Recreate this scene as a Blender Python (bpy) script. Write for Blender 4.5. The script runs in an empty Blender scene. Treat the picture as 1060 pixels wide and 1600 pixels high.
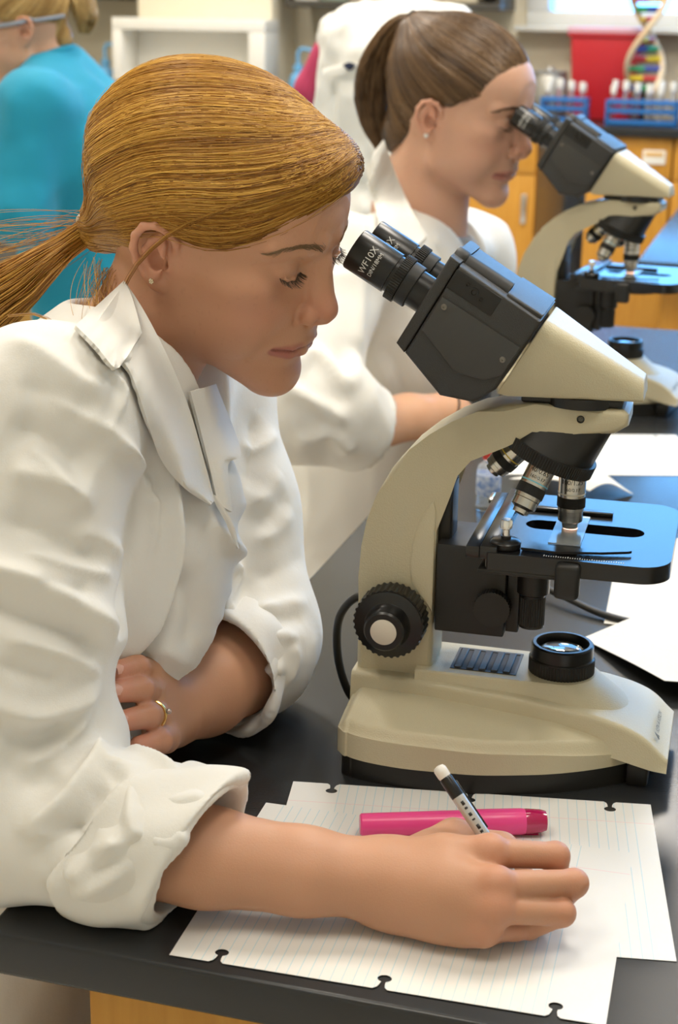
import bpy, bmesh, math, random
import numpy as np
from mathutils import Matrix, Vector, Euler

# ------------------------------------------------------------------ camera, world, lights, exposure
TZ = 0.76                      # height of the bench top above the floor
SC = bpy.context.scene
COL = SC.collection
cam_d = bpy.data.cameras.new('camera')
cam = bpy.data.objects.new('camera', cam_d)
COL.objects.link(cam)
CAM_P, CAM_R, CAM_H = math.radians(17.417), math.radians(-1.007), 0.5838
cam_d.sensor_fit = 'VERTICAL'
cam_d.sensor_height = 36.0
cam_d.lens = 36.0 * 2500.0 / 1600.0
cam_d.clip_start = 0.05
PHOTO_M = (Matrix.Translation((0, 0, TZ + CAM_H)) @ Matrix.Rotation(math.pi / 2 - CAM_P, 4, 'X')
           @ Matrix.Rotation(-CAM_R, 4, 'Z'))
cam.matrix_world = PHOTO_M
cam_d.dof.use_dof = True
cam_d.dof.focus_distance = 1.19
cam_d.dof.aperture_fstop = 10.0
SC.camera = cam

SC.view_settings.view_transform = 'Standard'
SC.view_settings.look = 'None'
SC.view_settings.gamma = 1.0
SC.view_settings.use_curve_mapping = False
SC.view_settings.exposure = 0.08

world = bpy.data.worlds.new('sky')
SC.world = world
world.use_nodes = True
wn = world.node_tree
wn.nodes.clear()
w_out = wn.nodes.new('ShaderNodeOutputWorld')
w_bg = wn.nodes.new('ShaderNodeBackground')
w_bg.inputs['Color'].default_value = (0.17, 0.50, 1.0, 1)
w_bg.inputs['Strength'].default_value = 6.0
wn.links.new(w_bg.outputs[0], w_out.inputs[0])

CEIL = 4.0
def area_lamp(name, loc, sx, sy, power, color, rot=(0, 0, 0)):
    d = bpy.data.lights.new(name, 'AREA')
    d.shape = 'RECTANGLE'; d.size = sx; d.size_y = sy
    d.energy = power; d.color = color
    o = bpy.data.objects.new(name, d)
    o.location = loc; o.rotation_euler = rot
    COL.objects.link(o)
    return o
WARM = (1.0, 0.915, 0.80)
# one lamp below each ceiling fixture built further down
FIXTURES = [(-1.3, 0.2), (0.6, 0.2), (-1.3, 2.6), (0.6, 2.6), (-1.3, 5.0), (0.6, 5.0), (2.4, 2.6)]
for fx, fy in FIXTURES:
    area_lamp('ceiling_lamp', (fx, fy, CEIL - 0.075), 0.55, 1.15, 18.0 if fy < 1 else (43.0 if fy < 4 else 62.0), WARM)

# ------------------------------------------------------------------ helpers
rng = random.Random(7)
nrs = np.random.RandomState(11)

def tag(o, label=None, cat=None, group=None, kind=None):
    if label: o['label'] = label
    if cat: o['category'] = cat
    if group: o['group'] = group
    if kind: o['kind'] = kind
    return o

def empty(name, loc=(0, 0, 0), rz=0.0, parent=None):
    o = bpy.data.objects.new(name, None)
    o.empty_display_size = 0.05
    o.location = loc
    o.rotation_euler = (0, 0, rz)
    COL.objects.link(o)
    if parent: o.parent = parent
    return o

def obj_from_mesh(name, me, mat=None, parent=None, smooth=None):
    if mat is not None and len(me.materials) == 0:
        me.materials.append(mat)
    o = bpy.data.objects.new(name, me)
    COL.objects.link(o)
    if parent: o.parent = parent
    return o

def shade(me, angle=40):
    me.polygons.foreach_set('use_smooth', [True] * len(me.polygons))
    if angle is not None and angle < 180:
        try:
            me.set_sharp_from_angle(angle=math.radians(angle))
        except Exception:
            pass

def obj(name, bm, mat, parent=None, angle=40):
    bmesh.ops.recalc_face_normals(bm, faces=bm.faces[:])
    me = bpy.data.meshes.new(name)
    bm.to_mesh(me); bm.free()
    shade(me, angle)
    return obj_from_mesh(name, me, mat, parent)

def copy_tree(o, parent=None):
    c = o.copy(); COL.objects.link(c); c.parent = parent
    for ch in list(o.children):
        copy_tree(ch, c)
    return c

def T(x=0, y=0, z=0): return Matrix.Translation((x, y, z))
def RX(a): return Matrix.Rotation(math.radians(a), 4, 'X')
def RY(a): return Matrix.Rotation(math.radians(a), 4, 'Y')
def RZ(a): return Matrix.Rotation(math.radians(a), 4, 'Z')

def frame(p, d, up=(0, 0, 1)):
    """matrix whose local z runs along d, placed at p"""
    d = Vector(d).normalized(); up = Vector(up)
    if abs(d.dot(up)) > 0.99: up = Vector((1, 0, 0))
    x = up.cross(d).normalized(); y = d.cross(x)
    m = Matrix((x, y, d)).transposed().to_4x4()
    m.translation = Vector(p)
    return m

def add_box(bm, lo, hi, M=None, bevel=0.0, seg=2):
    g = bmesh.ops.create_cube(bm, size=1.0)
    vs = g['verts']
    for v in vs:
        v.co = Vector([lo[i] + (v.co[i] + 0.5) * (hi[i] - lo[i]) for i in range(3)])
    if bevel > 0:
        es = list({e for v in vs for e in v.link_edges})
        r = bmesh.ops.bevel(bm, geom=es, offset=bevel, segments=seg, profile=0.5, affect='EDGES', clamp_overlap=True)
        vs = list({v for f in r['faces'] for v in f.verts} | {v for v in vs if v.is_valid})
    if M is not None:
        bmesh.ops.transform(bm, matrix=M, verts=vs)
    return vs

def add_lathe(bm, prof, M=None, n=40, ribs=None, cap=True):
    """prof: list of (r, z). ribs: {segment index: (count, depth)} grooves on that band"""
    rings = []
    for (r, z) in prof:
        rings.append([bm.verts.new((r * math.cos(2 * math.pi * i / n), r * math.sin(2 * math.pi * i / n), z)) for i in range(n)])
    for a, b in zip(rings[:-1], rings[1:]):
        for i in range(n):
            j = (i + 1) % n
            bm.faces.new((a[i], a[j], b[j], b[i]))
    if cap:
        if prof[0][0] > 1e-6: bm.faces.new(list(reversed(rings[0])))
        if prof[-1][0] > 1e-6: bm.faces.new(rings[-1])
    vs = [v for r in rings for v in r]
    if M is not None:
        bmesh.ops.transform(bm, matrix=M, verts=vs)
    return vs

def add_knurl(bm, r, z0, z1, count, depth, M=None, inner=0.0):
    """a band of straight grooves around a cylinder"""
    n = count * 4
    ra = []
    for z in (z0, z1):
        ring = []
        for i in range(n):
            rr = r if (i % 4) in (0, 1) else r - depth
            a = 2 * math.pi * i / n
            ring.append(bm.verts.new((rr * math.cos(a), rr * math.sin(a), z)))
        ra.append(ring)
    for i in range(n):
        j = (i + 1) % n
        bm.faces.new((ra[0][i], ra[0][j], ra[1][j], ra[1][i]))
    bm.faces.new(list(reversed(ra[0]))); bm.faces.new(ra[1])
    vs = ra[0] + ra[1]
    if M is not None:
        bmesh.ops.transform(bm, matrix=M, verts=vs)
    return vs

def add_tube(bm, pts, r, n=10, cap=True, M=None):
    pts = [Vector(p) for p in pts]
    rings = []
    up = Vector((0, 0, 1))
    prev = None
    for i, p in enumerate(pts):
        d = (pts[min(i + 1, len(pts) - 1)] - pts[max(i - 1, 0)]).normalized()
        if prev is None:
            x = d.orthogonal().normalized()
        else:
            x = (prev - d * prev.dot(d))
            x = x.normalized() if x.length > 1e-6 else d.orthogonal().normalized()
        prev = x
        y = d.cross(x)
        rr = r[i] if isinstance(r, (list, tuple)) else r
        rings.append([bm.verts.new(p + (x * math.cos(2 * math.pi * k / n) + y * math.sin(2 * math.pi * k / n)) * rr) for k in range(n)])
    for a, b in zip(rings[:-1], rings[1:]):
        for k in range(n):
            j = (k + 1) % n
            bm.faces.new((a[k], a[j], b[j], b[k]))
    if cap:
        bm.faces.new(list(reversed(rings[0]))); bm.faces.new(rings[-1])
    vs = [v for q in rings for v in q]
    if M is not None: bmesh.ops.transform(bm, matrix=M, verts=vs)
    return vs

def smooth_path(pts, n=8):
    """Catmull-Rom through pts"""
    P = [Vector(p) for p in pts]
    P = [P[0] * 2 - P[1]] + P + [P[-1] * 2 - P[-2]]
    out = []
    for i in range(1, len(P) - 2):
        for k in range(n):
            t = k / n
            a, b, c, d = P[i - 1], P[i], P[i + 1], P[i + 2]
            out.append(0.5 * ((2 * b) + (c - a) * t + (2 * a - 5 * b + 4 * c - d) * t * t + (3 * b - a - 3 * c + d) * t ** 3))
    out.append(P[-2])
    return out

def add_plate(bm, outer, holes=(), z0=0.0, z1=0.01, M=None):
    """flat plate from a 2D outline with holes, between z0 and z1"""
    edges = []
    for loop in [outer] + list(holes):
        vs = [bm.verts.new((x, y, z0)) for x, y in loop]
        for i in range(len(vs)):
            edges.append(bm.edges.new((vs[i], vs[(i + 1) % len(vs)])))
    r = bmesh.ops.triangle_fill(bm, use_beauty=True, use_dissolve=False, edges=edges)
    faces = [g for g in r['geom'] if isinstance(g, bmesh.types.BMFace)]
    ex = bmesh.ops.extrude_face_region(bm, geom=faces)
    nv = [g for g in ex['geom'] if isinstance(g, bmesh.types.BMVert)]
    for v in nv: v.co.z = z1
    vs = list({v for f in faces for v in f.verts}) + nv
    if M is not None: bmesh.ops.transform(bm, matrix=M, verts=vs)
    return vs

def rrect(x0, y0, x1, y1, r, n=6):
    if not isinstance(r, (list, tuple)): r = [r] * 4
    out = []
    for (cx, cy, a0, q) in ((x1, y1, 0, r[0]), (x0, y1, 90, r[1]), (x0, y0, 180, r[2]), (x1, y0, 270, r[3])):
        sx = -1 if cx == x1 else 1; sy = -1 if cy == y1 else 1
        for k in range(n + 1):
            a = math.radians(a0 + 90 * k / n)
            out.append((cx + sx * q + q * math.cos(a), cy + sy * q + q * math.sin(a)))
    return out

def add_prism(bm, prof, y0, y1, M=None, bevel=0.0, seg=3):
    """profile in x-z extruded along y"""
    a = [bm.verts.new((x, y0, z)) for x, z in prof]
    b = [bm.verts.new((x, y1, z)) for x, z in prof]
    fs = [bm.faces.new(a), bm.faces.new(list(reversed(b)))]
    n = len(prof)
    for i in range(n):
        j = (i + 1) % n
        fs.append(bm.faces.new((a[j], a[i], b[i], b[j])))
    vs = a + b
    if bevel > 0:
        rim = [e for e in {e for f in fs[:2] for e in f.edges}]
        r = bmesh.ops.bevel(bm, geom=rim, offset=bevel, segments=seg, profile=0.5, affect='EDGES', clamp_overlap=True)
        vs = list({v for f in r['faces'] for v in f.verts} | {v for v in vs if v.is_valid})
    if M is not None: bmesh.ops.transform(bm, matrix=M, verts=vs)
    return vs

_text_cache = {}
def text_mesh(s, size, depth=0.0):
    """flat lettering as raw triangles: verts (n,3), faces"""
    cu = bpy.data.curves.new('lettering', 'FONT')
    cu.body = s; cu.size = size; cu.extrude = depth
    cu.align_x = 'CENTER'; cu.align_y = 'CENTER'
    cu.resolution_u = 3
    o = bpy.data.objects.new('lettering', cu)
    COL.objects.link(o)
    dg = bpy.context.evaluated_depsgraph_get()
    me = o.evaluated_get(dg).to_mesh()
    V = [v.co.copy() for v in me.vertices]
    F = [tuple(p.vertices) for p in me.polygons]
    o.evaluated_get(dg).to_mesh_clear()
    bpy.data.objects.remove(o); bpy.data.curves.remove(cu)
    return V, F

def add_text(bm, s, size, fn):
    V, F = text_mesh(s, size)
    vs = [bm.verts.new(fn(v)) for v in V]
    for f in F:
        try: bm.faces.new([vs[i] for i in f])
        except ValueError: pass

# ------------------------------------------------------------------ materials
MATS = {}
def mat(name, color, rough=0.5, metal=0.0, spec=0.5, bump=None, noise=None, sss=None, emit=None, trans=None, coat=0.0,
        sheen=0.0, attr=None, ior=1.45, aniso=None):
    """bump: list of (scale, strength, detail); noise: (scale, amount, second colour)"""
    if name in MATS: return MATS[name]
    m = bpy.data.materials.new(name); m.use_nodes = True
    nt = m.node_tree; N = nt.nodes; Lk = nt.links
    b = N['Principled BSDF']
    b.inputs['Roughness'].default_value = rough
    b.inputs['Metallic'].default_value = metal
    b.inputs['Specular IOR Level'].default_value = spec
    b.inputs['IOR'].default_value = ior
    b.inputs['Base Color'].default_value = (*color, 1)
    tc = N.new('ShaderNodeTexCoord')
    col = None
    if attr:
        a = N.new('ShaderNodeAttribute'); a.attribute_name = attr
        col = a.outputs['Color']
    if noise:
        nz = N.new('ShaderNodeTexNoise'); nz.inputs['Scale'].default_value = noise[0]; nz.inputs['Detail'].default_value = 4
        Lk.new(tc.outputs['Object'], nz.inputs['Vector'])
        rp = N.new('ShaderNodeMapRange'); rp.inputs['From Min'].default_value = 0.35; rp.inputs['From Max'].default_value = 0.65
        rp.inputs['To Max'].default_value = noise[1]
        Lk.new(nz.outputs['Fac'], rp.inputs['Value'])
        mx = N.new('ShaderNodeMix'); mx.data_type = 'RGBA'
        Lk.new(rp.outputs['Result'], mx.inputs['Factor'])
        if col is not None: Lk.new(col, mx.inputs['A'])
        else: mx.inputs['A'].default_value = (*color, 1)
        mx.inputs['B'].default_value = (*noise[2], 1)
        col = mx.outputs['Result']
    if col is not None: Lk.new(col, b.inputs['Base Color'])
    if bump:
        prev = None
        for (sc, st, det) in bump:
            nz = N.new('ShaderNodeTexNoise'); nz.inputs['Scale'].default_value = sc; nz.inputs['Detail'].default_value = det
            Lk.new(tc.outputs['Object'], nz.inputs['Vector'])
            bp = N.new('ShaderNodeBump'); bp.inputs['Strength'].default_value = st; bp.inputs['Distance'].default_value = 0.002
            Lk.new(nz.outputs['Fac'], bp.inputs['Height'])
            if prev: Lk.new(prev, bp.inputs['Normal'])
            prev = bp.outputs['Normal']
        Lk.new(prev, b.inputs['Normal'])
    if sss:
        b.inputs['Subsurface Weight'].default_value = sss[0]
        b.inputs['Subsurface Radius'].default_value = sss[1]
        b.inputs['Subsurface Scale'].default_value = sss[2]
    if emit:
        b.inputs['Emission Color'].default_value = (*emit[0], 1)
        b.inputs['Emission Strength'].default_value = emit[1]
    if trans: b.inputs['Transmission Weight'].default_value = trans
    if coat: b.inputs['Coat Weight'].default_value = coat
    if sheen:
        b.inputs['Sheen Weight'].default_value = sheen
    MATS[name] = m
    return m
# ------------------------------------------------------------------ materials of the setting
M_WALL = mat('cream_wall_paint', (0.78, 0.71, 0.55), 0.75, bump=[(180, 0.08, 2)])
M_CEIL = mat('ceiling_tile', (0.82, 0.80, 0.74), 0.85, bump=[(300, 0.2, 3)])
M_FLOOR = mat('vinyl_floor', (0.66, 0.63, 0.56), 0.4, noise=(25, 0.5, (0.60, 0.57, 0.51)))
M_EPOXY = mat('black_epoxy_top', (0.022, 0.024, 0.026), 0.25, spec=0.45, bump=[(700, 0.03, 2)], noise=(6, 0.5, (0.03, 0.031, 0.032)))
M_FRAME = mat('window_frame_paint', (0.72, 0.72, 0.68), 0.4)
M_DARK = mat('dark_cabinet', (0.06, 0.055, 0.045), 0.45)
M_WHITEP = mat('white_plastic', (0.86, 0.85, 0.80), 0.35)
M_STEEL = mat('steel', (0.62, 0.61, 0.59), 0.28, metal=1.0)
M_CHROME = mat('chrome', (0.80, 0.79, 0.77), 0.12, metal=1.0)
M_BLACKP = mat('black_plastic', (0.012, 0.012, 0.012), 0.38)
def wood_mat():
    m = mat('orange_maple_veneer', (0.62, 0.32, 0.05), 0.38)
    nt = m.node_tree; N = nt.nodes; Lk = nt.links; b = N['Principled BSDF']
    tc = N.new('ShaderNodeTexCoord'); mp = N.new('ShaderNodeMapping')
    mp.inputs['Scale'].default_value = (14, 14, 1.2)
    Lk.new(tc.outputs['Object'], mp.inputs['Vector'])
    nz = N.new('ShaderNodeTexNoise'); nz.inputs['Scale'].default_value = 6; nz.inputs['Detail'].default_value = 6
    Lk.new(mp.outputs['Vector'], nz.inputs['Vector'])
    cr = N.new('ShaderNodeValToRGB')
    cr.color_ramp.elements[0].position = 0.3; cr.color_ramp.elements[0].color = (0.52, 0.235, 0.028, 1)
    cr.color_ramp.elements[1].position = 0.75; cr.color_ramp.elements[1].color = (0.64, 0.32, 0.048, 1)
    Lk.new(nz.outputs['Fac'], cr.inputs['Fac']); Lk.new(cr.outputs['Color'], b.inputs['Base Color'])
    return m
M_WOOD = wood_mat()

# ------------------------------------------------------------------ the room, turned against the camera as the bench is
ROOM_A = -0.2783
ROOM = Matrix.Rotation(ROOM_A, 4, 'Z')
def room_pt(u, w, z=0.0): return ROOM @ Vector((u, w, z))
WALL_W = 7.25
U0, U1, W0 = -4.2, 4.6, -2.6
def slab(name, lo, hi, m, bevel=0.0, parent=None, kind='structure'):
    bm = bmesh.new(); add_box(bm, lo, hi, ROOM, bevel)
    o = obj(name, bm, m, parent)
    if kind: o['kind'] = kind
    return o
slab('floor', (U0, W0, -0.08), (U1, WALL_W, 0.0), M_FLOOR)
slab('ceiling', (U0, W0, CEIL), (U1, WALL_W, CEIL + 0.08), M_CEIL)
slab('wall_left', (U0 - 0.12, W0, 0), (U0, WALL_W, CEIL), M_WALL)
slab('wall_right', (U1, W0, 0), (U1 + 0.12, WALL_W, CEIL), M_WALL)
slab('wall_front', (U0 - 0.12, W0 - 0.12, 0), (U1 + 0.12, W0, CEIL), M_WALL)
# back wall with a window opening
WU0, WU1, WZ0, WZ1 = -1.20, 3.9, 1.31, 3.85
bm = bmesh.new()
add_box(bm, (U0 - 0.12, WALL_W, 0), (U1 + 0.12, WALL_W + 0.18, WZ0), ROOM)
add_box(bm, (U0 - 0.12, WALL_W, WZ1), (U1 + 0.12, WALL_W + 0.18, CEIL), ROOM)
add_box(bm, (U0 - 0.12, WALL_W, WZ0), (WU0, WALL_W + 0.18, WZ1), ROOM)
add_box(bm, (WU1, WALL_W, WZ0), (U1 + 0.12, WALL_W + 0.18, WZ1), ROOM)
o = obj('wall_back', bm, M_WALL); o['kind'] = 'structure'
# window: frame, sashes, panes
win = empty('window_1'); win['kind'] = 'structure'
M_GLASS = mat('window_glass', (0.95, 0.98, 1.0), 0.02, trans=1.0, ior=1.02)
bm = bmesh.new()
fw = 0.045
add_box(bm, (WU0 - 0.05, WALL_W - 0.05, WZ0 - 0.02), (WU1 + 0.05, WALL_W + 0.12, WZ0 + fw), ROOM, 0.008)
add_box(bm, (WU0 - 0.05, WALL_W - 0.05, WZ1 - fw), (WU1 + 0.05, WALL_W + 0.12, WZ1 + 0.02), ROOM, 0.008)
add_box(bm, (WU0 - 0.05, WALL_W - 0.05, WZ0 + fw), (WU0 + fw, WALL_W + 0.12, WZ1 - fw), ROOM, 0.008)
add_box(bm, (WU1 - fw, WALL_W - 0.05, WZ0 + fw), (WU1 + 0.05, WALL_W + 0.12, WZ1 - fw), ROOM, 0.008)
obj('window_frame', bm, M_FRAME, win)
nb = 4
for i in range(nb):
    a = WU0 + fw + i * (WU1 - WU0 - 2 * fw) / nb; b_ = WU0 + fw + (i + 1) * (WU1 - WU0 - 2 * fw) / nb
    if i:
        bm = bmesh.new(); add_box(bm, (a - 0.035, WALL_W - 0.02, WZ0 + fw), (a + 0.035, WALL_W + 0.1, WZ1 - fw), ROOM, 0.006)
        obj('mullion', bm, M_FRAME, win)
    bm = bmesh.new(); add_box(bm, (a, WALL_W + 0.05, WZ0 + fw), (b_, WALL_W + 0.056, WZ1 - fw), ROOM)
    obj('pane', bm, M_GLASS, win)
bm = bmesh.new(); add_box(bm, (WU0 - 0.09, WALL_W - 0.13, WZ0 - 0.04), (WU1 + 0.09, WALL_W, WZ0 - 0.018), ROOM, 0.006)
obj('window_sill', bm, M_FRAME, win)

# beige pillar on the back wall
PIL_U0, PIL_U1 = -2.94, -2.31
slab('pillar', (PIL_U0, WALL_W - 0.36, 0), (PIL_U1, WALL_W, CEIL), mat('pillar_paint', (0.86, 0.79, 0.62), 0.7), 0.01)

# ceiling fixtures that carry the lamps
M_TUBE = mat('lamp_diffuser', (0.9, 0.9, 0.85), 0.4, emit=((1.0, 0.92, 0.78), 3.0))
lab_fix = 'recessed fluorescent ceiling fixture with a glowing white diffuser'
for i, (fx, fy) in enumerate(FIXTURES):
    t = empty('ceiling_light', (fx, fy, CEIL))
    tag(t, lab_fix, 'ceiling light', 'fluorescent ceiling fixtures')
    bm = bmesh.new()
    for lo, hi in (((-0.32, -0.62, -0.06), (-0.28, 0.62, 0)), ((0.28, -0.62, -0.06), (0.32, 0.62, 0)),
                   ((-0.28, -0.62, -0.06), (0.28, -0.58, 0)), ((-0.28, 0.58, -0.06), (0.28, 0.62, 0))):
        add_box(bm, lo, hi)
    obj('housing', bm, M_WHITEP, t)
    bm = bmesh.new(); add_box(bm, (-0.28, -0.58, -0.05), (0.28, 0.58, -0.03))
    obj('diffuser', bm, M_TUBE, t)

# ------------------------------------------------------------------ student bench: one worktop on separate cabinets
BC = Vector((-0.2308, 0.9236, 0))
E1 = Vector((math.cos(ROOM_A), math.sin(ROOM_A), 0)); E2 = Vector((-math.sin(ROOM_A), math.cos(ROOM_A), 0))
def bench_m(a, b, z=0.0):
    p = BC + E1 * a + E2 * b
    return Matrix.Translation((p.x, p.y, z)) @ ROOM
BENCH_L, BENCH_WD = 2.32, 1.45
bm = bmesh.new()
add_box(bm, (0, 0, -0.032), (BENCH_WD, BENCH_L, 0.0), None, 0.004, 3)
o = obj('bench_worktop', bm, M_EPOXY, None, 30)
o.matrix_world = bench_m(0, 0, TZ)
tag(o, 'matte black epoxy worktop of the bench where the two women write', 'worktop')
def cabinet(name, M, w, d, h, label, group=None, doors=2, drawers=False, faces='front', cardholder=None, handle=True):
    """unit with its front at local y=0, going back to y=d"""
    t = empty(name); t.matrix_world = M
    tag(t, label, 'cabinet', group)
    bm = bmesh.new()
    add_box(bm, (0, 0.02, 0.09), (w, d, h), None, 0.002)
    add_box(bm, (0.01, 0.07, 0.0), (w - 0.01, d - 0.02, 0.09))
    obj('carcass', bm, M_WOOD, t)
    dw = w / doors
    zt = h - 0.165 if drawers else h
    for i in range(doors):
        bm = bmesh.new(); add_box(bm, (i * dw + 0.003, 0.0, 0.095), ((i + 1) * dw - 0.003, 0.02, zt - 0.004), None, 0.002)
        dd = obj('door', bm, M_WOOD, t)
        hx = (i + 1) * dw - 0.045 if i % 2 == 0 else i * dw + 0.045
        if handle:
            bm = bmesh.new()
            add_box(bm, (hx - 0.011, -0.012, zt - 0.20), (hx + 0.011, 0.0, zt - 0.08), None, 0.004)
            obj('handle', bm, M_STEEL, dd)
        if drawers:
            bm = bmesh.new(); add_box(bm, (i * dw + 0.003, 0.0, zt + 0.002), ((i + 1) * dw - 0.003, 0.02, h - 0.004), None, 0.002)
            dr = obj('drawer', bm, M_WOOD, t)
            if cardholder and i in cardholder:
                cx = cardholder[i]
                bm = bmesh.new(); add_box(bm, (cx - 0.045, -0.006, h - 0.105), (cx + 0.045, 0.0, h - 0.05), None, 0.002)
                obj('card_holder', bm, M_WHITEP, dr)
                bm = bmesh.new(); add_box(bm, (cx - 0.036, -0.0085, h - 0.074), (cx + 0.036, -0.006, h - 0.058), None, 0.0008)
                obj('card', bm, mat('orange_card', (0.70, 0.42, 0.12), 0.5), dr)
    return t
CH = TZ - 0.032
cabinet('bench_cabinet', bench_m(0.058, 0.03, 0), 0.62, 0.16, CH, 'orange wood cabinet under the near end of the black bench', 'bench cabinets', 1, handle=False)
cabinet('bench_cabinet', bench_m(0.70, 0.03, 0), 0.72, 0.9, CH, 'orange wood cabinet under the black bench beside the writing sheet', 'bench cabinets', 1, handle=False)
cabinet('bench_cabinet', bench_m(0.35, 1.4, 0), 0.95, 0.85, CH, 'orange wood cabinet under the far end of the black bench', 'bench cabinets', 2)

# ------------------------------------------------------------------ second bench further back
p2 = Vector((0.73, 3.99, 0))
M2 = Matrix.Translation(p2) @ ROOM
bm = bmesh.new(); add_box(bm, (0, 0, -0.04), (1.7, 2.2, 0), None, 0.004, 2)
o = obj('far_bench_worktop', bm, M_EPOXY, None, 30); o.matrix_world = Matrix.Translation((p2.x, p2.y, TZ)) @ ROOM
tag(o, 'black bench top behind the second microscope, reflecting the blue window', 'worktop')
t = cabinet('far_bench_cabinet', M2 @ Matrix.Translation((0.06, 0.06, 0)), 0.8, 0.6, TZ - 0.04, 'orange wood cabinet below the bench that reflects the window', None, 2)

# ------------------------------------------------------------------ wall counter with its cabinets
CT = 0.92; CW = 6.55
bm = bmesh.new(); add_box(bm, (U0 + 0.02, CW, CT - 0.035), (PIL_U0 - 0.01, WALL_W - 0.005, CT), ROOM, 0.004)
add_box(bm, (PIL_U0 - 0.01, CW, CT - 0.035), (PIL_U1 + 0.01, WALL_W - 0.365, CT), ROOM, 0.0)
add_box(bm, (PIL_U1 + 0.01, CW, CT - 0.035), (U1 - 0.05, WALL_W - 0.005, CT), ROOM, 0.004)
o = obj('counter_top', bm, M_EPOXY); tag(o, 'long black counter top along the back wall', 'worktop')
cu = -3.768
widths = [1.08] * 7
for i, w in enumerate(widths):
    if cu + w > U1 - 0.06: break
    if i > 3: break
    lab = ('orange wood cabinet below the back counter behind the person in blue', 'orange wood cabinet below the back counter behind the bending person',
           'orange wood cabinet with a white card holder below the red bin', 'orange wood cabinet below the back counter, next to the card holder drawer')[i]
    ch = {1: 1.005} if i == 2 else None
    cabinet('wall_counter_cabinet', Matrix(ROOM) @ Matrix.Translation((cu, CW + 0.03, 0)), w - 0.004, 0.3, CT - 0.036, lab,
            'cabinets below the back counter', 2, True, cardholder=ch)
    cu += w
# ------------------------------------------------------------------ microscope (built once, copied for the second one)
M_CREAM = mat('cream_crinkle_enamel', (0.57, 0.51, 0.345), 0.36, bump=[(900, 0.22, 2)])
M_GREYB = mat('charcoal_crinkle', (0.040, 0.040, 0.038), 0.42, bump=[(1300, 0.35, 2)])
M_GREYP = mat('charcoal_smooth', (0.050, 0.050, 0.047), 0.42)
M_BLK = mat('black_anodised', (0.010, 0.010, 0.010), 0.28)
M_BLKSAT = mat('black_satin', (0.013, 0.013, 0.012), 0.45)
M_STAGE = mat('black_stage_lacquer', (0.010, 0.010, 0.011), 0.20, spec=0.6)
M_NICKEL = mat('brushed_nickel', (0.60, 0.58, 0.54), 0.22, metal=1.0)
M_PRINT = mat('white_print', (0.75, 0.75, 0.72), 0.5)
M_PRINTD = mat('dark_print', (0.02, 0.02, 0.02), 0.5)
M_LENS = mat('lens_glass', (0.9, 0.92, 0.95), 0.02, trans=1.0, ior=1.5)
M_MIRROR = mat('lamp_mirror', (0.75, 0.70, 0.68), 0.08, metal=1.0)
M_SLIDE = mat('slide_glass', (0.80, 0.84, 0.84), 0.12, trans=0.9, ior=1.12)

def sstep(a, b, x):
    t = np.clip((x - a) / (b - a), 0, 1); return t * t * (3 - 2 * t)

def base_body_mesh(zmin, inset, plate=False):
    """base as a closed height field over its outline"""
    xs = np.array([-166, -160, -150, -110, -50, 2, 30, 45, 60, 70, 77, 80]) / 1000
    ws = np.array([84, 92, 98, 103, 98, 81, 66, 56, 44, 34, 24, 18]) / 1000
    nx, ny = 150, 90
    X0, X1 = xs[0] + inset, xs[-1] - inset
    x = np.linspace(X0, X1, nx)
    w = np.interp(x, xs, ws) - inset
    for _ in range(3):
        w[6:-6] = np.convolve(w, np.ones(13) / 13, mode='valid')
    t = np.linspace(-1, 1, ny); t = np.sign(t) * (1 - (1 - np.abs(t)) ** 1.6)
    X = np.repeat(x[:, None], ny, 1); Y = w[:, None] * t[None]
    if plate:
        Z = np.full_like(X, 0.0205)
    else:
        hb = np.interp(X, [-0.166, -0.10, 0.0, 0.05, 0.08], [0.046, 0.046, 0.042, 0.036, 0.030])
        dome = 0.009 * (1 - np.abs(Y / np.maximum(w[:, None], 1e-4)) ** 2.2)
        Z = hb + dome * np.interp(X, [-0.166, 0.03, 0.08], [1, 1, 0.5])
        # soft shoulder at the rim
        edge = np.minimum(w[:, None] - np.abs(Y), np.minimum(X - X0, X1 - X))
        Z -= 0.007 * (1 - sstep(0, 0.010, edge)) ** 1.5
    V = []; F = []
    top = np.stack([X, Y, Z], -1).reshape(-1, 3); bot = np.stack([X, Y, np.full_like(X, zmin)], -1).reshape(-1, 3)
    idx = np.arange(nx * ny).reshape(nx, ny); N = nx * ny
    a, b, c, d = idx[:-1, :-1].ravel(), idx[1:, :-1].ravel(), idx[1:, 1:].ravel(), idx[:-1, 1:].ravel()
    F = np.stack([a, b, c, d], 1).tolist()
    per = list(idx[:, 0]) + list(idx[-1, 1:]) + list(idx[-2::-1, -1]) + list(idx[0, -2:0:-1])
    P = [int(i) for i in per]
    rim0 = N
    V = np.concatenate([top, bot[P]])
    n = len(P)
    for i in range(n):
        j = (i + 1) % n
        F.append([P[i], rim0 + i, rim0 + j, P[j]])
    F.append([rim0 + i for i in range(n)])
    me = bpy.data.meshes.new('base'); me.from_pydata(V.tolist(), [], F); me.update()
    bm = bmesh.new(); bm.from_mesh(me); bpy.data.meshes.remove(me)
    return bm

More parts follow.
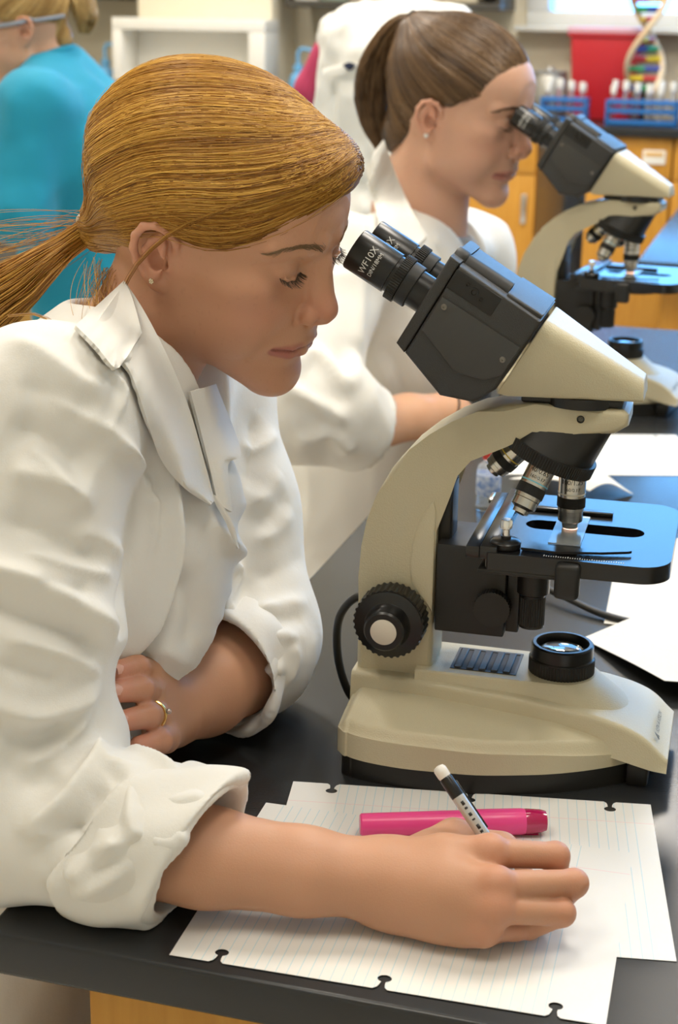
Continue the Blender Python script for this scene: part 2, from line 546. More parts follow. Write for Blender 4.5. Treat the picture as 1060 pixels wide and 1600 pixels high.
def tongue_bm():
    """raised centre of the base running from the arm to the overhanging front tip"""
    xs = [-0.168, -0.13, -0.09, -0.03, 0.03, 0.06, 0.078, 0.088, 0.0915]
    zt = [0.066, 0.066, 0.0655, 0.0635, 0.058, 0.051, 0.042, 0.031, 0.024]
    wt = [0.034, 0.036, 0.039, 0.044, 0.048, 0.050, 0.051, 0.051, 0.0505]
    x = np.linspace(xs[0], xs[-1], 110)
    z = np.interp(x, xs, zt); w = np.interp(x, xs, wt)
    k = np.ones(9) / 9
    z = np.convolve(np.pad(z, 4, mode='edge'), k, mode='valid'); w = np.convolve(np.pad(w, 4, mode='edge'), k, mode='valid')
    zb = np.interp(x, [-0.17, 0.0, 0.05, 0.08, 0.0915], [0.03, 0.03, 0.026, 0.020, 0.019])
    bm = bmesh.new(); rings = []
    for i in range(len(x)):
        r = 0.005
        sec = []
        for sgn in (-1, 1):
            arc = [(sgn * (w[i] - r + r * math.cos(a)), z[i] - r + r * math.sin(a)) for a in np.linspace(0, math.pi / 2, 5)]
            if sgn < 0: sec += [(-w[i] - 0.004, zb[i])] + arc
            else: sec += arc[::-1] + [(w[i] + 0.004, zb[i])]
        rings.append([bm.verts.new((x[i], yy, zz)) for yy, zz in sec])
    for a, b in zip(rings[:-1], rings[1:]):
        for q in range(len(a)):
            j = (q + 1) % len(a); bm.faces.new((a[q], a[j], b[j], b[q]))
    bm.faces.new(rings[0]); bm.faces.new(list(reversed(rings[-1])))
    return bm

def mound_bm():
    """platform under the lamp and the vent, sloping down at its front"""
    bm = bmesh.new()
    n = 14
    def loop(x0, x1, w0, w1, z, rnd):
        pts = [(x0, -w0)] + [(x1 - rnd + rnd * math.sin(a), -w1 + (rnd - rnd * math.cos(a)) * (w1 / rnd)) for a in np.linspace(0, math.pi / 2, n)]
        pts += [(px, -py) for px, py in reversed(pts)]
        return [bm.verts.new((px, py, z)) for px, py in pts]
    L0 = loop(-0.115, 0.058, 0.036, 0.041, 0.050, 0.035)
    L1 = loop(-0.115, 0.030, 0.0335, 0.033, 0.0725, 0.030)
    L2 = loop(-0.115, 0.0285, 0.0320, 0.0315, 0.0738, 0.0288)
    for A, B in ((L0, L1), (L1, L2)):
        for i in range(len(A)):
            j = (i + 1) % len(A); bm.faces.new((A[i], A[j], B[j], B[i]))
    bm.faces.new(L2); bm.faces.new(list(reversed(L0)))
    return bm

ARM_PROFILE = [(-166, 60), (-166, 144), (-164, 172), (-160, 194), (-152, 217), (-141, 238), (-127, 255), (-111, 269), (-93, 281),
               (-74, 290), (-55, 296), (-30, 299), (37, 299), (41, 296), (41, 287), (31, 280), (-5, 277), (-35, 273), (-52, 268), (-66, 261),
               (-78, 250), (-88, 237), (-97, 222), (-102, 207), (-103, 190), (-103, 60)]
def wrap_text(bm, s, size, M, r, th0, z0, swap=False):
    """lettering bent round a cylinder of radius r; th0 angle of its centre, z0 along the axis"""
    def fn(v):
        if swap: a = th0 + v.y / r; z = z0 + v.x
        else: a = th0 + v.x / r; z = z0 + v.y
        return M @ Vector((r * math.cos(a), r * math.sin(a), z))
    add_text(bm, s, size, fn)

def make_microscope(name, label):
    t = empty(name); tag(t, label, 'microscope')
    # --- base
    obj('base_plate', base_body_mesh(0.0, 0.004, True), M_BLKSAT, t, 35)
    base = obj('base', base_body_mesh(0.0185, 0.0), M_CREAM, t, 50)
    obj('base_spine', tongue_bm(), M_CREAM, t, 50)
    mound = obj('lamp_platform', mound_bm(), M_CREAM, t, 30)
    bm = bmesh.new(); add_box(bm, (0.060, -0.045, 0.0), (0.0775, 0.045, 0.019), None, 0.003)
    obj('front_foot', bm, M_BLKSAT, t)
    # vent grille
    bm = bmesh.new()
    vx0, vx1, vy0, vy1, vz = -0.088, -0.034, -0.023, 0.023, 0.0738
    for lo, hi in (((vx0, vy0, vz - 0.002), (vx1, vy0 + 0.003, vz + 0.0006)), ((vx0, vy1 - 0.003, vz - 0.002), (vx1, vy1, vz + 0.0006)),
                   ((vx0, vy0, vz - 0.002), (vx0 + 0.002, vy1, vz + 0.0006)), ((vx1 - 0.002, vy0, vz - 0.002), (vx1, vy1, vz + 0.0006))):
        add_box(bm, lo, hi)
    gr = obj('vent_frame', bm, M_BLKSAT, t)
    bm = bmesh.new(); add_box(bm, (vx0, vy0, vz - 0.002), (vx1, vy1, vz + 0.0001)); obj('vent_well', bm, mat('vent_dark', (0.02, 0.012, 0.008), 0.6), t)
    nsl = 5
    for i in range(nsl):
        a = vx0 + 0.003 + i * (vx1 - vx0 - 0.004) / nsl
        bm = bmesh.new(); add_box(bm, (a, vy0 + 0.002, vz - 0.001), (a + 0.0058, vy1 - 0.002, vz + 0.0016), None, 0.0006, 1)
        obj('vent_slat', bm, M_GREYB, t)
    # lamp collar and lens
    bm = bmesh.new(); add_knurl(bm, 0.0268, 0.0735, 0.085, 60, 0.0007); obj('lamp_collar', bm, M_BLKSAT, t, 30)
    bm = bmesh.new()
    add_lathe(bm, [(0.0262, 0.085), (0.0262, 0.086), (0.0252, 0.087), (0.0252, 0.0965), (0.0240, 0.0978), (0.0215, 0.0978), (0.0208, 0.0965), (0.0208, 0.090), (0.018, 0.0895), (0.018, 0.086)], None, 56)
    ring = obj('lamp_ring', bm, M_BLK, t, 35)
    bm = bmesh.new(); add_lathe(bm, [(0.0185, 0.0905)] + [(0.0185 * math.cos(a), 0.0905 + 0.0045 * math.sin(a)) for a in np.linspace(0.1, 1.5, 8)], None, 40)
    obj('field_lens', bm, M_LENS, t, 60)
    bm = bmesh.new(); add_lathe(bm, [(0.0001, 0.0868), (0.006, 0.0870), (0.012, 0.0882), (0.0185, 0.0902)], None, 40, cap=False)
    obj('lamp_mirror', bm, M_MIRROR, t, 60)
    # --- arm
    prof = [(x / 1000, z / 1000) for x, z in ARM_PROFILE]
    bm = bmesh.new(); add_prism(bm, prof, -0.024, 0.024, None, 0.0045, 4)
    arm = obj('arm', bm, M_CREAM, t, 35)
    panel = [(-104, 207), (-106, 215), (-112, 207), (-118, 194), (-122, 178), (-123, 160), (-122, 146), (-118, 139), (-110, 132), (-104, 120)]
    bm = bmesh.new(); add_prism(bm, [(x / 1000, z / 1000) for x, z in panel], -0.0252, -0.02, None, 0.0008, 2)
    obj('arm_inlay', bm, M_CREAM, t, 35)
    bm = bmesh.new(); add_lathe(bm, [(0.0030, 0.0), (0.0030, 0.0006), (0.0022, 0.0006), (0.0018, -0.0005)], T(0.005, -0.0240, 0.290) @ RX(90), 20)
    obj('set_screw', bm, M_BLK, t)
    bm = bmesh.new(); add_box(bm, (-0.103, -0.016, 0.155), (-0.0935, 0.016, 0.232), None, 0.001)
    obj('rack_cover', bm, M_BLKSAT, t)
    bm = bmesh.new(); add_box(bm, (-0.0935, -0.012, 0.16), (-0.0925, 0.012, 0.226), None, 0.0005)
    obj('rating_plate', bm, M_GREYP, t)
    # --- focus knobs (both sides)
    for sgn in (-1, 1):
        M = T(-0.135, sgn * 0.024, 0.116) @ RX(90 if sgn < 0 else -90)
        bm = bmesh.new(); add_knurl(bm, 0.0292, 0.004, 0.023, 34, 0.0012, M)
        add_lathe(bm, [(0.025, 0), (0.025, 0.004)], M, 40)
        kn = obj('coarse_knob', bm, M_BLKSAT, t, 30)
        bm = bmesh.new(); add_lathe(bm, [(0.0275, 0.023), (0.0275, 0.0245), (0.019, 0.027), (0.0170, 0.030), (0.0165, 0.040), (0.0150, 0.0415), (0.0108, 0.0415), (0.0108, 0.041)], M, 48)
        fk = obj('fine_knob', bm, M_BLK, t, 35)
        bm = bmesh.new(); add_lathe(bm, [(0.0106, 0.0405), (0.0106, 0.0418), (0.0102, 0.0421)], M, 40)
        obj('knob_disc', bm, mat('cream_disc', (0.66, 0.60, 0.50), 0.45), fk)
    # --- focusing block, condenser and stage
    bm = bmesh.new(); add_box(bm, (-0.101, -0.030, 0.108), (-0.045, 0.034, 0.182), None, 0.0015)
    obj('stage_carrier', bm, M_BLKSAT, t)
    bm = bmesh.new(); add_box(bm, (-0.044, -0.026, 0.112), (-0.034, 0.030, 0.186), None, 0.001)
    obj('carrier_plate', bm, M_BLKSAT, t)
    bm = bmesh.new(); add_knurl(bm, 0.0148, 0.0, 0.009, 36, 0.0006, T(-0.054, -0.030, 0.134) @ RX(90))
    obj('condenser_knob', bm, M_BLKSAT, t, 30)
    SZ = 0.194
    slot = [(0.046 + 0.012 * math.cos(a), 0.006 + 0.012 * math.sin(a)) for a in np.linspace(-math.pi / 2, math.pi / 2, 10)]
    slot += [(-0.024 + 0.012 * math.cos(a), 0.006 + 0.012 * math.sin(a)) for a in np.linspace(math.pi / 2, 3 * math.pi / 2, 10)]
    bm = bmesh.new()
    add_plate(bm, rrect(-0.056, -0.076, 0.082, 0.090, [0.022, 0.004, 0.004, 0.024], 8), [slot], SZ - 0.0135, SZ)
    stage = obj('stage', bm, M_STAGE, t, 30)
    bm = bmesh.new(); add_box(bm, (-0.061, -0.076, SZ - 0.017), (0.010, -0.030, SZ - 0.0135), None, 0.001)
    add_lathe(bm, [(0.036, SZ - 0.022), (0.036, SZ - 0.0136)], T(0.01, -0.01, 0), 48)
    obj('stage_underplate', bm, M_BLKSAT, t)
    bm = bmesh.new(); add_box(bm, (-0.002, -0.083, SZ - 0.030), (0.017, -0.070, SZ - 0.002), None, 0.004, 3)
    obj('clamp_block', bm, M_BLKSAT, t)
    # mechanical slide holder on the left of the stage
    bm = bmesh.new(); add_box(bm, (-0.071, -0.074, SZ - 0.006), (-0.0605, 0.075, SZ + 0.0035), None, 0.0008)
    add_box(bm, (-0.060, -0.075, SZ - 0.006), (-0.047, 0.085, SZ + 0.0045), None, 0.0008)
    rail = obj('slide_rail', bm, M_STAGE, t)
    bm = bmesh.new(); add_box(bm, (-0.075, 0.058, SZ - 0.002), (-0.071, 0.080, SZ + 0.0015), None, 0.0004)
    obj('rail_scale', bm, M_NICKEL, t)
    bm = bmesh.new(); add_lathe(bm, [(0.0105, 0), (0.0115, 0.001), (0.0118, 0.005), (0.010, 0.0068), (0.004, 0.0075), (0.004, 0.010)], T(-0.0425, -0.060, SZ), 32)
    obj('clip_pivot', bm, M_BLK, t)
    bm = bmesh.new(); add_lathe(bm, [(0.003, 0.009), (0.003, 0.015), (0.0048, 0.016), (0.0048, 0.0215), (0.004, 0.0228)], T(-0.0425, -0.060, SZ), 24)
    obj('clip_screw', bm, M_CHROME, t)
    arm_pts = [(-0.030, -0.066), (-0.004, -0.068), (0.030, -0.060), (0.050, -0.052), (0.052, -0.0495), (0.030, -0.0535), (0.004, -0.055), (-0.014, -0.0535), (-0.030, -0.046)]
    bm = bmesh.new(); add_plate(bm, arm_pts, [], SZ + 0.0015, SZ + 0.0035)
    obj('slide_clip', bm, M_STAGE, t, 30)
    bm = bmesh.new(); add_box(bm, (-0.046, 0.040, SZ), (0.030, 0.047, SZ + 0.0035), None, 0.0006)
    obj('slide_stop', bm, M_STAGE, t)
    bm = bmesh.new(); add_box(bm, (-0.0125, -0.041, SZ + 0.0002), (0.0125, 0.035, SZ + 0.0013))
    obj('glass_slide', bm, M_SLIDE, t)
    # scale ticks on the stage
    bm = bmesh.new()
    for i in range(34):
        x = -0.012 + i * 0.0018
        ln = 0.003 if i % 5 == 0 else 0.0018
        add_box(bm, (x, -0.0715, SZ + 0.0001), (x + 0.0006, -0.0715 + ln, SZ + 0.0002))
    obj('stage_scale', bm, M_PRINT, t)
    bm = bmesh.new()
    add_lathe(bm, [(0.010, 0.118), (0.0098, 0.1185), (0.0098, 0.145), (0.013, 0.147), (0.013, 0.172), (0.016, 0.174), (0.016, 0.182)], T(-0.024, -0.022, 0), 36)
    obj('condenser', bm, M_BLK, t, 30)
    bm = bmesh.new(); add_knurl(bm, 0.0104, 0.120, 0.143, 30, 0.0005, T(-0.024, -0.022, 0)); obj('diaphragm_ring', bm, M_BLKSAT, t, 30)
    # --- nosepiece
    ta = math.radians(22)
    ax = Vector((-math.sin(ta), 0, -math.cos(ta)))
    cN = Vector((-0.0213, 0, 0.2516))
    MN = frame(cN, -ax)
    bm = bmesh.new()
    add_knurl(bm, 0.0375, 0.0, 0.0105, 110, 0.0006, MN)
    tur = obj('turret_ring', bm, M_BLKSAT, t, 30)
    bm = bmesh.new(); add_lathe(bm, [(0.030, -0.0015), (0.036, 0.0)], MN, 48); obj('turret_face', bm, M_BLK, t)
    # housing between ring and arm
    bm = bmesh.new()
    n = 40; r0 = []; r1 = []
    for i in range(n):
        a = 2 * math.pi * i / n
        p = MN @ Vector((0.0345 * math.cos(a), 0.0345 * math.sin(a), 0.0105)); r0.append(bm.verts.new(p))
        qx = -0.004 + 0.034 * max(-1, min(1, 1.25 * math.cos(a))) ; qy = 0.022 * max(-1, min(1, 1.25 * math.sin(a)))
        r1.append((qx, qy))
    # match angular order on both loops by nearest angle
    order = sorted(range(n), key=lambda i: math.atan2(r0[i].co.y, r0[i].co.x + 0.02))
    r0 = [r0[i] for i in order]
    r1 = sorted(r1, key=lambda q: math.atan2(q[1], q[0] + 0.004))
    r1 = [bm.verts.new((q[0], q[1], 0.2815)) for q in r1]
    for i in range(n):
        j = (i + 1) % n; bm.faces.new((r0[i], r0[j], r1[j], r1[i]))
    bm.faces.new(r1); bm.faces.new(list(reversed(r0)))
    obj('nosepiece', bm, M_BLKSAT, t, 50)
    # objectives
    eN = Vector((math.cos(ta), 0, -math.sin(ta)))
    specs = [(0, '100/1.25', '160/0.17', (0.75, 0.72, 0.62), 0.047, 'r'), (90, '40/0.65', '160/0.17', (0.15, 0.42, 0.50), 0.0415, 'b'),
             (180, '10/0.25', '160/0.17', (0.75, 0.55, 0.06), 0.032, 'y'), (270, '4/0.10', '160/0.17', (0.6, 0.1, 0.08), 0.026, 'e')]
    for (az, t1, t2, colr, ln, key) in specs:
        # azimuth 0 faces the front, 90 the near side
        d_e = Matrix.Rotation(math.radians(az), 4, ax) @ eN
        p0 = cN + Vector(d_e) * 0.0225
        dirv = (Vector(d_e) * math.sin(ta) + ax * math.cos(ta)).normalized()
        MO = frame(p0, dirv)
        o_ = empty('objective', (0, 0, 0), 0, t)
        f = ln / 0.047
        zb = 0.021 * f
        bm = bmesh.new()
        add_lathe(bm, [(0.0095, -0.002), (0.0108, -0.001), (0.0108, zb), (0.0100, zb)], MO, 36)
        o1 = obj('barrel', bm, M_NICKEL, o_, 30)
        bm = bmesh.new(); add_lathe(bm, [(0.01085, zb - 0.0032), (0.01092, zb - 0.0032), (0.01092, zb - 0.0022), (0.01085, zb - 0.0022)], MO, 36)
        obj('colour_ring', bm, mat('ring_' + key, colr, 0.4), o_)
        bm = bmesh.new(); add_knurl(bm, 0.0112, zb, zb + 0.0085 * (0.4 + 0.6 * f), 70, 0.0004, MO)
        obj('grip_band', bm, M_BLKSAT, o_, 30)
        z2 = zb + 0.0085 * (0.4 + 0.6 * f)
        bm = bmesh.new(); add_lathe(bm, [(0.0104, z2), (0.0104, z2 + 0.003), (0.0098, z2 + 0.0035), (0.0098, ln - 0.006 * f), (0.0085, ln - 0.005 * f), (0.0065, ln - 0.0035 * f), (0.0062, ln), (0.004, ln + 0.0005)], MO, 36)
        obj('nose_cone', bm, M_NICKEL, o_, 30)
        bm = bmesh.new(); add_lathe(bm, [(0.0038, ln + 0.0006), (0.0036, ln + 0.001)], MO, 20); obj('front_lens', bm, M_BLK, o_)
        # lettering turned to the near side
        tgt = Vector((0.1, -1, 0.2)); tgt = MO.to_3x3().inverted() @ tgt
        th = math.atan2(tgt.y, tgt.x)
        bm = bmesh.new()
        for tx, sz, zc in ((t1, 0.0054, zb * 0.38), (t2, 0.0038, zb * 0.66)):
            add_text(bm, tx, sz, lambda v, zc=zc: MO @ Vector((0.01095 * math.cos(th - v.x / 0.01095), 0.01095 * math.sin(th - v.x / 0.01095), zc - v.y)))
        if az in (0, 90): obj('lettering', bm, M_PRINTD, o_, None)
        else: bm.free()
    # self-glowing disc standing in for lamp light under the front objective
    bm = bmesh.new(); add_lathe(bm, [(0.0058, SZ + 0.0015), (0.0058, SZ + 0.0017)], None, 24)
    obj('light_spot_disc', bm, mat('lamp_glow', (1, 0.6, 0.45), 0.4, emit=((1.0, 0.62, 0.45), 3.0)), t)
    # --- head
    bm = bmesh.new()
    add_lathe(bm, [(0.030, 0.298), (0.030, 0.306)], T(0.003, 0, 0), 40)
    add_box(bm, (-0.042, -0.020, 0.299), (0.036, 0.020, 0.3055), None, 0.002)
    obj('head_mount', bm, M_BLK, t)
    # cream prism housing: lofted from the tilted binocular joint to the tip
    bm = bmesh.new()
    side = [(-0.0245, 0.366), (0.050, 0.3215), (0.051, 0.306), (-0.051, 0.306), (-0.058, 0.309)]
    near = {0: 0.040, 1: 0.020, 2: 0.022, 3: 0.034, 4: 0.040}
    A = [bm.verts.new((x, -near[i], z)) for i, (x, z) in enumerate(side)]
    B = [bm.verts.new((x, near[i], z)) for i, (x, z) in enumerate(side)]
    # crest points give the roof its rounded ridge
    n = len(side)
    bm.faces.new(A); bm.faces.new(list(reversed(B)))
    for i in range(n):
        j = (i + 1) % n; bm.faces.new((A[j], A[i], B[i], B[j]))
    bmesh.ops.recalc_face_normals(bm, faces=bm.faces[:])
    top_e = [e for e in bm.edges if len({v.index for v in e.verts}) == 2]
    long_e = []
    bm.verts.index_update()
    for e in bm.edges:
        ids = sorted(v.index for v in e.verts)
        if ids in ([0, 1], [n, n + 1]): long_e.append(e)
    bmesh.ops.bevel(bm, geom=long_e, offset=0.012, segments=6, profile=0.5, affect='EDGES', clamp_overlap=True)
    es = [e for e in bm.edges if e.is_manifold and e.calc_face_angle(0) > 0.45]
    bmesh.ops.bevel(bm, geom=es, offset=0.0028, segments=3, profile=0.5, affect='EDGES', clamp_overlap=True)
    obj('prism_housing', bm, M_CREAM, t, 40)
    # binocular body in the 30 degree frame: local x along the tube axis (down towards the stage), z across
    MH = T(-0.0430, 0, 0.337) @ RY(30)     # joint plane centre
    bp = [(-0.074, 0.036), (-0.001, 0.034), (-0.001, -0.028), (-0.010, -0.046), (-0.034, -0.056), (-0.074, -0.043)]
    bm = bmesh.new(); add_prism(bm, bp, -0.047, 0.047, MH, 0.003, 3)
    bb = obj('binocular_body', bm, M_GREYB, t, 40)
    bm = bmesh.new(); add_prism(bm, [(-0.0835, 0.038), (-0.0745, 0.0375), (-0.0745, -0.0435), (-0.0835, -0.0405)], -0.046, 0.046, MH, 0.002, 3)
    obj('eyepiece_plate', bm, M_GREYB, t, 40)
    fp = [(-0.0725, 0.010), (-0.003, 0.010), (-0.003, -0.016), (-0.012, -0.026), (-0.034, -0.0335), (-0.0725, -0.020)]
    bm = bmesh.new(); add_prism(bm, fp, -0.0490, -0.046, MH, 0.0012, 2)
    fpl = obj('side_plate', bm, M_GREYP, bb, 40)
    for (x, z) in ((-0.067, 0.004), (-0.009, -0.005)):
        bm = bmesh.new(); add_lathe(bm, [(0.0024, 0), (0.0024, 0.0004), (0.0019, 0.0008), (0.0007, 0.0008), (0.0005, 0.0002)], MH @ T(x, -0.049, z) @ RX(90), 16)
        obj('screw', bm, mat('dark_screw', (0.20, 0.19, 0.17), 0.35, metal=1.0), bb)
    # hinge along the top of the body
    bm = bmesh.new(); add_lathe(bm, [(0.0125, 0), (0.0130, 0.001), (0.0130, 0.0095), (0.0125, 0.0105)], MH @ T(-0.0835, -0.020, 0.030) @ RY(90), 40)
    add_lathe(bm, [(0.0118, 0.0105), (0.0118, 0.050)], MH @ T(-0.0835, -0.020, 0.030) @ RY(90), 40)
    hg = obj('hinge_barrel', bm, M_BLKSAT, bb, 40)
    bm = bmesh.new(); add_box(bm, (-0.074, -0.0475, 0.017), (-0.034, -0.046, 0.033), MH, 0.0006)
    hp = obj('hinge_recess', bm, M_BLKSAT, bb)
    bm = bmesh.new()
    for (x, z, r) in ((-0.054, 0.0255, 0.0035), (-0.061, 0.0275, 0.0016), (-0.047, 0.0235, 0.0016)):
        add_lathe(bm, [(r, 0), (r, 0.0012), (r * 0.6, 0.0012), (r * 0.5, 0.0004)], MH @ T(x, -0.0475, z) @ RX(90), 20)
    obj('hinge_screw', bm, M_BLK, bb)
    bm = bmesh.new(); add_prism(bm, [(-0.033, 0.030), (-0.002, 0.030), (-0.002, 0.0375), (-0.033, 0.0375)], -0.040, 0.040, MH, 0.003, 3)
    obj('top_cover', bm, M_GREYB, bb, 40)
    # eyepieces
    for sgn in (-1, 1):
        e_ = empty('eyepiece', (0, 0, 0), 0, t)
        ME = MH @ T(-0.083, sgn * 0.0285, -0.001) @ RY(-90)       # local z points out of the plate
        bm = bmesh.new(); add_lathe(bm, [(0.0148, 0.0), (0.0148, 0.017), (0.0138, 0.0175)], ME, 40); obj('tube', bm, M_BLK, e_, 35)
        bm = bmesh.new(); add_lathe(bm, [(0.0168, 0.012), (0.0172, 0.0125), (0.0172, 0.021), (0.0166, 0.0215)], ME, 40); obj('focus_collar', bm, M_BLKSAT, e_, 35)
        bm = bmesh.new(); add_knurl(bm, 0.0188, 0.0215, 0.0290, 60, 0.0006, ME); obj('dioptre_ring', bm, M_BLKSAT, e_, 30)
        bm = bmesh.new(); add_lathe(bm, [(0.0150, 0.029), (0.0150, 0.032), (0.0165, 0.0322), (0.0165, 0.066), (0.0158, 0.0672), (0.0118, 0.0672), (0.0112, 0.0655)], ME, 48)
        obj('ocular', bm, M_BLK, e_, 35)
        bm = bmesh.new(); add_lathe(bm, [(0.0112, 0.0655), (0.006, 0.0668), (0.0005, 0.067)], ME, 30, cap=False); obj('eye_lens', bm, M_LENS, e_, 60)
        tgt = Vector((0.0, -1, 0.12)); tgt = ME.to_3x3().inverted() @ tgt
        th = math.atan2(tgt.y, tgt.x)
        bm = bmesh.new()
        wrap_text(bm, 'WF10X', 0.0072, ME @ Matrix.Rotation(0, 4, 'Z'), 0.01665, th, 0.055, True) if False else None
        V1 = lambda s, size, z0: add_text(bm, s, size, lambda v: ME @ Vector((0.01662 * math.cos(th + v.x / 0.0166), 0.01662 * math.sin(th + v.x / 0.0166), z0 + v.y)))
        V1('WF10X', 0.0075, 0.0515); V1('DIN/18MM', 0.0046, 0.0450)
        obj('lettering', bm, M_PRINT, e_, None)
    # maker's mark on the front of the base
    bm = bmesh.new()
    Mt = T(0.0805, -0.008, 0.0405) @ RY(52) @ RZ(90)
    add_text(bm, 'KEN-A-VISION', 0.0062, lambda v: Mt @ Vector((v.x + 0.002, v.y, 0.0012)))
    def emb(pts): bm.faces.new([bm.verts.new(Mt @ Vector((x - 0.025, y, 0.0012))) for x, y in pts])
    emb([(-0.0035, -0.0030), (0.0, 0.0035), (0.0012, 0.001), (-0.0015, -0.0034)])
    emb([(0.0015, 0.0005), (0.004, -0.003), (0.0022, -0.0034), (0.0008, -0.001)])
    emb([(-0.0005, -0.0012), (0.0008, -0.0012), (0.0008, -0.004), (-0.0005, -0.004)])
    obj('lettering', bm, M_PRINTD, t, None)
    return t

scope1 = make_microscope('microscope', 'cream and black binocular microscope beside the sheets of ruled paper')
SC1 = Vector((0.1835, 1.207, TZ)); SC1_YAW = math.radians(-14)
scope1.location = SC1; scope1.rotation_euler = (0, 0, SC1_YAW)
# power lead looping behind the arm, lying on the bench
bm = bmesh.new()
pts = smooth_path([(-0.160, 0.015, 0.112), (-0.178, 0.02, 0.110), (-0.193, 0.022, 0.088), (-0.194, 0.026, 0.05), (-0.184, 0.03, 0.016), (-0.176, 0.05, 0.0038), (-0.172, 0.09, 0.0038), (-0.15, 0.14, 0.0038), (-0.08, 0.17, 0.0038)], 8)
add_tube(bm, pts, 0.0036, 10)
obj('power_lead', bm, M_BLKSAT, scope1)
# ------------------------------------------------------------------ paper, pens and small things on the bench
PH_ = 0.2159
def paper_material(name='ruled_paper', margin=0.0318):
    m = mat(name, (0.80, 0.79, 0.755), 0.6)
    nt = m.node_tree; N = nt.nodes; Lk = nt.links; b = N['Principled BSDF']
    tc = N.new('ShaderNodeTexCoord'); sp = N.new('ShaderNodeSeparateXYZ')
    Lk.new(tc.outputs['Object'], sp.inputs[0])
    def math_(op, a, bv=None, c=None):
        n = N.new('ShaderNodeMath'); n.operation = op
        for i, v in enumerate((a, bv, c)):
            if v is None: continue
            if isinstance(v, (int, float)): n.inputs[i].default_value = v
            else: Lk.new(v, n.inputs[i])
        return n.outputs[0]
    x = sp.outputs['X']; y = sp.outputs['Y']
    fr = math_('FRACT', math_('DIVIDE', x, 0.0071))
    ln = math_('LESS_THAN', fr, 0.075)
    ln = math_('MULTIPLY', ln, math_('GREATER_THAN', x, 0.012)); ln = math_('MULTIPLY', ln, math_('LESS_THAN', x, 0.243))
    mg = math_('LESS_THAN', math_('ABSOLUTE', math_('SUBTRACT', y, margin)), 0.00035)
    mx = N.new('ShaderNodeMix'); mx.data_type = 'RGBA'
    mx.inputs['A'].default_value = (0.79, 0.78, 0.745, 1); mx.inputs['B'].default_value = (0.50, 0.67, 0.73, 1)
    Lk.new(ln, mx.inputs['Factor'])
    m2 = N.new('ShaderNodeMix'); m2.data_type = 'RGBA'; m2.inputs['B'].default_value = (0.82, 0.60, 0.60, 1)
    Lk.new(mg, m2.inputs['Factor']); Lk.new(mx.outputs['Result'], m2.inputs['A'])
    Lk.new(m2.outputs['Result'], b.inputs['Base Color'])
    return m
M_PAPER = paper_material()
M_PAPER2 = paper_material('ruled_paper_back', PH_ - 0.0318)
PW, PH = 0.2794, 0.2159
def hole_pts(cx, cy, r, n=14): return [(cx + r * math.cos(2 * math.pi * i / n), cy + r * math.sin(2 * math.pi * i / n)) for i in range(n)]
def notch(cx, r=0.0046, neck=0.0016, jag=0.0008):
    """torn punch hole opening to the y=0 edge, listed left to right"""
    a0 = math.asin(min(1, neck / r))
    arc = [(cx + r * math.cos(a), 0.0118 + 0.85 * r * math.sin(a)) for a in np.linspace(-math.pi / 2 - a0, -math.pi / 2 + a0 - 2 * math.pi, 16)]
    return [(cx - 0.0045 - jag, 0), (cx - 0.0030, 0.0022), (cx - neck - 0.0004, 0.0052)] + arc + [(cx + neck, 0.0055), (cx + 0.0022, 0.0022), (cx + 0.0034 + jag, 0)]
def sheet(name, loc, rz, label, torn=(True, True, True), z=0.0006, holes_at_top=False):
    out = [(0, 0)]
    hx = (0.0318, 0.1397, 0.2477)
    holes = []
    for c, tr in zip(hx, torn):
        if tr: out += notch(c)
        else: holes.append(hole_pts(c, 0.0095, 0.0034))
    out += [(PW, 0), (PW, PH), (0, PH)]
    bm = bmesh.new(); add_plate(bm, out, holes, 0, 0.00018)
    o = obj(name, bm, M_PAPER, None, 30)
    o.matrix_world = Matrix.Translation((loc[0], loc[1], TZ + z)) @ Matrix.Rotation(rz, 4, 'Z')
    tag(o, label, 'paper')
    return o
# sheet under the hand: punched edge towards the bench end
sheet('ruled_sheet', (-0.1044, 0.8978), -0.2441, 'ruled paper sheet under the writing hand, torn holes along its edge', z=0.0010).data.materials[0] = M_PAPER2
# sheet behind it, punched edge towards the microscope (turned half round)
pb = Vector((-0.0545, 0.9298)); tb = -0.1024
far = pb + Vector((PW * math.cos(tb) - PH * math.sin(tb), PW * math.sin(tb) + PH * math.cos(tb)))
sheet('ruled_sheet', far, tb + math.pi, 'ruled paper sheet touching the microscope base, partly under another sheet', z=0.0005)
# paper of the other student
pcs = [Vector((0.187, 2.13)), Vector((0.470, 2.291))]
o = sheet('ruled_sheet', (0.49, 2.265), math.radians(180 + 2), 'sheet of paper beside the second microscope', (False, False, False), 0.0004)
o = None
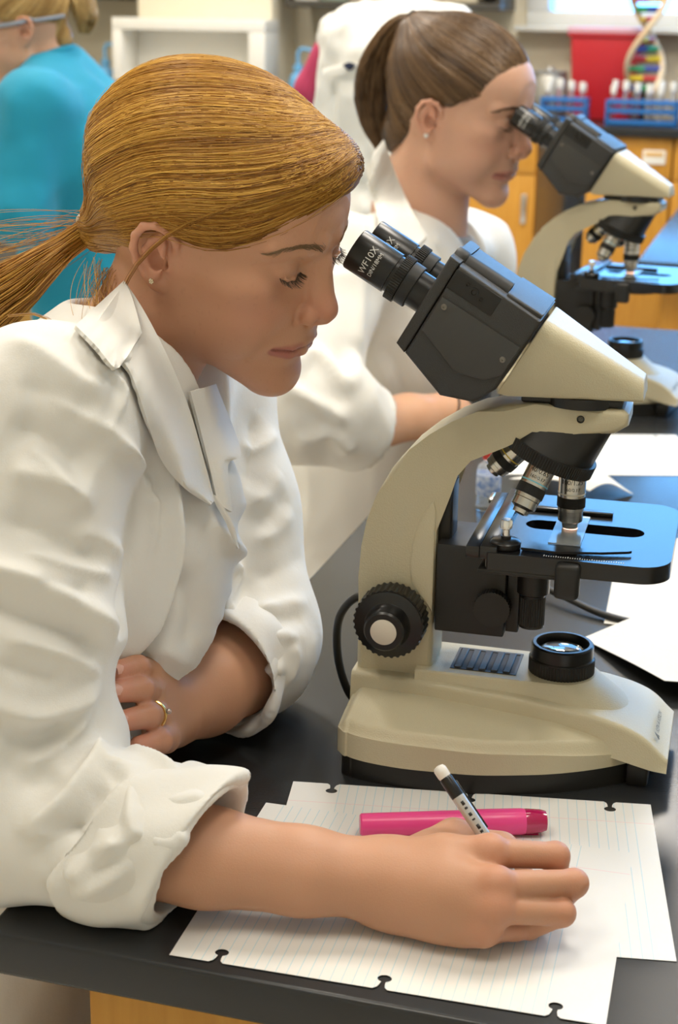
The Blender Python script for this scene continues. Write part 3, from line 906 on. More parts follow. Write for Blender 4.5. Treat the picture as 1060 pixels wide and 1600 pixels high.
# white paper towels by the base of the first microscope
M_TOWEL = mat('paper_towel', (0.64, 0.625, 0.585), 0.85, bump=[(260, 0.25, 3), (30, 0.3, 2)])
def towel(name, corners, label, amp=0.006, nx=40, seed=0, z=0.001, cat='paper towel', notchc=None, m=None):
    r = np.random.RandomState(seed)
    ph = r.rand(6) * 6.28; fr = 6 + r.rand(6) * 14; an = r.rand(6) * 6.28
    A, B, C, D_ = [np.array(c, float) for c in corners]
    V = []; F = []
    for i in range(nx + 1):
        for j in range(nx + 1):
            s, q = i / nx, j / nx
            p = (A * (1 - s) + B * s) * (1 - q) + (D_ * (1 - s) + C * s) * q
            hgt = 0
            for k in range(6):
                hgt += math.sin((p[0] * math.cos(an[k]) + p[1] * math.sin(an[k])) * fr[k] * 3 + ph[k])
            hh = amp * (0.5 + hgt / 6)
            V.append((p[0], p[1], (p[2] if len(p) > 2 else 0) + max(0.0, hh) + z))
    for i in range(nx):
        for j in range(nx):
            a = i * (nx + 1) + j
            F.append((a, a + nx + 1, a + nx + 2, a + 1))
    me = bpy.data.meshes.new(name); me.from_pydata(V, [], F); me.update()
    bm = bmesh.new(); bm.from_mesh(me); bpy.data.meshes.remove(me)
    bmesh.ops.recalc_face_normals(bm, faces=bm.faces[:])
    bmesh.ops.solidify(bm, geom=bm.faces[:], thickness=0.0006)
    o = obj(name, bm, m or M_TOWEL, None, 60); o.location = (0, 0, TZ)
    tag(o, label, cat)
    return o
towel('paper_towel', [(0.240, 1.456, 0.0), (0.293, 1.318, 0.012), (0.56, 1.30, 0.014), (0.50, 1.66, 0.012)], 'large creased white paper towel behind the lamp of the first microscope', 0.007, 40, 3)
towel('paper_sheet', [(0.268, 1.50, 0.0), (0.52, 1.44, 0.0), (0.56, 1.72, 0.0), (0.335, 1.80, 0.0)], 'flat white paper lying under the creased paper towel', 0.0008, 10, 4, 0.0004, 'paper')
towel('paper_towel', [(0.22, 1.99, 0), (0.31, 1.90, 0), (0.375, 1.955, 0), (0.28, 2.06, 0)], 'crumpled white tissue on the bench behind the microscope stage', 0.034, 30, 9)
# loose cord on the bench
bm = bmesh.new()
add_tube(bm, smooth_path([(0.207, 1.585, 0.012), (0.235, 1.55, 0.010), (0.262, 1.52, 0.006), (0.29, 1.50, 0.004), (0.33, 1.48, 0.004), (0.40, 1.47, 0.004)], 8), 0.0038, 10)
o = obj('power_cord', bm, M_BLKSAT); o.location = (0, 0, TZ); tag(o, 'short black power cord running under the creased paper towel', 'cord')
pl = None
bm = bmesh.new(); add_box(bm, (-0.012, -0.007, -0.006), (0.012, 0.007, 0.006), T(0.205, 1.588, 0.0125) @ RZ(-48) @ RY(5), 0.002)
plug = obj('plug', bm, M_BLK, o)
# small bottle with red cap
M_CLEAR = mat('clear_plastic', (0.88, 0.90, 0.90), 0.12, trans=0.75, ior=1.3)
t = empty('dropper_bottle', (0.183, 1.885, TZ)); tag(t, 'small clear bottle with a blue label and red cap', 'bottle')
bm = bmesh.new(); add_lathe(bm, [(0.0135, 0), (0.015, 0.0015), (0.015, 0.05), (0.013, 0.056), (0.007, 0.060), (0.007, 0.066)], None, 32); obj('body', bm, M_CLEAR, t)
bm = bmesh.new(); add_lathe(bm, [(0.0152, 0.020), (0.0153, 0.0205), (0.0153, 0.044), (0.0152, 0.0445)], None, 32); obj('label', bm, mat('blue_label', (0.12, 0.25, 0.62), 0.5, noise=(140, 0.8, (0.8, 0.85, 0.9))), t)
bm = bmesh.new(); add_knurl(bm, 0.0085, 0.064, 0.074, 24, 0.0005); add_lathe(bm, [(0.006, 0.074), (0.003, 0.088), (0.0018, 0.0885)], None, 24); obj('cap', bm, mat('red_plastic', (0.62, 0.05, 0.04), 0.35), t)
# pink highlighter lying on the sheets
M_PINK = mat('pink_barrel', (0.86, 0.07, 0.28), 0.28)
M_PINKD = mat('magenta_cap_clear', (0.45, 0.01, 0.09), 0.12, coat=0.5)
hl = empty('highlighter'); tag(hl, 'bright pink highlighter lying on the ruled sheets behind the hand', 'highlighter')
bm = bmesh.new(); add_lathe(bm, [(0.0072, 0.0), (0.0082, 0.001), (0.0084, 0.01), (0.0090, 0.05), (0.0092, 0.075), (0.0090, 0.079)], None, 28); obj('barrel', bm, M_PINK, hl)
bm = bmesh.new(); add_lathe(bm, [(0.0094, 0.070), (0.0097, 0.071), (0.0097, 0.108), (0.0092, 0.111)], None, 28); obj('cap', bm, M_PINK, hl)
bm = bmesh.new(); add_lathe(bm, [(0.0092, 0.108), (0.0094, 0.112), (0.0086, 0.121), (0.0074, 0.1245), (0.004, 0.1255)], None, 28); obj('cap_end', bm, M_PINKD, hl)
bm = bmesh.new(); add_box(bm, (-0.0022, -0.0118, 0.076), (0.0022, -0.0098, 0.119), None, 0.0008); add_box(bm, (-0.0022, -0.0118, 0.112), (0.0022, -0.006, 0.120), None, 0.0008); obj('clip', bm, M_PINKD, hl)
bm = bmesh.new(); Mh = RY(90)
add_box(bm, (0.0022, -0.00895, 0.024), (0.0042, -0.0078, 0.034), None, 0.0006)
obj('printed_mark', bm, mat('maroon_print', (0.25, 0.01, 0.06), 0.5), hl, None)
def px_dir(a, b): return (Vector(b) - Vector(a)).normalized()
a_, b_ = Vector((0.0195, 1.0565, TZ + 0.0112)), Vector((0.1588, 1.0672, TZ + 0.0112))
hl.matrix_world = frame(a_, b_ - a_) @ Matrix.Scale((b_ - a_).length / 0.1255, 4, (0, 0, 1))
# ------------------------------------------------------------------ signed-distance modelling kit (bodies, hair, cloth)
class Field:
    def __init__(s, lo, hi, res):
        s.lo = np.array(lo, np.float32); s.res = float(res)
        s.n = np.ceil((np.array(hi) - np.array(lo)) / res).astype(int) + 1
        s.ax = [s.lo[i] + np.arange(s.n[i], dtype=np.float32) * res for i in range(3)]
        s.D = np.full(tuple(s.n), 1.0e3, np.float32)
    def _sub(s, lo, hi, m):
        sl = []
        for i in range(3):
            a = int(np.floor((lo[i] - m - s.lo[i]) / s.res)); b = int(np.ceil((hi[i] + m - s.lo[i]) / s.res)) + 1
            a = max(0, a); b = min(int(s.n[i]), b)
            if b <= a: return None
            sl.append(slice(a, b))
        return tuple(sl)
    def _grid(s, sl):
        return s.ax[0][sl[0]][:, None, None], s.ax[1][sl[1]][None, :, None], s.ax[2][sl[2]][None, None, :]
    def add(s, prim, k=0.0):
        fn, lo, hi = prim
        sl = s._sub(lo, hi, k + 3 * s.res)
        if sl is None: return s
        d = fn(*s._grid(sl)); a = s.D[sl]
        if k > 0:
            hh = np.clip(0.5 + 0.5 * (a - d) / k, 0, 1)
            s.D[sl] = a + (d - a) * hh - k * hh * (1 - hh)
        else: s.D[sl] = np.minimum(a, d)
        return s
    def cut(s, prim, k=0.0):
        fn, lo, hi = prim
        sl = s._sub(lo, hi, k + 3 * s.res)
        if sl is None: return s
        d = -fn(*s._grid(sl)); a = s.D[sl]
        if k > 0:
            hh = np.clip(0.5 - 0.5 * (a - d) / k, 0, 1)
            s.D[sl] = a + (d - a) * hh + k * hh * (1 - hh)
        else: s.D[sl] = np.maximum(a, d)
        return s
    def mesh(s):
        return surface_nets(s.D, s.lo, s.res)

def surface_nets(D, lo, res):
    ins = D < 0
    nx, ny, nz = D.shape
    c = ins.astype(np.int8)
    cnt = (c[:-1, :-1, :-1] + c[1:, :-1, :-1] + c[:-1, 1:, :-1] + c[:-1, :-1, 1:] + c[1:, 1:, :-1] + c[1:, :-1, 1:] + c[:-1, 1:, 1:] + c[1:, 1:, 1:])
    act = (cnt > 0) & (cnt < 8)
    ii = np.argwhere(act)
    vid = np.full(act.shape, -1, np.int64)
    vid[act] = np.arange(len(ii))
    acc = np.zeros((len(ii), 3)); num = np.zeros(len(ii))
    cor = [(0, 0, 0), (1, 0, 0), (0, 1, 0), (1, 1, 0), (0, 0, 1), (1, 0, 1), (0, 1, 1), (1, 1, 1)]
    vals = np.stack([D[ii[:, 0] + a, ii[:, 1] + b, ii[:, 2] + e] for a, b, e in cor], 1)
    vals = np.clip(vals, -50 * res, 50 * res)
    for p, q in [(0, 1), (2, 3), (4, 5), (6, 7), (0, 2), (1, 3), (4, 6), (5, 7), (0, 4), (1, 5), (2, 6), (3, 7)]:
        a, b = vals[:, p], vals[:, q]
        m = (a < 0) != (b < 0)
        t = np.where(m, a / np.where(m, a - b, 1), 0)
        P = np.array(cor[p], float); Q = np.array(cor[q], float)
        acc += np.where(m[:, None], P + t[:, None] * (Q - P), 0); num += m
    V = (ii + acc / np.maximum(num, 1)[:, None]) * res + np.array(lo, float)
    F = []
    for axis in range(3):
        a = ins
        s0 = [slice(None)] * 3; s1 = [slice(None)] * 3
        s0[axis] = slice(0, -1); s1[axis] = slice(1, None)
        ch = a[tuple(s0)] != a[tuple(s1)]
        e = np.argwhere(ch)
        u, v = (axis + 1) % 3, (axis + 2) % 3
        ok = (e[:, u] > 0) & (e[:, v] > 0) & (e[:, u] < D.shape[u] - 1) & (e[:, v] < D.shape[v] - 1)
        e = e[ok]
        def cell(du, dv):
            g = e.copy(); g[:, u] += du; g[:, v] += dv
            return vid[g[:, 0], g[:, 1], g[:, 2]]
        q = np.stack([cell(-1, -1), cell(0, -1), cell(0, 0), cell(-1, 0)], 1)
        flip = ~a[e[:, 0], e[:, 1], e[:, 2]]
        q[flip] = q[flip][:, ::-1]
        F.append(q)
    F = np.concatenate(F)
    F = F[(F >= 0).all(1)]
    return V, F

def np_mesh(name, V, F, color=None, smooth=True):
    me = bpy.data.meshes.new(name)
    V = np.asarray(V, np.float32); F = np.asarray(F, np.int32)
    k = F.shape[1]
    me.vertices.add(len(V)); me.vertices.foreach_set('co', V.ravel())
    me.loops.add(F.size); me.loops.foreach_set('vertex_index', F.ravel())
    me.polygons.add(len(F)); me.polygons.foreach_set('loop_start', np.arange(0, F.size, k, dtype=np.int32))
    me.polygons.foreach_set('loop_total', np.full(len(F), k, np.int32))
    if smooth: me.polygons.foreach_set('use_smooth', np.ones(len(F), bool))
    me.update(calc_edges=True)
    if color is not None:
        at = me.color_attributes.new('pigment', 'FLOAT_COLOR', 'POINT')
        cc = np.ones((len(V), 4), np.float32); cc[:, :3] = color
        at.data.foreach_set('color', cc.ravel())
    return me

def vnormals(V, F):
    n = np.zeros_like(V)
    a = V[F[:, 2]] - V[F[:, 0]]; b = V[F[:, 3 if F.shape[1] > 3 else 1]] - V[F[:, 1 if F.shape[1] > 3 else 0]]
    fn = np.cross(a, b) if F.shape[1] > 3 else np.cross(V[F[:, 1]] - V[F[:, 0]], V[F[:, 2]] - V[F[:, 0]])
    for i in range(F.shape[1]): np.add.at(n, F[:, i], fn)
    return n / np.maximum(np.linalg.norm(n, axis=1, keepdims=True), 1e-12)

def relax(V, F, it=1, w=0.5):
    """Laplacian smoothing over quad edges"""
    E = np.concatenate([F[:, [i, (i + 1) % F.shape[1]]] for i in range(F.shape[1])])
    for _ in range(it):
        s = np.zeros_like(V); c = np.zeros(len(V))
        np.add.at(s, E[:, 0], V[E[:, 1]]); np.add.at(s, E[:, 1], V[E[:, 0]])
        np.add.at(c, E[:, 0], 1); np.add.at(c, E[:, 1], 1)
        V = V + w * (s / np.maximum(c, 1)[:, None] - V)
    return V

# primitives: (function, lower corner, upper corner)
def pr_ell(c, r, R=None):
    c = np.array(c, np.float32); r = np.array(r, np.float32)
    m = float(max(r))
    Rm = None if R is None else np.array(R, np.float32)
    def fn(X, Y, Z):
        x, y, z = X - c[0], Y - c[1], Z - c[2]
        if Rm is not None:
            x, y, z = (Rm[0, 0] * x + Rm[1, 0] * y + Rm[2, 0] * z, Rm[0, 1] * x + Rm[1, 1] * y + Rm[2, 1] * z, Rm[0, 2] * x + Rm[1, 2] * y + Rm[2, 2] * z)
        k0 = np.sqrt((x / r[0]) ** 2 + (y / r[1]) ** 2 + (z / r[2]) ** 2)
        k1 = np.sqrt((x / r[0] ** 2) ** 2 + (y / r[1] ** 2) ** 2 + (z / r[2] ** 2) ** 2)
        return k0 * (k0 - 1.0) / np.maximum(k1, 1e-9)
    e = np.array([m] * 3) if Rm is not None else r
    return fn, c - e, c + e

def pr_cap(a, b, ra, rb=None, flat=None):
    """tapered capsule; flat=(direction, factor) squeezes the section along that direction"""
    a = np.array(a, np.float32); b = np.array(b, np.float32); rb = ra if rb is None else rb
    ba = b - a; L2 = float(ba @ ba) + 1e-12
    if flat is not None:
        fd = np.array(flat[0], np.float32)
        fd = fd - ba * (fd @ ba) / L2
        fd = fd / max(1e-9, float(np.linalg.norm(fd))); fk = flat[1]
    def fn(X, Y, Z):
        x, y, z = X - a[0], Y - a[1], Z - a[2]
        t = np.clip((x * ba[0] + y * ba[1] + z * ba[2]) / L2, 0, 1)
        x = x - t * ba[0]; y = y - t * ba[1]; z = z - t * ba[2]
        r = ra + (rb - ra) * t
        if flat is not None:
            s = x * fd[0] + y * fd[1] + z * fd[2]
            q = s * (1.0 / fk - 1.0)
            x = x + q * fd[0]; y = y + q * fd[1]; z = z + q * fd[2]
        return np.sqrt(x * x + y * y + z * z) - r
    m = max(ra, rb)
    return fn, np.minimum(a, b) - m, np.maximum(a, b) + m

def chain(F, pts, rad, k, cut=False, flat=None):
    for i in range(len(pts) - 1):
        p = pr_cap(pts[i], pts[i + 1], rad[i], rad[i + 1], flat)
        (F.cut if cut else F.add)(p, k)

def vnoise(P, freq, seed=0):
    """smooth value noise at points P (n,3)"""
    r = np.random.RandomState(seed); tab = r.rand(4096).astype(np.float32)
    q = P * freq + 100.0
    i = np.floor(q).astype(np.int64); f = q - i; f = f * f * (3 - 2 * f)
    def hsh(a, b, c): return tab[(a * 73856093 ^ b * 19349663 ^ c * 83492791) & 4095]
    o = 0
    for dx in (0, 1):
        for dy in (0, 1):
            for dz in (0, 1):
                w = (f[:, 0] if dx else 1 - f[:, 0]) * (f[:, 1] if dy else 1 - f[:, 1]) * (f[:, 2] if dz else 1 - f[:, 2])
                o = o + w * hsh(i[:, 0] + dx, i[:, 1] + dy, i[:, 2] + dz)
    return o * 2 - 1

def seg_dist(P, pts):
    """distance of points to a polyline and the parameter along it"""
    best = np.full(len(P), 1e9); par = np.zeros(len(P)); n = len(pts) - 1
    for i in range(n):
        a = np.array(pts[i]); ba = np.array(pts[i + 1]) - a
        t = np.clip(((P - a) @ ba) / max(ba @ ba, 1e-12), 0, 1)
        d = np.linalg.norm(P - a - t[:, None] * ba, axis=1)
        m = d < best; best[m] = d[m]; par[m] = (i + t[m]) / n
    return best, par

def rot3(yaw, pitch, roll):
    cy, sy, cp, sp, cr, sr = math.cos(yaw), math.sin(yaw), math.cos(pitch), math.sin(pitch), math.cos(roll), math.sin(roll)
    Rz = np.array([[cy, -sy, 0], [sy, cy, 0], [0, 0, 1]]); Ry = np.array([[cp, 0, sp], [0, 1, 0], [-sp, 0, cp]]); Rx = np.array([[1, 0, 0], [0, cr, -sr], [0, sr, cr]])
    return Rz @ Ry @ Rx

def tubes(curves, radii, n=3, colors=None):
    """many thin strands as one mesh: curves (m, k, 3)"""
    C = np.asarray(curves, float); m, k, _ = C.shape
    Tn = np.gradient(C, axis=1); Tn /= np.maximum(np.linalg.norm(Tn, axis=2, keepdims=True), 1e-12)
    ref = np.zeros_like(Tn); ref[..., 2] = 1.0
    bad = np.abs(Tn[..., 2]) > 0.95; ref[bad] = (1, 0, 0)
    U = np.cross(Tn, ref); U /= np.maximum(np.linalg.norm(U, axis=2, keepdims=True), 1e-12); W = np.cross(Tn, U)
    R = np.broadcast_to(np.asarray(radii, float), (m, k)) if np.ndim(radii) < 2 else np.asarray(radii)
    ring = []
    for j in range(n):
        a = 2 * math.pi * j / n
        ring.append(C + (U * math.cos(a) + W * math.sin(a)) * R[..., None])
    V = np.stack(ring, 2).reshape(-1, 3)
    base = (np.arange(m)[:, None] * k + np.arange(k - 1)[None]) * n
    F = []
    for j in range(n):
        j2 = (j + 1) % n
        F.append(np.stack([base + j, base + j2, base + n + j2, base + n + j], -1).reshape(-1, 4))
    F = np.concatenate(F)
    col = None
    if colors is not None:
        cc = np.asarray(colors, float)
        if cc.ndim == 2: cc = np.repeat(cc[:, None], k, 1)
        col = np.repeat(cc[:, :, None], n, 2).reshape(-1, 3)
    return V, F, col
# ------------------------------------------------------------------ heads (millimetres: x forward, y to the person's left, z up)
SKIN = np.array([0.63, 0.335, 0.205])
M_SKIN = mat('skin', (0.6, 0.36, 0.24), 0.46, spec=0.4, attr='pigment', sss=(0.22, (1.0, 0.35, 0.2), 0.006), bump=[(900, 0.10, 3)])
LIP_U = [(81, -24.5, -53.0), (88.5, -14, -51.0), (94.0, -4.5, -49.2), (94.0, 0, -49.8), (94.0, 4.5, -49.2), (88.5, 14, -51.0), (81, 24.5, -53.0)]
LIP_L = [(80, -23.5, -54.6), (87.5, -12, -58.0), (91.3, 0, -59.6), (87.5, 12, -58.0), (80, 23.5, -54.6)]
MOUTH = [(80.5, -26.5, -52.9), (85.5, -20.5, -53.6), (92, -11, -54.0), (97, 0, -54.0), (92, 11, -54.0), (85.5, 20.5, -53.6), (80.5, 26.5, -52.9)]
EYE = (72.5, 31.0, 14.0)

def head_field(neck_to=None, res=1.45, smile=0.0, ears=(-1, 1), lo=(-165, -92, -225), hi=(122, 92, 134)):
    F = Field(lo, hi, res)
    F.add(pr_ell((-7, 0, 42), (92, 70, 72)))
    F.add(pr_ell((-12, 0, 8), (80, 66, 58)), 20)
    F.add(pr_ell((44, 0, 44), (50, 57, 50)), 20)
    F.add(pr_ell((38, 0, -8), (50, 58, 52)), 20)
    F.add(pr_ell((52, 0, -42), (36, 42, 44)), 20)
    for s in (-1, 1):
        F.add(pr_cap((10, s * 45, -56), (70, s * 13, -86), 17, 15.5), 16)      # jaw
        F.add(pr_cap((6, s * 50, -10), (10, s * 46, -54), 18, 16), 18)         # ramus
        F.add(pr_ell((58, s * 33, -26), (26, 25, 29)), 14)                     # cheek
        F.add(pr_ell((36, s * 40, -42), (34, 18, 30)), 18)                     # fullness between cheek and jaw
        F.add(pr_ell((50, s * 46, -2), (27, 17, 17)), 14)                      # cheekbone
    F.add(pr_ell((77, 0, -88), (16.5, 19, 17.5)), 12)                            # chin
    F.add(pr_ell((70, 0, -47), (26.5, 30, 27)), 12)                            # muzzle
    for s in (-1, 1):
        F.cut(pr_ell((99, s * 31, 13), (16, 17, 12)), 10)                      # sockets
        F.add(pr_cap((86, s * 10, 32), (71, s * 46, 31), 8.5, 7), 9)           # brow
        F.add(pr_ell((EYE[0], s * EYE[1], EYE[2]), (13.4, 13.8, 12.6)), 2.5)   # closed lids over the eyeball
        # upper lid fold and lower lid fold
        cr = [(79, s * 45, 17), (85.0, s * 38, 22.2), (87.0, s * 30, 23.0), (84.0, s * 20, 20.5)]
        chain(F, cr, [0.5, 1.1, 1.1, 0.3], 2.2, True)
        ln = [(80.4, s * 44.5, 9.6), (84.6, s * 38.5, 6.6), (86.0, s * 31, 6.0), (83.8, s * 22.5, 8.0), (80.5, s * 17, 9.5)]
        chain(F, ln, [0.5, 0.9, 0.9, 0.9, 0.5], 1.2, True)                       # lash line
        lid = [(80.6, s * 44.5, 11.2), (85.2, s * 38.5, 8.8), (86.8, s * 31, 8.2), (84.4, s * 22.5, 10.0), (81.0, s * 17, 11.0)]
        chain(F, lid, [0.6, 0.9, 0.9, 0.8, 0.5], 1.6)                           # lid margin
        F.cut(pr_ell((92, s * 36, -4), (8, 13, 4)), 9)                         # hollow under the eye
    # nose
    F.add(pr_cap((86, 0, 22), (101, 0, -13), 5.6, 7.8), 8)
    F.add(pr_ell((102.8, 0, -19.2), (10.0, 10.0, 9.4)), 5)
    for s in (-1, 1):
        F.add(pr_ell((94.5, s * 12.2, -24.5), (9.0, 6.4, 7.2)), 3.0)
        F.add(pr_cap((89, s * 5, 12), (96, s * 5, -12), 6, 5.6), 8)
        F.cut(pr_ell((98.0, s * 6.4, -31.4), (6.6, 3.6, 4.2), rot3(s * 0.35, 0, 0)), 2.0)
        F.cut(pr_cap((93.5, s * 19, -18), (89.5, s * 18, -30), 2.4, 1.4), 4)
    F.add(pr_cap((104, 0, -26.5), (95, 0, -33), 4.4, 4.6), 4)
    # lips
    def lay(pts, off):
        p = np.array(pts, float); q = field_push(F, p, off); w = sstep(5, 13, np.abs(p[:, 1]))[:, None]
        return [tuple(v) for v in p * (1 - w) + q * w]
    F.lip_u = lay(LIP_U, -1.2); F.lip_l = lay(LIP_L, -1.6)
    chain(F, F.lip_u, [0.8, 2.2, 3.0, 2.8, 3.0, 2.2, 0.8], 3.5)
    chain(F, F.lip_l, [0.8, 3.6, 4.9, 3.6, 0.8], 3.5)
    F.mouth = lay(MOUTH, 0.0)
    chain(F, F.mouth, [0.4, 0.8, 1.1, 1.3, 1.1, 0.8, 0.4], 1.6, True)
    F.cut(pr_cap((102, 0, -36), (102.5, 0, -44), 1.6, 1.6), 3)                  # philtrum
    F.cut(pr_ell((100, 0, -71), (8.5, 17, 4.6)), 8)                             # groove above the chin
    F.add(pr_cap((-22, 0, -30), (-44, 0, -150), 47, 50), 18)                    # neck
    # ears
    for s in ears:
        g = lambda pts: [(x * 0.92, s * y, z * 0.80 - 3.0) for x, y, z in pts]
        F.add(pr_ell((-6.5, s * 71.5, -0.5), (12.5, 5.0, 22), rot3(s * 0.42, -0.12, 0)), 4)
        F.add(pr_ell((-3, s * 68, -23), (8.4, 4.6, 8.6)), 5)
        hel = g([(6, 67, 3), (10, 69, 12), (9.5, 72, 22), (4, 75.5, 30), (-6, 79, 33), (-16, 81, 28), (-21, 82, 17), (-21.5, 81, 4), (-18, 78, -9), (-11, 73.5, -20), (-5, 70, -28)])
        F.cut(pr_ell((-8.5, s * 78.5, 7), (8.4, 5.0, 13), rot3(s * 0.42, -0.1, 0)), 3)   # scapha
        chain(F, hel, [2.2, 2.6, 2.9, 3.0, 3.0, 3.0, 3.0, 3.0, 3.1, 3.4, 3.6], 2.0)
        ant = g([(-4, 73, 23), (-10, 75, 15), (-13.5, 76, 5), (-12, 74, -5), (-6, 71, -12.5), (0, 70, -14)])
        chain(F, ant, [2.0, 2.6, 2.8, 2.8, 2.6, 2.2], 2.5)
        F.cut(pr_ell((-2.5, s * 74, -4), (7.0, 7.6, 7.8)), 2.5)                 # concha
        F.add(pr_ell((7.0, s * 68.5, -6.5), (4.0, 4.6, 5.4), rot3(-s * 0.3, 0, 0)), 2.5)
        F.cut(pr_cap((3.2, s * 72, -6.5), (5.5, s * 60, -6.5), 3.0, 2.4), 1.5)
    return F

def head_color(V, base=SKIN, blush=1.0, HF=None):
    """pigment: lips, cheeks, nose, ears, lash line"""
    n = len(V); col = np.tile(base, (n, 1))
    ay = np.abs(V[:, 1]); Pm = np.stack([V[:, 0], ay, V[:, 2]], 1)
    def g(c, r): return np.exp(-(((Pm - np.array(c)) / np.array(r)) ** 2).sum(1))
    def mixc(w, c):
        nonlocal col
        w = np.clip(w, 0, 1)[:, None]; col = col * (1 - w) + np.array(c) * w
    mott = 0.5 + 0.5 * vnoise(V, 0.09, 3)
    mixc(0.55 * blush * g((66, 42, -18), (28, 24, 24)) * (0.7 + 0.3 * mott), (0.60, 0.25, 0.17))
    mixc(0.55 * blush * g((104, 4, -18), (16, 16, 13)), (0.60, 0.24, 0.16))
    mixc(0.40 * blush * g((76, 0, -88), (20, 24, 18)), (0.58, 0.27, 0.18))
    mixc(0.55 * g((-6, 78, 5), (24, 14, 36)), (0.62, 0.27, 0.19))
    mixc(0.25 * g((84, 31, 15), (10, 16, 9)), (0.50, 0.26, 0.17))
    du, _ = seg_dist(V, HF.lip_u if HF else LIP_U); dl, _ = seg_dist(V, HF.lip_l if HF else LIP_L)
    front = sstep(68, 80, V[:, 0])
    mixc(0.8 * (1 - sstep(2.6, 4.6, np.minimum(du - 0.2, dl - 1.4))) * front, (0.44, 0.14, 0.115))
    dm, _ = seg_dist(V, HF.mouth if HF else MOUTH)
    mixc(0.75 * (1 - sstep(0.8, 2.0, dm)) * front, (0.20, 0.055, 0.045))
    for s in (1,):
        ln = [(80.4, 44.5, 9.6), (84.6, 38.5, 6.8), (86.0, 31, 6.2), (83.8, 22.5, 8.2), (80.5, 17, 9.7)]
        d, _ = seg_dist(Pm, ln)
        mixc(0.85 * (1 - sstep(0.9, 2.2, d)), (0.11, 0.06, 0.04))
    sp = vnoise(V, 0.55, 9) * vnoise(V, 0.23, 4)
    mixc(0.10 * (sp > 0.30), (0.35, 0.17, 0.10))
    return col

def lash_curves(side=-1, n=70, L=9.5, seed=1):
    r = np.random.RandomState(seed); out = []
    P = np.array([(80.8, 44.5, 10.2), (85.6, 38.5, 7.6), (87.2, 31, 7.0), (85.0, 22.5, 8.8), (81.5, 17, 10.2)])
    for i in range(n):
        t = (i + r.rand()) / n * 4; k = min(3, int(t)); f = t - k
        p = P[k] * (1 - f) + P[k + 1] * f
        fan = (p[1] - 30) / 14.0
        l = L * (0.7 + 0.3 * r.rand()) * (1 - 0.25 * abs(fan) ** 2)
        d = np.array([0.85, 0.5 * fan + 0.08 * r.randn(), -0.62 + 0.06 * r.randn()]); d /= np.linalg.norm(d)
        u = np.linspace(0, 1, 6)[:, None]
        c = p + d * l * u + np.array([0, 0, 1.0]) * (l * 0.30) * u ** 2
        c[:, 1] *= side
        out.append(c)
    return np.array(out)

def brow_curves(side=-1, n=150, seed=2):
    r = np.random.RandomState(seed); out = []
    P = np.array([(95.5, 11, 30.0), (93.5, 20, 33.0), (88.0, 32, 35.5), (80.0, 42, 34.5), (72, 49.5, 30.0)])
    for i in range(n):
        t = r.rand() * 4; k = min(3, int(t)); f = t - k
        p = P[k] * (1 - f) + P[k + 1] * f
        wd = 3.4 * (1 - t / 4.6)
        p = p + np.array([0.2, 0, (r.rand() - 0.5) * 2 * wd])
        tg = P[k + 1] - P[k]; tg = tg / np.linalg.norm(tg)
        d = tg + np.array([0.25, 0, (0.5 - 0.12 * t) * (0.4 + 0.6 * r.rand()) - (0.35 if p[2] > 34 else 0.0)]); d /= np.linalg.norm(d)
        l = 6.5 + 2.5 * r.rand()
        u = np.linspace(0, 1, 5)[:, None]
        c = p + d * l * u - np.array([0.16, 0, 0]) * l * u ** 1.5
        c[:, 1] *= side
        out.append(c)
    return np.array(out)

def hair_mat(name, rough=0.34, spec=0.6):
    return mat(name, (0.4, 0.22, 0.07), rough, spec=spec, attr='pigment')
M_LASH = mat('lash_hair', (0.07, 0.04, 0.022), 0.5)
M_BROW = mat('brow_hair', (0.27, 0.165, 0.085), 0.5)

def field_push(F, P, off=0.3, it=5):
    """move points along the field's gradient until they lie `off` outside its surface"""
    sh = P.shape; Q = P.reshape(-1, 3).astype(float).copy(); offv = np.broadcast_to(np.asarray(off, float), sh[:-1]).reshape(-1)
    def samp(A):
        g = (A - F.lo) / F.res
        g = np.clip(g, 0.01, np.array(F.n) - 2.01)
        i = g.astype(int); f = g - i; o = 0
        for dx in (0, 1):
            for dy in (0, 1):
                for dz in (0, 1):
                    w = (f[:, 0] if dx else 1 - f[:, 0]) * (f[:, 1] if dy else 1 - f[:, 1]) * (f[:, 2] if dz else 1 - f[:, 2])
                    o = o + w * np.clip(F.D[i[:, 0] + dx, i[:, 1] + dy, i[:, 2] + dz], -25 * F.res, 25 * F.res)
        return o
    h_ = F.res * 0.8
    for _ in range(it):
        d = samp(Q)
        g = np.stack([samp(Q + e) - samp(Q - e) for e in np.eye(3) * h_], 1) / (2 * h_)
        gn = np.maximum((g ** 2).sum(1), 0.05)
        st = np.clip((offv - d) / gn, -12 * F.res, 12 * F.res)
        Q = Q + g * st[:, None]
    return Q.reshape(sh)
# ------------------------------------------------------------------ combed-back hair (local head millimetres)
def resample_keys(keys, n):
    """each key polyline -> n points, evenly along Catmull-Rom"""
    out = []
    for k in keys:
        p = np.array([list(v) for v in smooth_path(k, 10)])
        L = np.concatenate([[0], np.cumsum(np.linalg.norm(np.diff(p, axis=0), axis=1))]); L /= L[-1]
        t = np.linspace(0, 1, n)
        out.append(np.stack([np.interp(t, L, p[:, i]) for i in range(3)], 1))
    return np.array(out)

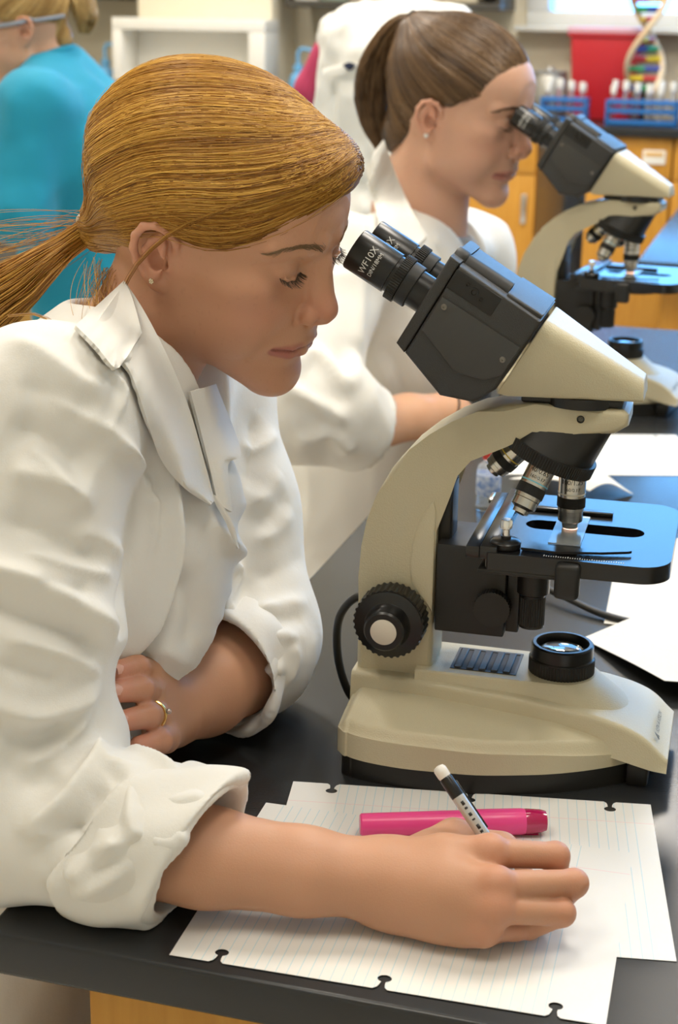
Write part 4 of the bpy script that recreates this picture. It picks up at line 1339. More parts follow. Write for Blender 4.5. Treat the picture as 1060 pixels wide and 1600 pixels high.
def combed(keys, count, Hf, n=22, seed=0, lift=(0.2, 2.2), jitter=1.6, tail=1.0):
    r = np.random.RandomState(seed); K = resample_keys(keys, n); m = len(K) - 1
    u = np.sort(r.rand(count)) * m
    i = np.minimum(u.astype(int), m - 1); f = (u - i)[:, None, None]
    # smooth (cubic) blending across keys
    C = K[i] * (1 - f) + K[i + 1] * f
    t = np.linspace(0, 1, n)
    a = r.randn(count, 1, 3) * jitter; b = r.randn(count, 1, 3) * jitter
    C = C + a * (1 - t)[None, :, None] + b * np.sin(t * math.pi)[None, :, None] * 0.8
    # start some strands further along so that roots are spread over the scalp
    s0 = r.rand(count) ** 2.2 * 0.45
    tt = s0[:, None] + (1 - s0[:, None]) * t[None]
    idx = tt * (n - 1); i0 = np.minimum(idx.astype(int), n - 2); fr = (idx - i0)[..., None]
    rows = np.arange(count)[:, None]
    C = C[rows, i0] * (1 - fr) + C[rows, i0 + 1] * fr
    clump = np.sin(u * 5.0 + 2.0 * np.sin(u * 2.1)) * 0.5 + np.sin(u * 17 + 1.3 + 2 * np.sin(u * 7)) * 0.35
    off = lift[0] + (lift[1] - lift[0]) * (0.5 + 0.4 * clump + 0.25 * r.randn(count))
    prof = np.sin(np.clip(t * 1.15, 0, 1) * math.pi * 0.5 + 0.2)[None] * 0.9
    offs = np.clip(off[:, None] * prof, -0.5, 5)
    if Hf is not None:
        C = field_push(Hf, C, offs, 5)
    shade_ = np.clip(0.5 + 0.30 * clump + 0.24 * r.randn(count), 0, 1)
    return C, shade_

def hair_colors(shade_, dark, mid, light):
    s = shade_[:, None]
    d, m_, l = np.array(dark), np.array(mid), np.array(light)
    return np.where(s < 0.5, d + (m_ - d) * s * 2, m_ + (l - m_) * (s - 0.5) * 2)

def bundle(path, count, rad, n=24, seed=0, flare=None, tipvar=0.25, wave=0.0):
    """strands following a path with a varying bundle radius; path (k,3)"""
    r = np.random.RandomState(seed)
    p = np.array([list(v) for v in smooth_path(path, 10)])
    L = np.concatenate([[0], np.cumsum(np.linalg.norm(np.diff(p, axis=0), axis=1))]); Lt = L[-1]; L /= Lt
    end = 1 - tipvar * r.rand(count) ** 2
    T_ = np.linspace(0, 1, n)[None] * end[:, None]
    C = np.stack([np.interp(T_, L, p[:, i]) for i in range(3)], -1)
    tg = np.gradient(p, axis=0); tg /= np.linalg.norm(tg, axis=1, keepdims=True)
    Tg = np.stack([np.interp(T_, L, tg[:, i]) for i in range(3)], -1)
    ref = np.array([0.1, 1, 0.2]); U = np.cross(Tg, ref); U /= np.linalg.norm(U, axis=2, keepdims=True); Wd = np.cross(Tg, U)
    ang = r.rand(count) * 6.283; rr = np.sqrt(r.rand(count))
    rad_t = np.interp(T_, np.linspace(0, 1, len(rad)), rad)
    twist = ang[:, None] + 0.5 * T_ * r.randn(count, 1)
    wob = wave * np.sin(T_ * (4 + 6 * r.rand(count, 1)) + r.rand(count, 1) * 6)
    C = C + (U * (np.cos(twist))[..., None] + Wd * (np.sin(twist))[..., None]) * (rr[:, None] * rad_t + wob)[..., None]
    return C
# ------------------------------------------------------------------ the writing woman: head and hair
P1 = empty('person', (-0.38, 1.235, 0.0))
tag(P1, 'person with reddish blond ponytail in a white lab coat, writing with the right hand', 'person')
def world_obj(name, V, F, m, parent, color=None, smooth=True):
    """mesh given in world metres, parented to an Empty that is only translated"""
    off = np.array(parent.matrix_basis.translation) if parent.parent is None else np.zeros(3)
    top = parent
    while top.parent is not None: top = top.parent
    off = np.array(top.location)
    return obj_from_mesh(name, np_mesh(name, np.asarray(V) - off, F, color, smooth), m, parent)
H1 = dict(s=1.0293, R=rot3(-0.4619, 0.3358, 0.1551), o=np.array([-0.0985, 1.2535, 0.4185 + TZ]))
def h1w(P): return (np.asarray(P) / 1000 * H1['s']) @ H1['R'].T + H1['o']
def to_local(H, W_): return ((np.asarray(W_, float) - H['o']) @ H['R']) / H['s'] * 1000

HF1 = head_field()
# neck runs down into the collar
nb_ = to_local(H1, (-0.185, 1.240, 0.285 + TZ))
HF1.add(pr_cap((-18, 0, -40), nb_, 46, 54), 14)
hv1, hf1 = HF1.mesh()
hc1 = head_color(hv1, HF=HF1)
for s in (-1, 1):
    c = lash_curves(s); c = c - c[:, :1] + field_push(HF1, c[:, :1] + np.array([1.5, 0, 0]), 0.3)
    v, f, _ = tubes(h1w(c), np.linspace(0.00026, 0.00007, 6)); world_obj('eyelashes', v, f, M_LASH, P1)
    c = brow_curves(s); c = field_push(HF1, c, np.linspace(0.1, 0.7, 5)[None])
    v, f, _ = tubes(h1w(c), np.linspace(0.00020, 0.00009, 5)); world_obj('eyebrow', v, f, M_BROW, P1)
# ear stud
es = field_push(HF1, np.array([[-3.0, -80.0, -22.0]]), 0.6)[0]
bm = bmesh.new()
for k in range(7):
    a = k * math.pi / 3
    c = Vector((0, 0, 0)) if k == 6 else Vector((1.5 * math.cos(a), 0, 1.5 * math.sin(a)))
    bmesh.ops.create_icosphere(bm, subdivisions=2, radius=0.0010, matrix=Matrix.Translation(Vector(h1w(es)) - P1.location + (Matrix(H1['R'].tolist()) @ (c / 1000))))
obj('ear_stud', bm, mat('stud_metal', (0.75, 0.68, 0.52), 0.15, metal=1.0), P1)

# hair volume under the strands
HH = Field((-132, -96, -84), (116, 96, 146), 2.2)
HH.add(pr_ell((-9, 0, 46), (102, 80, 78)))
HH.add(pr_cap((-50, 0, 12), (-98, 0, -42), 67, 20), 22)
HH.add(pr_ell((62, 4, 80), (34, 46, 24)), 16)
def pr_half(n, c):
    n = np.array(n, float); n /= np.linalg.norm(n)
    return (lambda X, Y, Z: -(X * n[0] + Y * n[1] + Z * n[2] - c)), np.array([-400, -400, -400.]), np.array([400, 400, 400.])
HHfull = Field((-132, -96, -84), (116, 96, 146), 2.2); HHfull.D = HH.D.copy()
HH.cut(pr_half((1, 0, -1), 25 / 1.4142), 4)
def pr_box(lo, hi):
    lo = np.array(lo, float); hi = np.array(hi, float); c = (lo + hi) / 2; e = (hi - lo) / 2
    def fn(X, Y, Z):
        qx, qy, qz = np.abs(X - c[0]) - e[0], np.abs(Y - c[1]) - e[1], np.abs(Z - c[2]) - e[2]
        return np.sqrt(np.maximum(qx, 0) ** 2 + np.maximum(qy, 0) ** 2 + np.maximum(qz, 0) ** 2) + np.minimum(np.maximum(qx, np.maximum(qy, qz)), 0)
    return fn, lo, hi
HH.cut(pr_box((-25, -120, -200), (140, 120, 17)), 8)
vv, ff = HH.mesh()
HAIR_D, HAIR_M, HAIR_L = (0.17, 0.066, 0.009), (0.36, 0.155, 0.018), (0.78, 0.45, 0.09)
hn = 0.5 + 0.5 * vnoise(vv, 0.08, 5)
world_obj('hair_underlayer', h1w(vv), ff, hair_mat('hair_gold', 0.42, 0.45), P1, hair_colors(hn * 0.35, HAIR_D, HAIR_M, HAIR_L))
TIE = (-110, 0, -46)
near_keys = [
    [(-10, 30, 126), (-45, 5, 118), (-85, -5, 80), (-112, -4, 20), TIE],
    [(30, 32, 120), (5, -10, 122), (-45, -35, 105), (-92, -25, 45), (-112, -8, -10), TIE],
    [(60, 28, 112), (45, -20, 110), (0, -52, 100), (-55, -52, 62), (-98, -25, 0), TIE],
    [(80, 22, 103), (70, -25, 93), (30, -64, 78), (-25, -72, 55), (-75, -52, 5), TIE],
    [(92, 14, 95), (86, -28, 77), (55, -64, 54), (10, -79, 40), (-45, -70, 8), (-85, -38, -25), TIE],
    [(97, 6, 90), (90, -30, 68), (62, -60, 40), (30, -74, 22), (-8, -80, 26), (-45, -68, 4), (-82, -42, -26), TIE],
]
far_keys = [
    [(-10, 28, 126), (-50, 45, 108), (-95, 30, 50), TIE],
    [(60, 26, 112), (30, 62, 95), (-40, 68, 55), (-90, 35, -5), TIE],
    [(94, 12, 92), (75, 52, 60), (20, 76, 35), (-45, 68, 5), TIE],
]
nape_keys = [
    [(-14, -76, 26), (-42, -70, 8), (-80, -42, -24), TIE],
    [(-30, -66, 4), (-52, -60, -12), (-84, -36, -34), TIE],
    [(-34, -60, -20), (-56, -52, -34), (-86, -28, -44), TIE],
    [(-38, -52, -44), (-62, -40, -52), (-90, -18, -54), TIE],
]
strands = []; shades = []
for keys, cnt, sd, lf in ((near_keys, 6200, 1, (0.2, 2.8)), (far_keys, 1300, 2, (0.2, 2.4)),
                          (nape_keys, 1000, 3, (0.0, 1.6)), ([[(x, -y, z) for x, y, z in k] for k in nape_keys], 200, 4, (0.0, 1.6))):
    c, sh = combed(keys, cnt, HHfull, 20, sd, lf, 3.2)
    strands.append(c); shades.append(sh)
C_ = np.concatenate(strands); S_ = np.concatenate(shades)
rad = np.linspace(1, 0.75, C_.shape[1])[None] * (0.00032 + 0.00022 * nrs.rand(len(C_), 1))
v, f, col = tubes(h1w(C_), rad, 3, hair_colors(S_, HAIR_D, HAIR_M, HAIR_L))
o = world_obj('hair', v, f, MATS['hair_gold'], P1, col)
# loose fly-away hairs over the crown and at the hairline
c, sh = combed(near_keys, 90, HHfull, 20, 9, (2.0, 7.0), 7.0)
rad = np.full((90, 20), 0.00016)
v, f, col = tubes(h1w(c), rad, 3, hair_colors(np.clip(sh + 0.3, 0, 1), HAIR_D, HAIR_M, HAIR_L)); world_obj('loose_hair', v, f, MATS['hair_gold'], P1, col)
# ponytail, in world metres
zt = TZ
tie_w = h1w(np.array(TIE) + np.array([-2, 0, -3]))
tail_path = [h1w((-100, 0, -40)), tie_w, (-0.226, 1.300, 0.397 + zt), (-0.252, 1.270, 0.377 + zt), (-0.285, 1.235, 0.350 + zt), (-0.325, 1.205, 0.300 + zt), (-0.352, 1.19, 0.225 + zt)]
c = bundle(tail_path, 1500, [0.009, 0.0105, 0.020, 0.026, 0.028, 0.022, 0.012], 26, 21, wave=0.0012)
sh = np.clip(0.68 + 0.3 * nrs.randn(len(c)), 0, 1)
v, f, col = tubes(c, np.linspace(1, 0.5, 26)[None] * 0.00042, 3, hair_colors(sh, HAIR_D, HAIR_M, HAIR_L)); world_obj('ponytail', v, f, MATS['hair_gold'], P1, col)
# wisps escaping below the tie and fly-away ends
wisps = []
r = np.random.RandomState(5)
for i in range(70):
    a = np.array(h1w((-52 - 30 * r.rand(), -48 + 14 * r.rand(), -44 - 14 * r.rand())))
    e = np.array([-0.175 - 0.03 * r.rand() + 0.03 * r.rand(), 1.17 + 0.03 * r.randn(), 0.365 - 0.045 * r.rand() + TZ])
    u = np.linspace(0, 1, 14)[:, None]; mid = (a + e) / 2 + np.array([-0.008, -0.012, 0.004]) + r.randn(3) * 0.006
    wisps.append((1 - u) ** 2 * a + 2 * u * (1 - u) * mid + u ** 2 * e)
for i in range(60):
    a = np.array(tie_w) + r.randn(3) * 0.006
    e = a + np.array([-0.075 - 0.05 * r.rand(), -0.02 + 0.02 * r.randn(), 0.004 - 0.06 * r.rand()])
    u = np.linspace(0, 1, 14)[:, None]; mid = (a + e) / 2 + r.randn(3) * 0.008
    wisps.append((1 - u) ** 2 * a + 2 * u * (1 - u) * mid + u ** 2 * e)
# one long curl lying on the shoulder and one lock over the ear
for pts in ([(-0.245, 1.16, 0.366), (-0.215, 1.13, 0.372), (-0.188, 1.11, 0.356), (-0.186, 1.095, 0.335), (-0.205, 1.085, 0.322), (-0.24, 1.08, 0.318)],):
    p = np.array([list(q) for q in smooth_path([(x, y, z + TZ) for x, y, z in pts], 6)])
    t = np.linspace(0, len(p) - 1, 14); p = np.stack([np.interp(t, np.arange(len(p)), p[:, i]) for i in range(3)], 1)
    for k in range(8): wisps.append(p + r.randn(3) * 0.0005)
lk = resample_keys([[(92, 10, 98), (80, -35, 82), (46, -68, 58), (14, -82, 30), (-4, -88, 4), (-14, -86, -16), (-24, -78, -38)]], 14)[0]
lk[:9] = field_push(HHfull, lk[:9], 3.2)
for k in range(9): wisps.append(h1w(lk + r.randn(3) * 0.8))
wv = np.array(wisps)
v, f, col = tubes(wv, np.full((len(wv), 14), 0.00021), 3, hair_colors(np.clip(0.6 + 0.25 * r.randn(len(wv)), 0, 1), HAIR_D, HAIR_M, HAIR_L)); world_obj('stray_hair', v, f, MATS['hair_gold'], P1, col)
# white hair tie
tdir = Vector(tail_path[2]) - Vector(tail_path[1]); Mt = frame(Vector(tie_w) - P1.location, tdir)
bm = bmesh.new()
for dz in (-0.0022, 0.0022):
    ring = [Mt @ Vector((0.0122 * math.cos(a), 0.0122 * math.sin(a), dz + 0.001 * math.sin(2 * a))) for a in np.linspace(0, 2 * math.pi, 33)]
    add_tube(bm, ring, 0.0030, 8)
obj('hair_tie', bm, mat('white_elastic', (0.82, 0.80, 0.74), 0.7), P1)
# ------------------------------------------------------------------ the writing woman: arms, hands and lab coat (metres, z from the bench top)
def V3(*a): return np.array(a, float)
def cam_project(P):
    """image position (1060 x 1600 frame) and depth of world points, used to find places on the cloth"""
    M = np.array(PHOTO_M.inverted())
    Q = np.asarray(P) @ M[:3, :3].T + M[:3, 3]
    return np.stack([530 + 2500 * Q[:, 0] / -Q[:, 2], 800 - 2500 * Q[:, 1] / -Q[:, 2]], 1), -Q[:, 2]

def finger(F, pts, rad, k=0.004):
    chain(F, pts, rad, k)
def nail(c, d, up, w=0.0052, l=0.0075, parent=None, name='fingernail'):
    """thin curved plate lying on a fingertip; d along the finger, up out of it"""
    d = Vector(d).normalized(); up = Vector(up); up = (up - d * up.dot(d)).normalized(); x = d.cross(up)
    bm = bmesh.new(); grid = []
    for i in range(7):
        row = []
        for j in range(7):
            u = -1 + 2 * i / 6; q = -1 + 2 * j / 6
            sq = math.sqrt(max(0.0, 1 - 0.35 * u * u)) if q > 0 else math.sqrt(max(0.0, 1 - 0.5 * u * u))
            row.append(bm.verts.new(Vector(c) + x * (u * w) + d * (q * l * sq) + up * (-0.0020 * u * u - 0.0006 * q * q)))
        grid.append(row)
    for i in range(6):
        for j in range(6): bm.faces.new((grid[i][j], grid[i + 1][j], grid[i + 1][j + 1], grid[i][j + 1]))
    bmesh.ops.recalc_face_normals(bm, faces=bm.faces[:])
    bmesh.ops.solidify(bm, geom=bm.faces[:], thickness=0.0005)
    return obj(name, bm, mat('nail', (0.70, 0.40, 0.32), 0.25), parent, 60)

# --- right forearm and hand (writing)
E_R = V3(-0.250, 0.986, 0.056)
WR = V3(0.036, 0.942, 0.032)
RF = Field((-0.26, 0.84, 0.0), (0.185, 1.05, 0.115), 0.0016)
up_n = V3(0.05, -0.45, 0.85)                # back of the hand faces up and a little towards the bench end
chain(RF, [E_R, V3(-0.15, 0.966, 0.046), V3(-0.085, 0.954, 0.0405), V3(-0.02, 0.945, 0.0365), WR], [0.041, 0.038, 0.0340, 0.0295, 0.0262], 0.01, False, (up_n, 0.86))
MC = [V3(0.1036, 0.9357, 0.060), V3(0.1060, 0.9080, 0.052), V3(0.1050, 0.8990, 0.040), V3(0.0985, 0.9010, 0.0240)]   # knuckles, index to little
PI_ = [V3(0.1480, 0.9470, 0.050), V3(0.1580, 0.9260, 0.0420), V3(0.1490, 0.9125, 0.0280), V3(0.1200, 0.9150, 0.0145)]
DI = [V3(0.1500, 0.9440, 0.0270), V3(0.1450, 0.9290, 0.0200), V3(0.1290, 0.9180, 0.0130), V3(0.1050, 0.9160, 0.0095)]
TI = [V3(0.1340, 0.9400, 0.0140), V3(0.1270, 0.9340, 0.0105), V3(0.1120, 0.9270, 0.0095), V3(0.0960, 0.9220, 0.0085)]
for i in range(4):
    r0 = (0.0125, 0.0125, 0.0118, 0.0108)[i]
    chain(RF, [WR + (MC[i] - MC[1]) * 0.42, WR + (MC[i] - WR) * 0.55 + (MC[i] - MC[1]) * 0.12, MC[i] - up_n * 0.006], [0.0180, 0.0155, r0], 0.0095)
chain(RF, [WR, V3(0.070, 0.926, 0.030)], [0.025, 0.021], 0.015)
chain(RF, [V3(0.045, 0.932, 0.022), V3(0.086, 0.917, 0.0160)], [0.017, 0.0140], 0.012)          # little-finger side of the palm
for i in range(4):
    s_ = (1.0, 1.0, 0.96, 0.86)[i]
    RF.add(pr_ell(MC[i] - up_n * 0.001, (0.0108 * s_,) * 3), 0.006)
    chain(RF, [MC[i] - up_n * 0.004, PI_[i], DI[i], TI[i]], [0.0098 * s_, 0.0088 * s_, 0.0080 * s_, 0.0068 * s_], 0.0022)
    RF.add(pr_ell(PI_[i], (0.0092 * s_,) * 3), 0.003)
# thumb: leaves the far side of the palm and closes on the pen
chain(RF, [V3(0.050, 0.962, 0.033), V3(0.083, 0.984, 0.041), V3(0.116, 0.980, 0.036), V3(0.134, 0.958, 0.020)], [0.0170, 0.0125, 0.0100, 0.0078], 0.008)
chain(RF, [V3(0.070, 0.970, 0.036), V3(0.098, 0.950, 0.048)], [0.0120, 0.0090], 0.012)        # web
for i in (0,):                                                                                  # valleys between knuckles
    m = (MC[i] + MC[i + 1]) / 2
    RF.cut(pr_cap(m + V3(0.006, 0, 0.010), m + V3(0.030, 0.006, 0.004), 0.0022, 0.0030), 0.006)
rv, rf = RF.mesh()
def limb_color(V, reds, base=SKIN * 0.86):
    col = np.tile(base, (len(V), 1))
    for c, r, w, cc in reds:
        k = w * np.exp(-(((V - np.array(c)) / r) ** 2).sum(1)); col = col * (1 - k[:, None]) + np.array(cc) * k[:, None]
    m = 0.5 + 0.5 * vnoise(V, 45, 8)
    return col * (0.94 + 0.10 * m)[:, None]
RED = (0.60, 0.24, 0.15)
rc = limb_color(rv, [(p, 0.012, 0.5, RED) for p in MC] + [(p, 0.012, 0.45, RED) for p in PI_])

# --- left forearm and hand, fingertips tucked under the right sleeve
E_L = V3(-0.074, 1.292, 0.066)
W_L = V3(-0.130, 1.150, 0.058)
LF = Field((-0.205, 1.03, 0.0), (0.03, 1.35, 0.155), 0.0018)
chain(LF, [E_L, V3(-0.086, 1.245, 0.056), V3(-0.108, 1.195, 0.056), W_L], [0.042, 0.041, 0.037, 0.029], 0.01)
LK = [V3(-0.1480, 1.112, 0.107), V3(-0.1440, 1.102, 0.0945), V3(-0.1400, 1.093, 0.0795), V3(-0.1330, 1.090, 0.0620)]
LP = [V3(-0.1560, 1.090, 0.1200), V3(-0.1505, 1.072, 0.1105), V3(-0.1450, 1.066, 0.0925), V3(-0.1370, 1.066, 0.0725)]
LT = [V3(-0.1690, 1.072, 0.1250), V3(-0.1670, 1.056, 0.1160), V3(-0.1625, 1.049, 0.0965), V3(-0.1510, 1.052, 0.0755)]
LK = [p + V3(0.006, 0.0, 0) for p in LK]; LP = [p + V3(0.009, -0.002, 0) for p in LP]; LT = [p + V3(0.010, -0.004, 0) for p in LT]
for i in range(4):
    chain(LF, [W_L + V3(0, 0, 0.006 * (1.5 - i)), LK[i]], [0.019, 0.0112], 0.010)
    chain(LF, [LK[i], LP[i], LT[i]], [0.0100, 0.0092, 0.0078], 0.0035)
lv, lf_ = LF.mesh()
lc = limb_color(lv, [(p, 0.012, 0.7, (0.64, 0.25, 0.18)) for p in LT] + [(p, 0.012, 0.4, RED) for p in LP])
for i in range(3):
    d = LT[i] - LP[i]
    d = d / np.linalg.norm(d)
    upv = np.array([0.25, -0.75, 0.62])
    upv = upv - d * (upv @ d); upv /= np.linalg.norm(upv)
    nail(Vector(LT[i] + d * 0.0015 + upv * 0.0078 + V3(0, 0, TZ)) - P1.location, d, upv, 0.0043, 0.0056, P1)
# gold ring with a stone on the ring finger
rp = LK[2] * 0.45 + LP[2] * 0.55 + V3(0, 0, TZ); rd = Vector(LP[2] - LK[2])
Mr = frame(Vector(rp) - P1.location, rd)
bm = bmesh.new(); add_tube(bm, [Mr @ Vector((0.0103 * math.cos(a), 0.0103 * math.sin(a), 0)) for a in np.linspace(0, 2 * math.pi, 33)], 0.0013, 8)
ring = obj('finger_ring', bm, mat('gold', (0.80, 0.58, 0.22), 0.2, metal=1.0), P1)
sd = Mr.to_3x3().inverted() @ Vector((0.75, -0.5, 0.45)); sa = math.atan2(sd.y, sd.x)
bm = bmesh.new(); bmesh.ops.create_icosphere(bm, subdivisions=1, radius=0.0026, matrix=Mr @ Matrix.Translation((0.0128 * math.cos(sa), 0.0128 * math.sin(sa), 0)))
obj('stone', bm, mat('diamond', (0.95, 0.95, 0.97), 0.03, trans=0.9, ior=2.0), ring, 10)

# --- torso under the coat, joined with head and arms into one body mesh
NB = V3(-0.172, 1.238, 0.305)
S_R = V3(-0.206, 1.068, 0.312); S_L = V3(-0.136, 1.418, 0.258)
TF = Field((-0.56, 0.93, -0.42), (0.01, 1.54, 0.36), 0.008)
TF.add(pr_ell((-0.225, 1.235, 0.145), (0.085, 0.14, 0.14)))
TF.add(pr_cap((-0.24, 1.235, 0.08), (-0.37, 1.235, -0.20), 0.115, 0.125), 0.05)
TF.add(pr_ell((-0.38, 1.235, -0.27), (0.13, 0.165, 0.11)), 0.05)
chain(TF, [NB + V3(0, 0, -0.01), S_R + V3(0, 0.01, -0.015), E_R], [0.042, 0.036, 0.036], 0.02); chain(TF, [NB + V3(0, 0, -0.01), S_L, E_L], [0.042, 0.036, 0.036], 0.02)
tv, tf = TF.mesh()
Zt = np.array([0, 0, TZ])
parts = [(h1w(hv1), hf1, hc1), (rv + Zt, rf, rc), (lv + Zt, lf_, lc), (tv + Zt, tf, np.tile(SKIN, (len(tv), 1)))]
o_ = 0; AV = []; AF = []; AC = []
for v, f, c in parts:
    AV.append(v); AF.append(f + o_); AC.append(c); o_ += len(v)
world_obj('body', np.concatenate(AV), np.concatenate(AF), M_SKIN, P1, np.concatenate(AC))

# --- lab coat
M_COAT = mat('white_cotton', (0.79, 0.775, 0.73), 0.85, spec=0.25, sheen=0.15, bump=[(1400, 0.12, 2), (160, 0.12, 3)])
CUFF_R = V3(-0.093, 0.9525, 0.046)
CUFF_L = V3(-0.096, 1.222, 0.060)
def coat_volumes(CF):
    CF.add(pr_ell((-0.212, 1.235, 0.160), (0.120, 0.172, 0.165), rot3(0, 0.35, 0)))
    CF.add(pr_ell((-0.275, 1.235, 0.185), (0.125, 0.185, 0.150), rot3(0, 0.5, 0)), 0.05)
    CF.add(pr_cap((-0.245, 1.235, 0.08), (-0.375, 1.235, -0.20), 0.135, 0.155), 0.06)
    CF.add(pr_ell((-0.40, 1.235, -0.29), (0.185, 0.215, 0.13)), 0.06)
    CF.add(pr_ell((-0.190, 1.024, 0.088), (0.046, 0.040, 0.046)), 0.03)      # cloth bunched in the bend of the elbow
    CF.add(pr_cap(NB, S_R, 0.058, 0.058), 0.05); CF.add(pr_cap(NB, S_L, 0.062, 0.066), 0.05)
    CF.add(pr_cap(S_R, (S_R + E_R) / 2 + V3(0.004, 0, 0), 0.062, 0.070), 0.03)
    CF.add(pr_cap((S_R + E_R) / 2 + V3(0.004, 0, 0), E_R + V3(0.006, 0.004, 0), 0.070, 0.066), 0.03)
    CF.add(pr_cap(E_R, V3(-0.128, 0.960, 0.050), 0.058, 0.051), 0.02)
    CF.add(pr_cap(V3(-0.138, 0.962, 0.050), CUFF_R + V3(0.010, 0, 0), 0.056, 0.053), 0.006)       # rolled cuff
    CF.add(pr_cap(S_L, (S_L + E_L) / 2, 0.068, 0.064), 0.035); CF.add(pr_cap((S_L + E_L) / 2, E_L, 0.064, 0.058), 0.03)
    CF.add(pr_cap(E_L, V3(-0.080, 1.258, 0.060), 0.056, 0.053), 0.02)
    CF.add(pr_cap(V3(-0.076, 1.264, 0.060), CUFF_L + V3(0.010, 0.022, 0), 0.058, 0.054), 0.006)
    CF.add(pr_cap((-0.125, 1.205, 0.22), (-0.140, 1.165, 0.125), 0.045, 0.040), 0.035)
    return CF
CF = coat_volumes(Field((-0.50, 0.87, -0.12), (0.02, 1.58, 0.42), 0.0029))
CL = coat_volumes(Field((-0.62, 0.95, -0.44), (0.0, 1.52, -0.1155), 0.008))
# openings: sleeve mouths and neck
def pr_disc_cut(p, d, r0, r1, L):
    p = np.array(p); d = np.array(d) / np.linalg.norm(d)
    return pr_cap(p, p + d * L, r0, r1)
dR = (CUFF_R - E_R) / np.linalg.norm(CUFF_R - E_R); dL = (CUFF_L - E_L) / np.linalg.norm(CUFF_L - E_L)
def pr_slice(p, d, rad):
    """half-space beyond a plane, limited to a ball"""
    p = np.array(p, np.float32); d = np.array(d / np.linalg.norm(d), np.float32)
    def fn(X, Y, Z):
        h_ = -((X - p[0]) * d[0] + (Y - p[1]) * d[1] + (Z - p[2]) * d[2])
        b = np.sqrt((X - p[0]) ** 2 + (Y - p[1]) ** 2 + (Z - p[2]) ** 2) - rad
        return np.maximum(h_, b)
    return fn, p - rad, p + rad
CF.cut(pr_slice(CUFF_R + V3(0.006, 0, 0), dR + V3(0.0, -0.30, -0.34), 0.11), 0.004)
CF.cut(pr_slice(CUFF_L, dL + V3(-0.25, 0.1, 0.05), 0.085), 0.004)
CF.cut(pr_cap(CUFF_R - dR * 0.05, CUFF_R + dR * 0.06, 0.0420, 0.0460), 0.004)
CF.cut(pr_cap(CUFF_L - dL * 0.03, CUFF_L + dL * 0.06, 0.0470, 0.0470), 0.004)
CF.cut(pr_cap((-0.150, 1.238, 0.36), (-0.075, 1.238, 0.205), 0.058, 0.020), 0.012)
cv, cf = CF.mesh()
cv = relax(cv, cf, 2, 0.5)
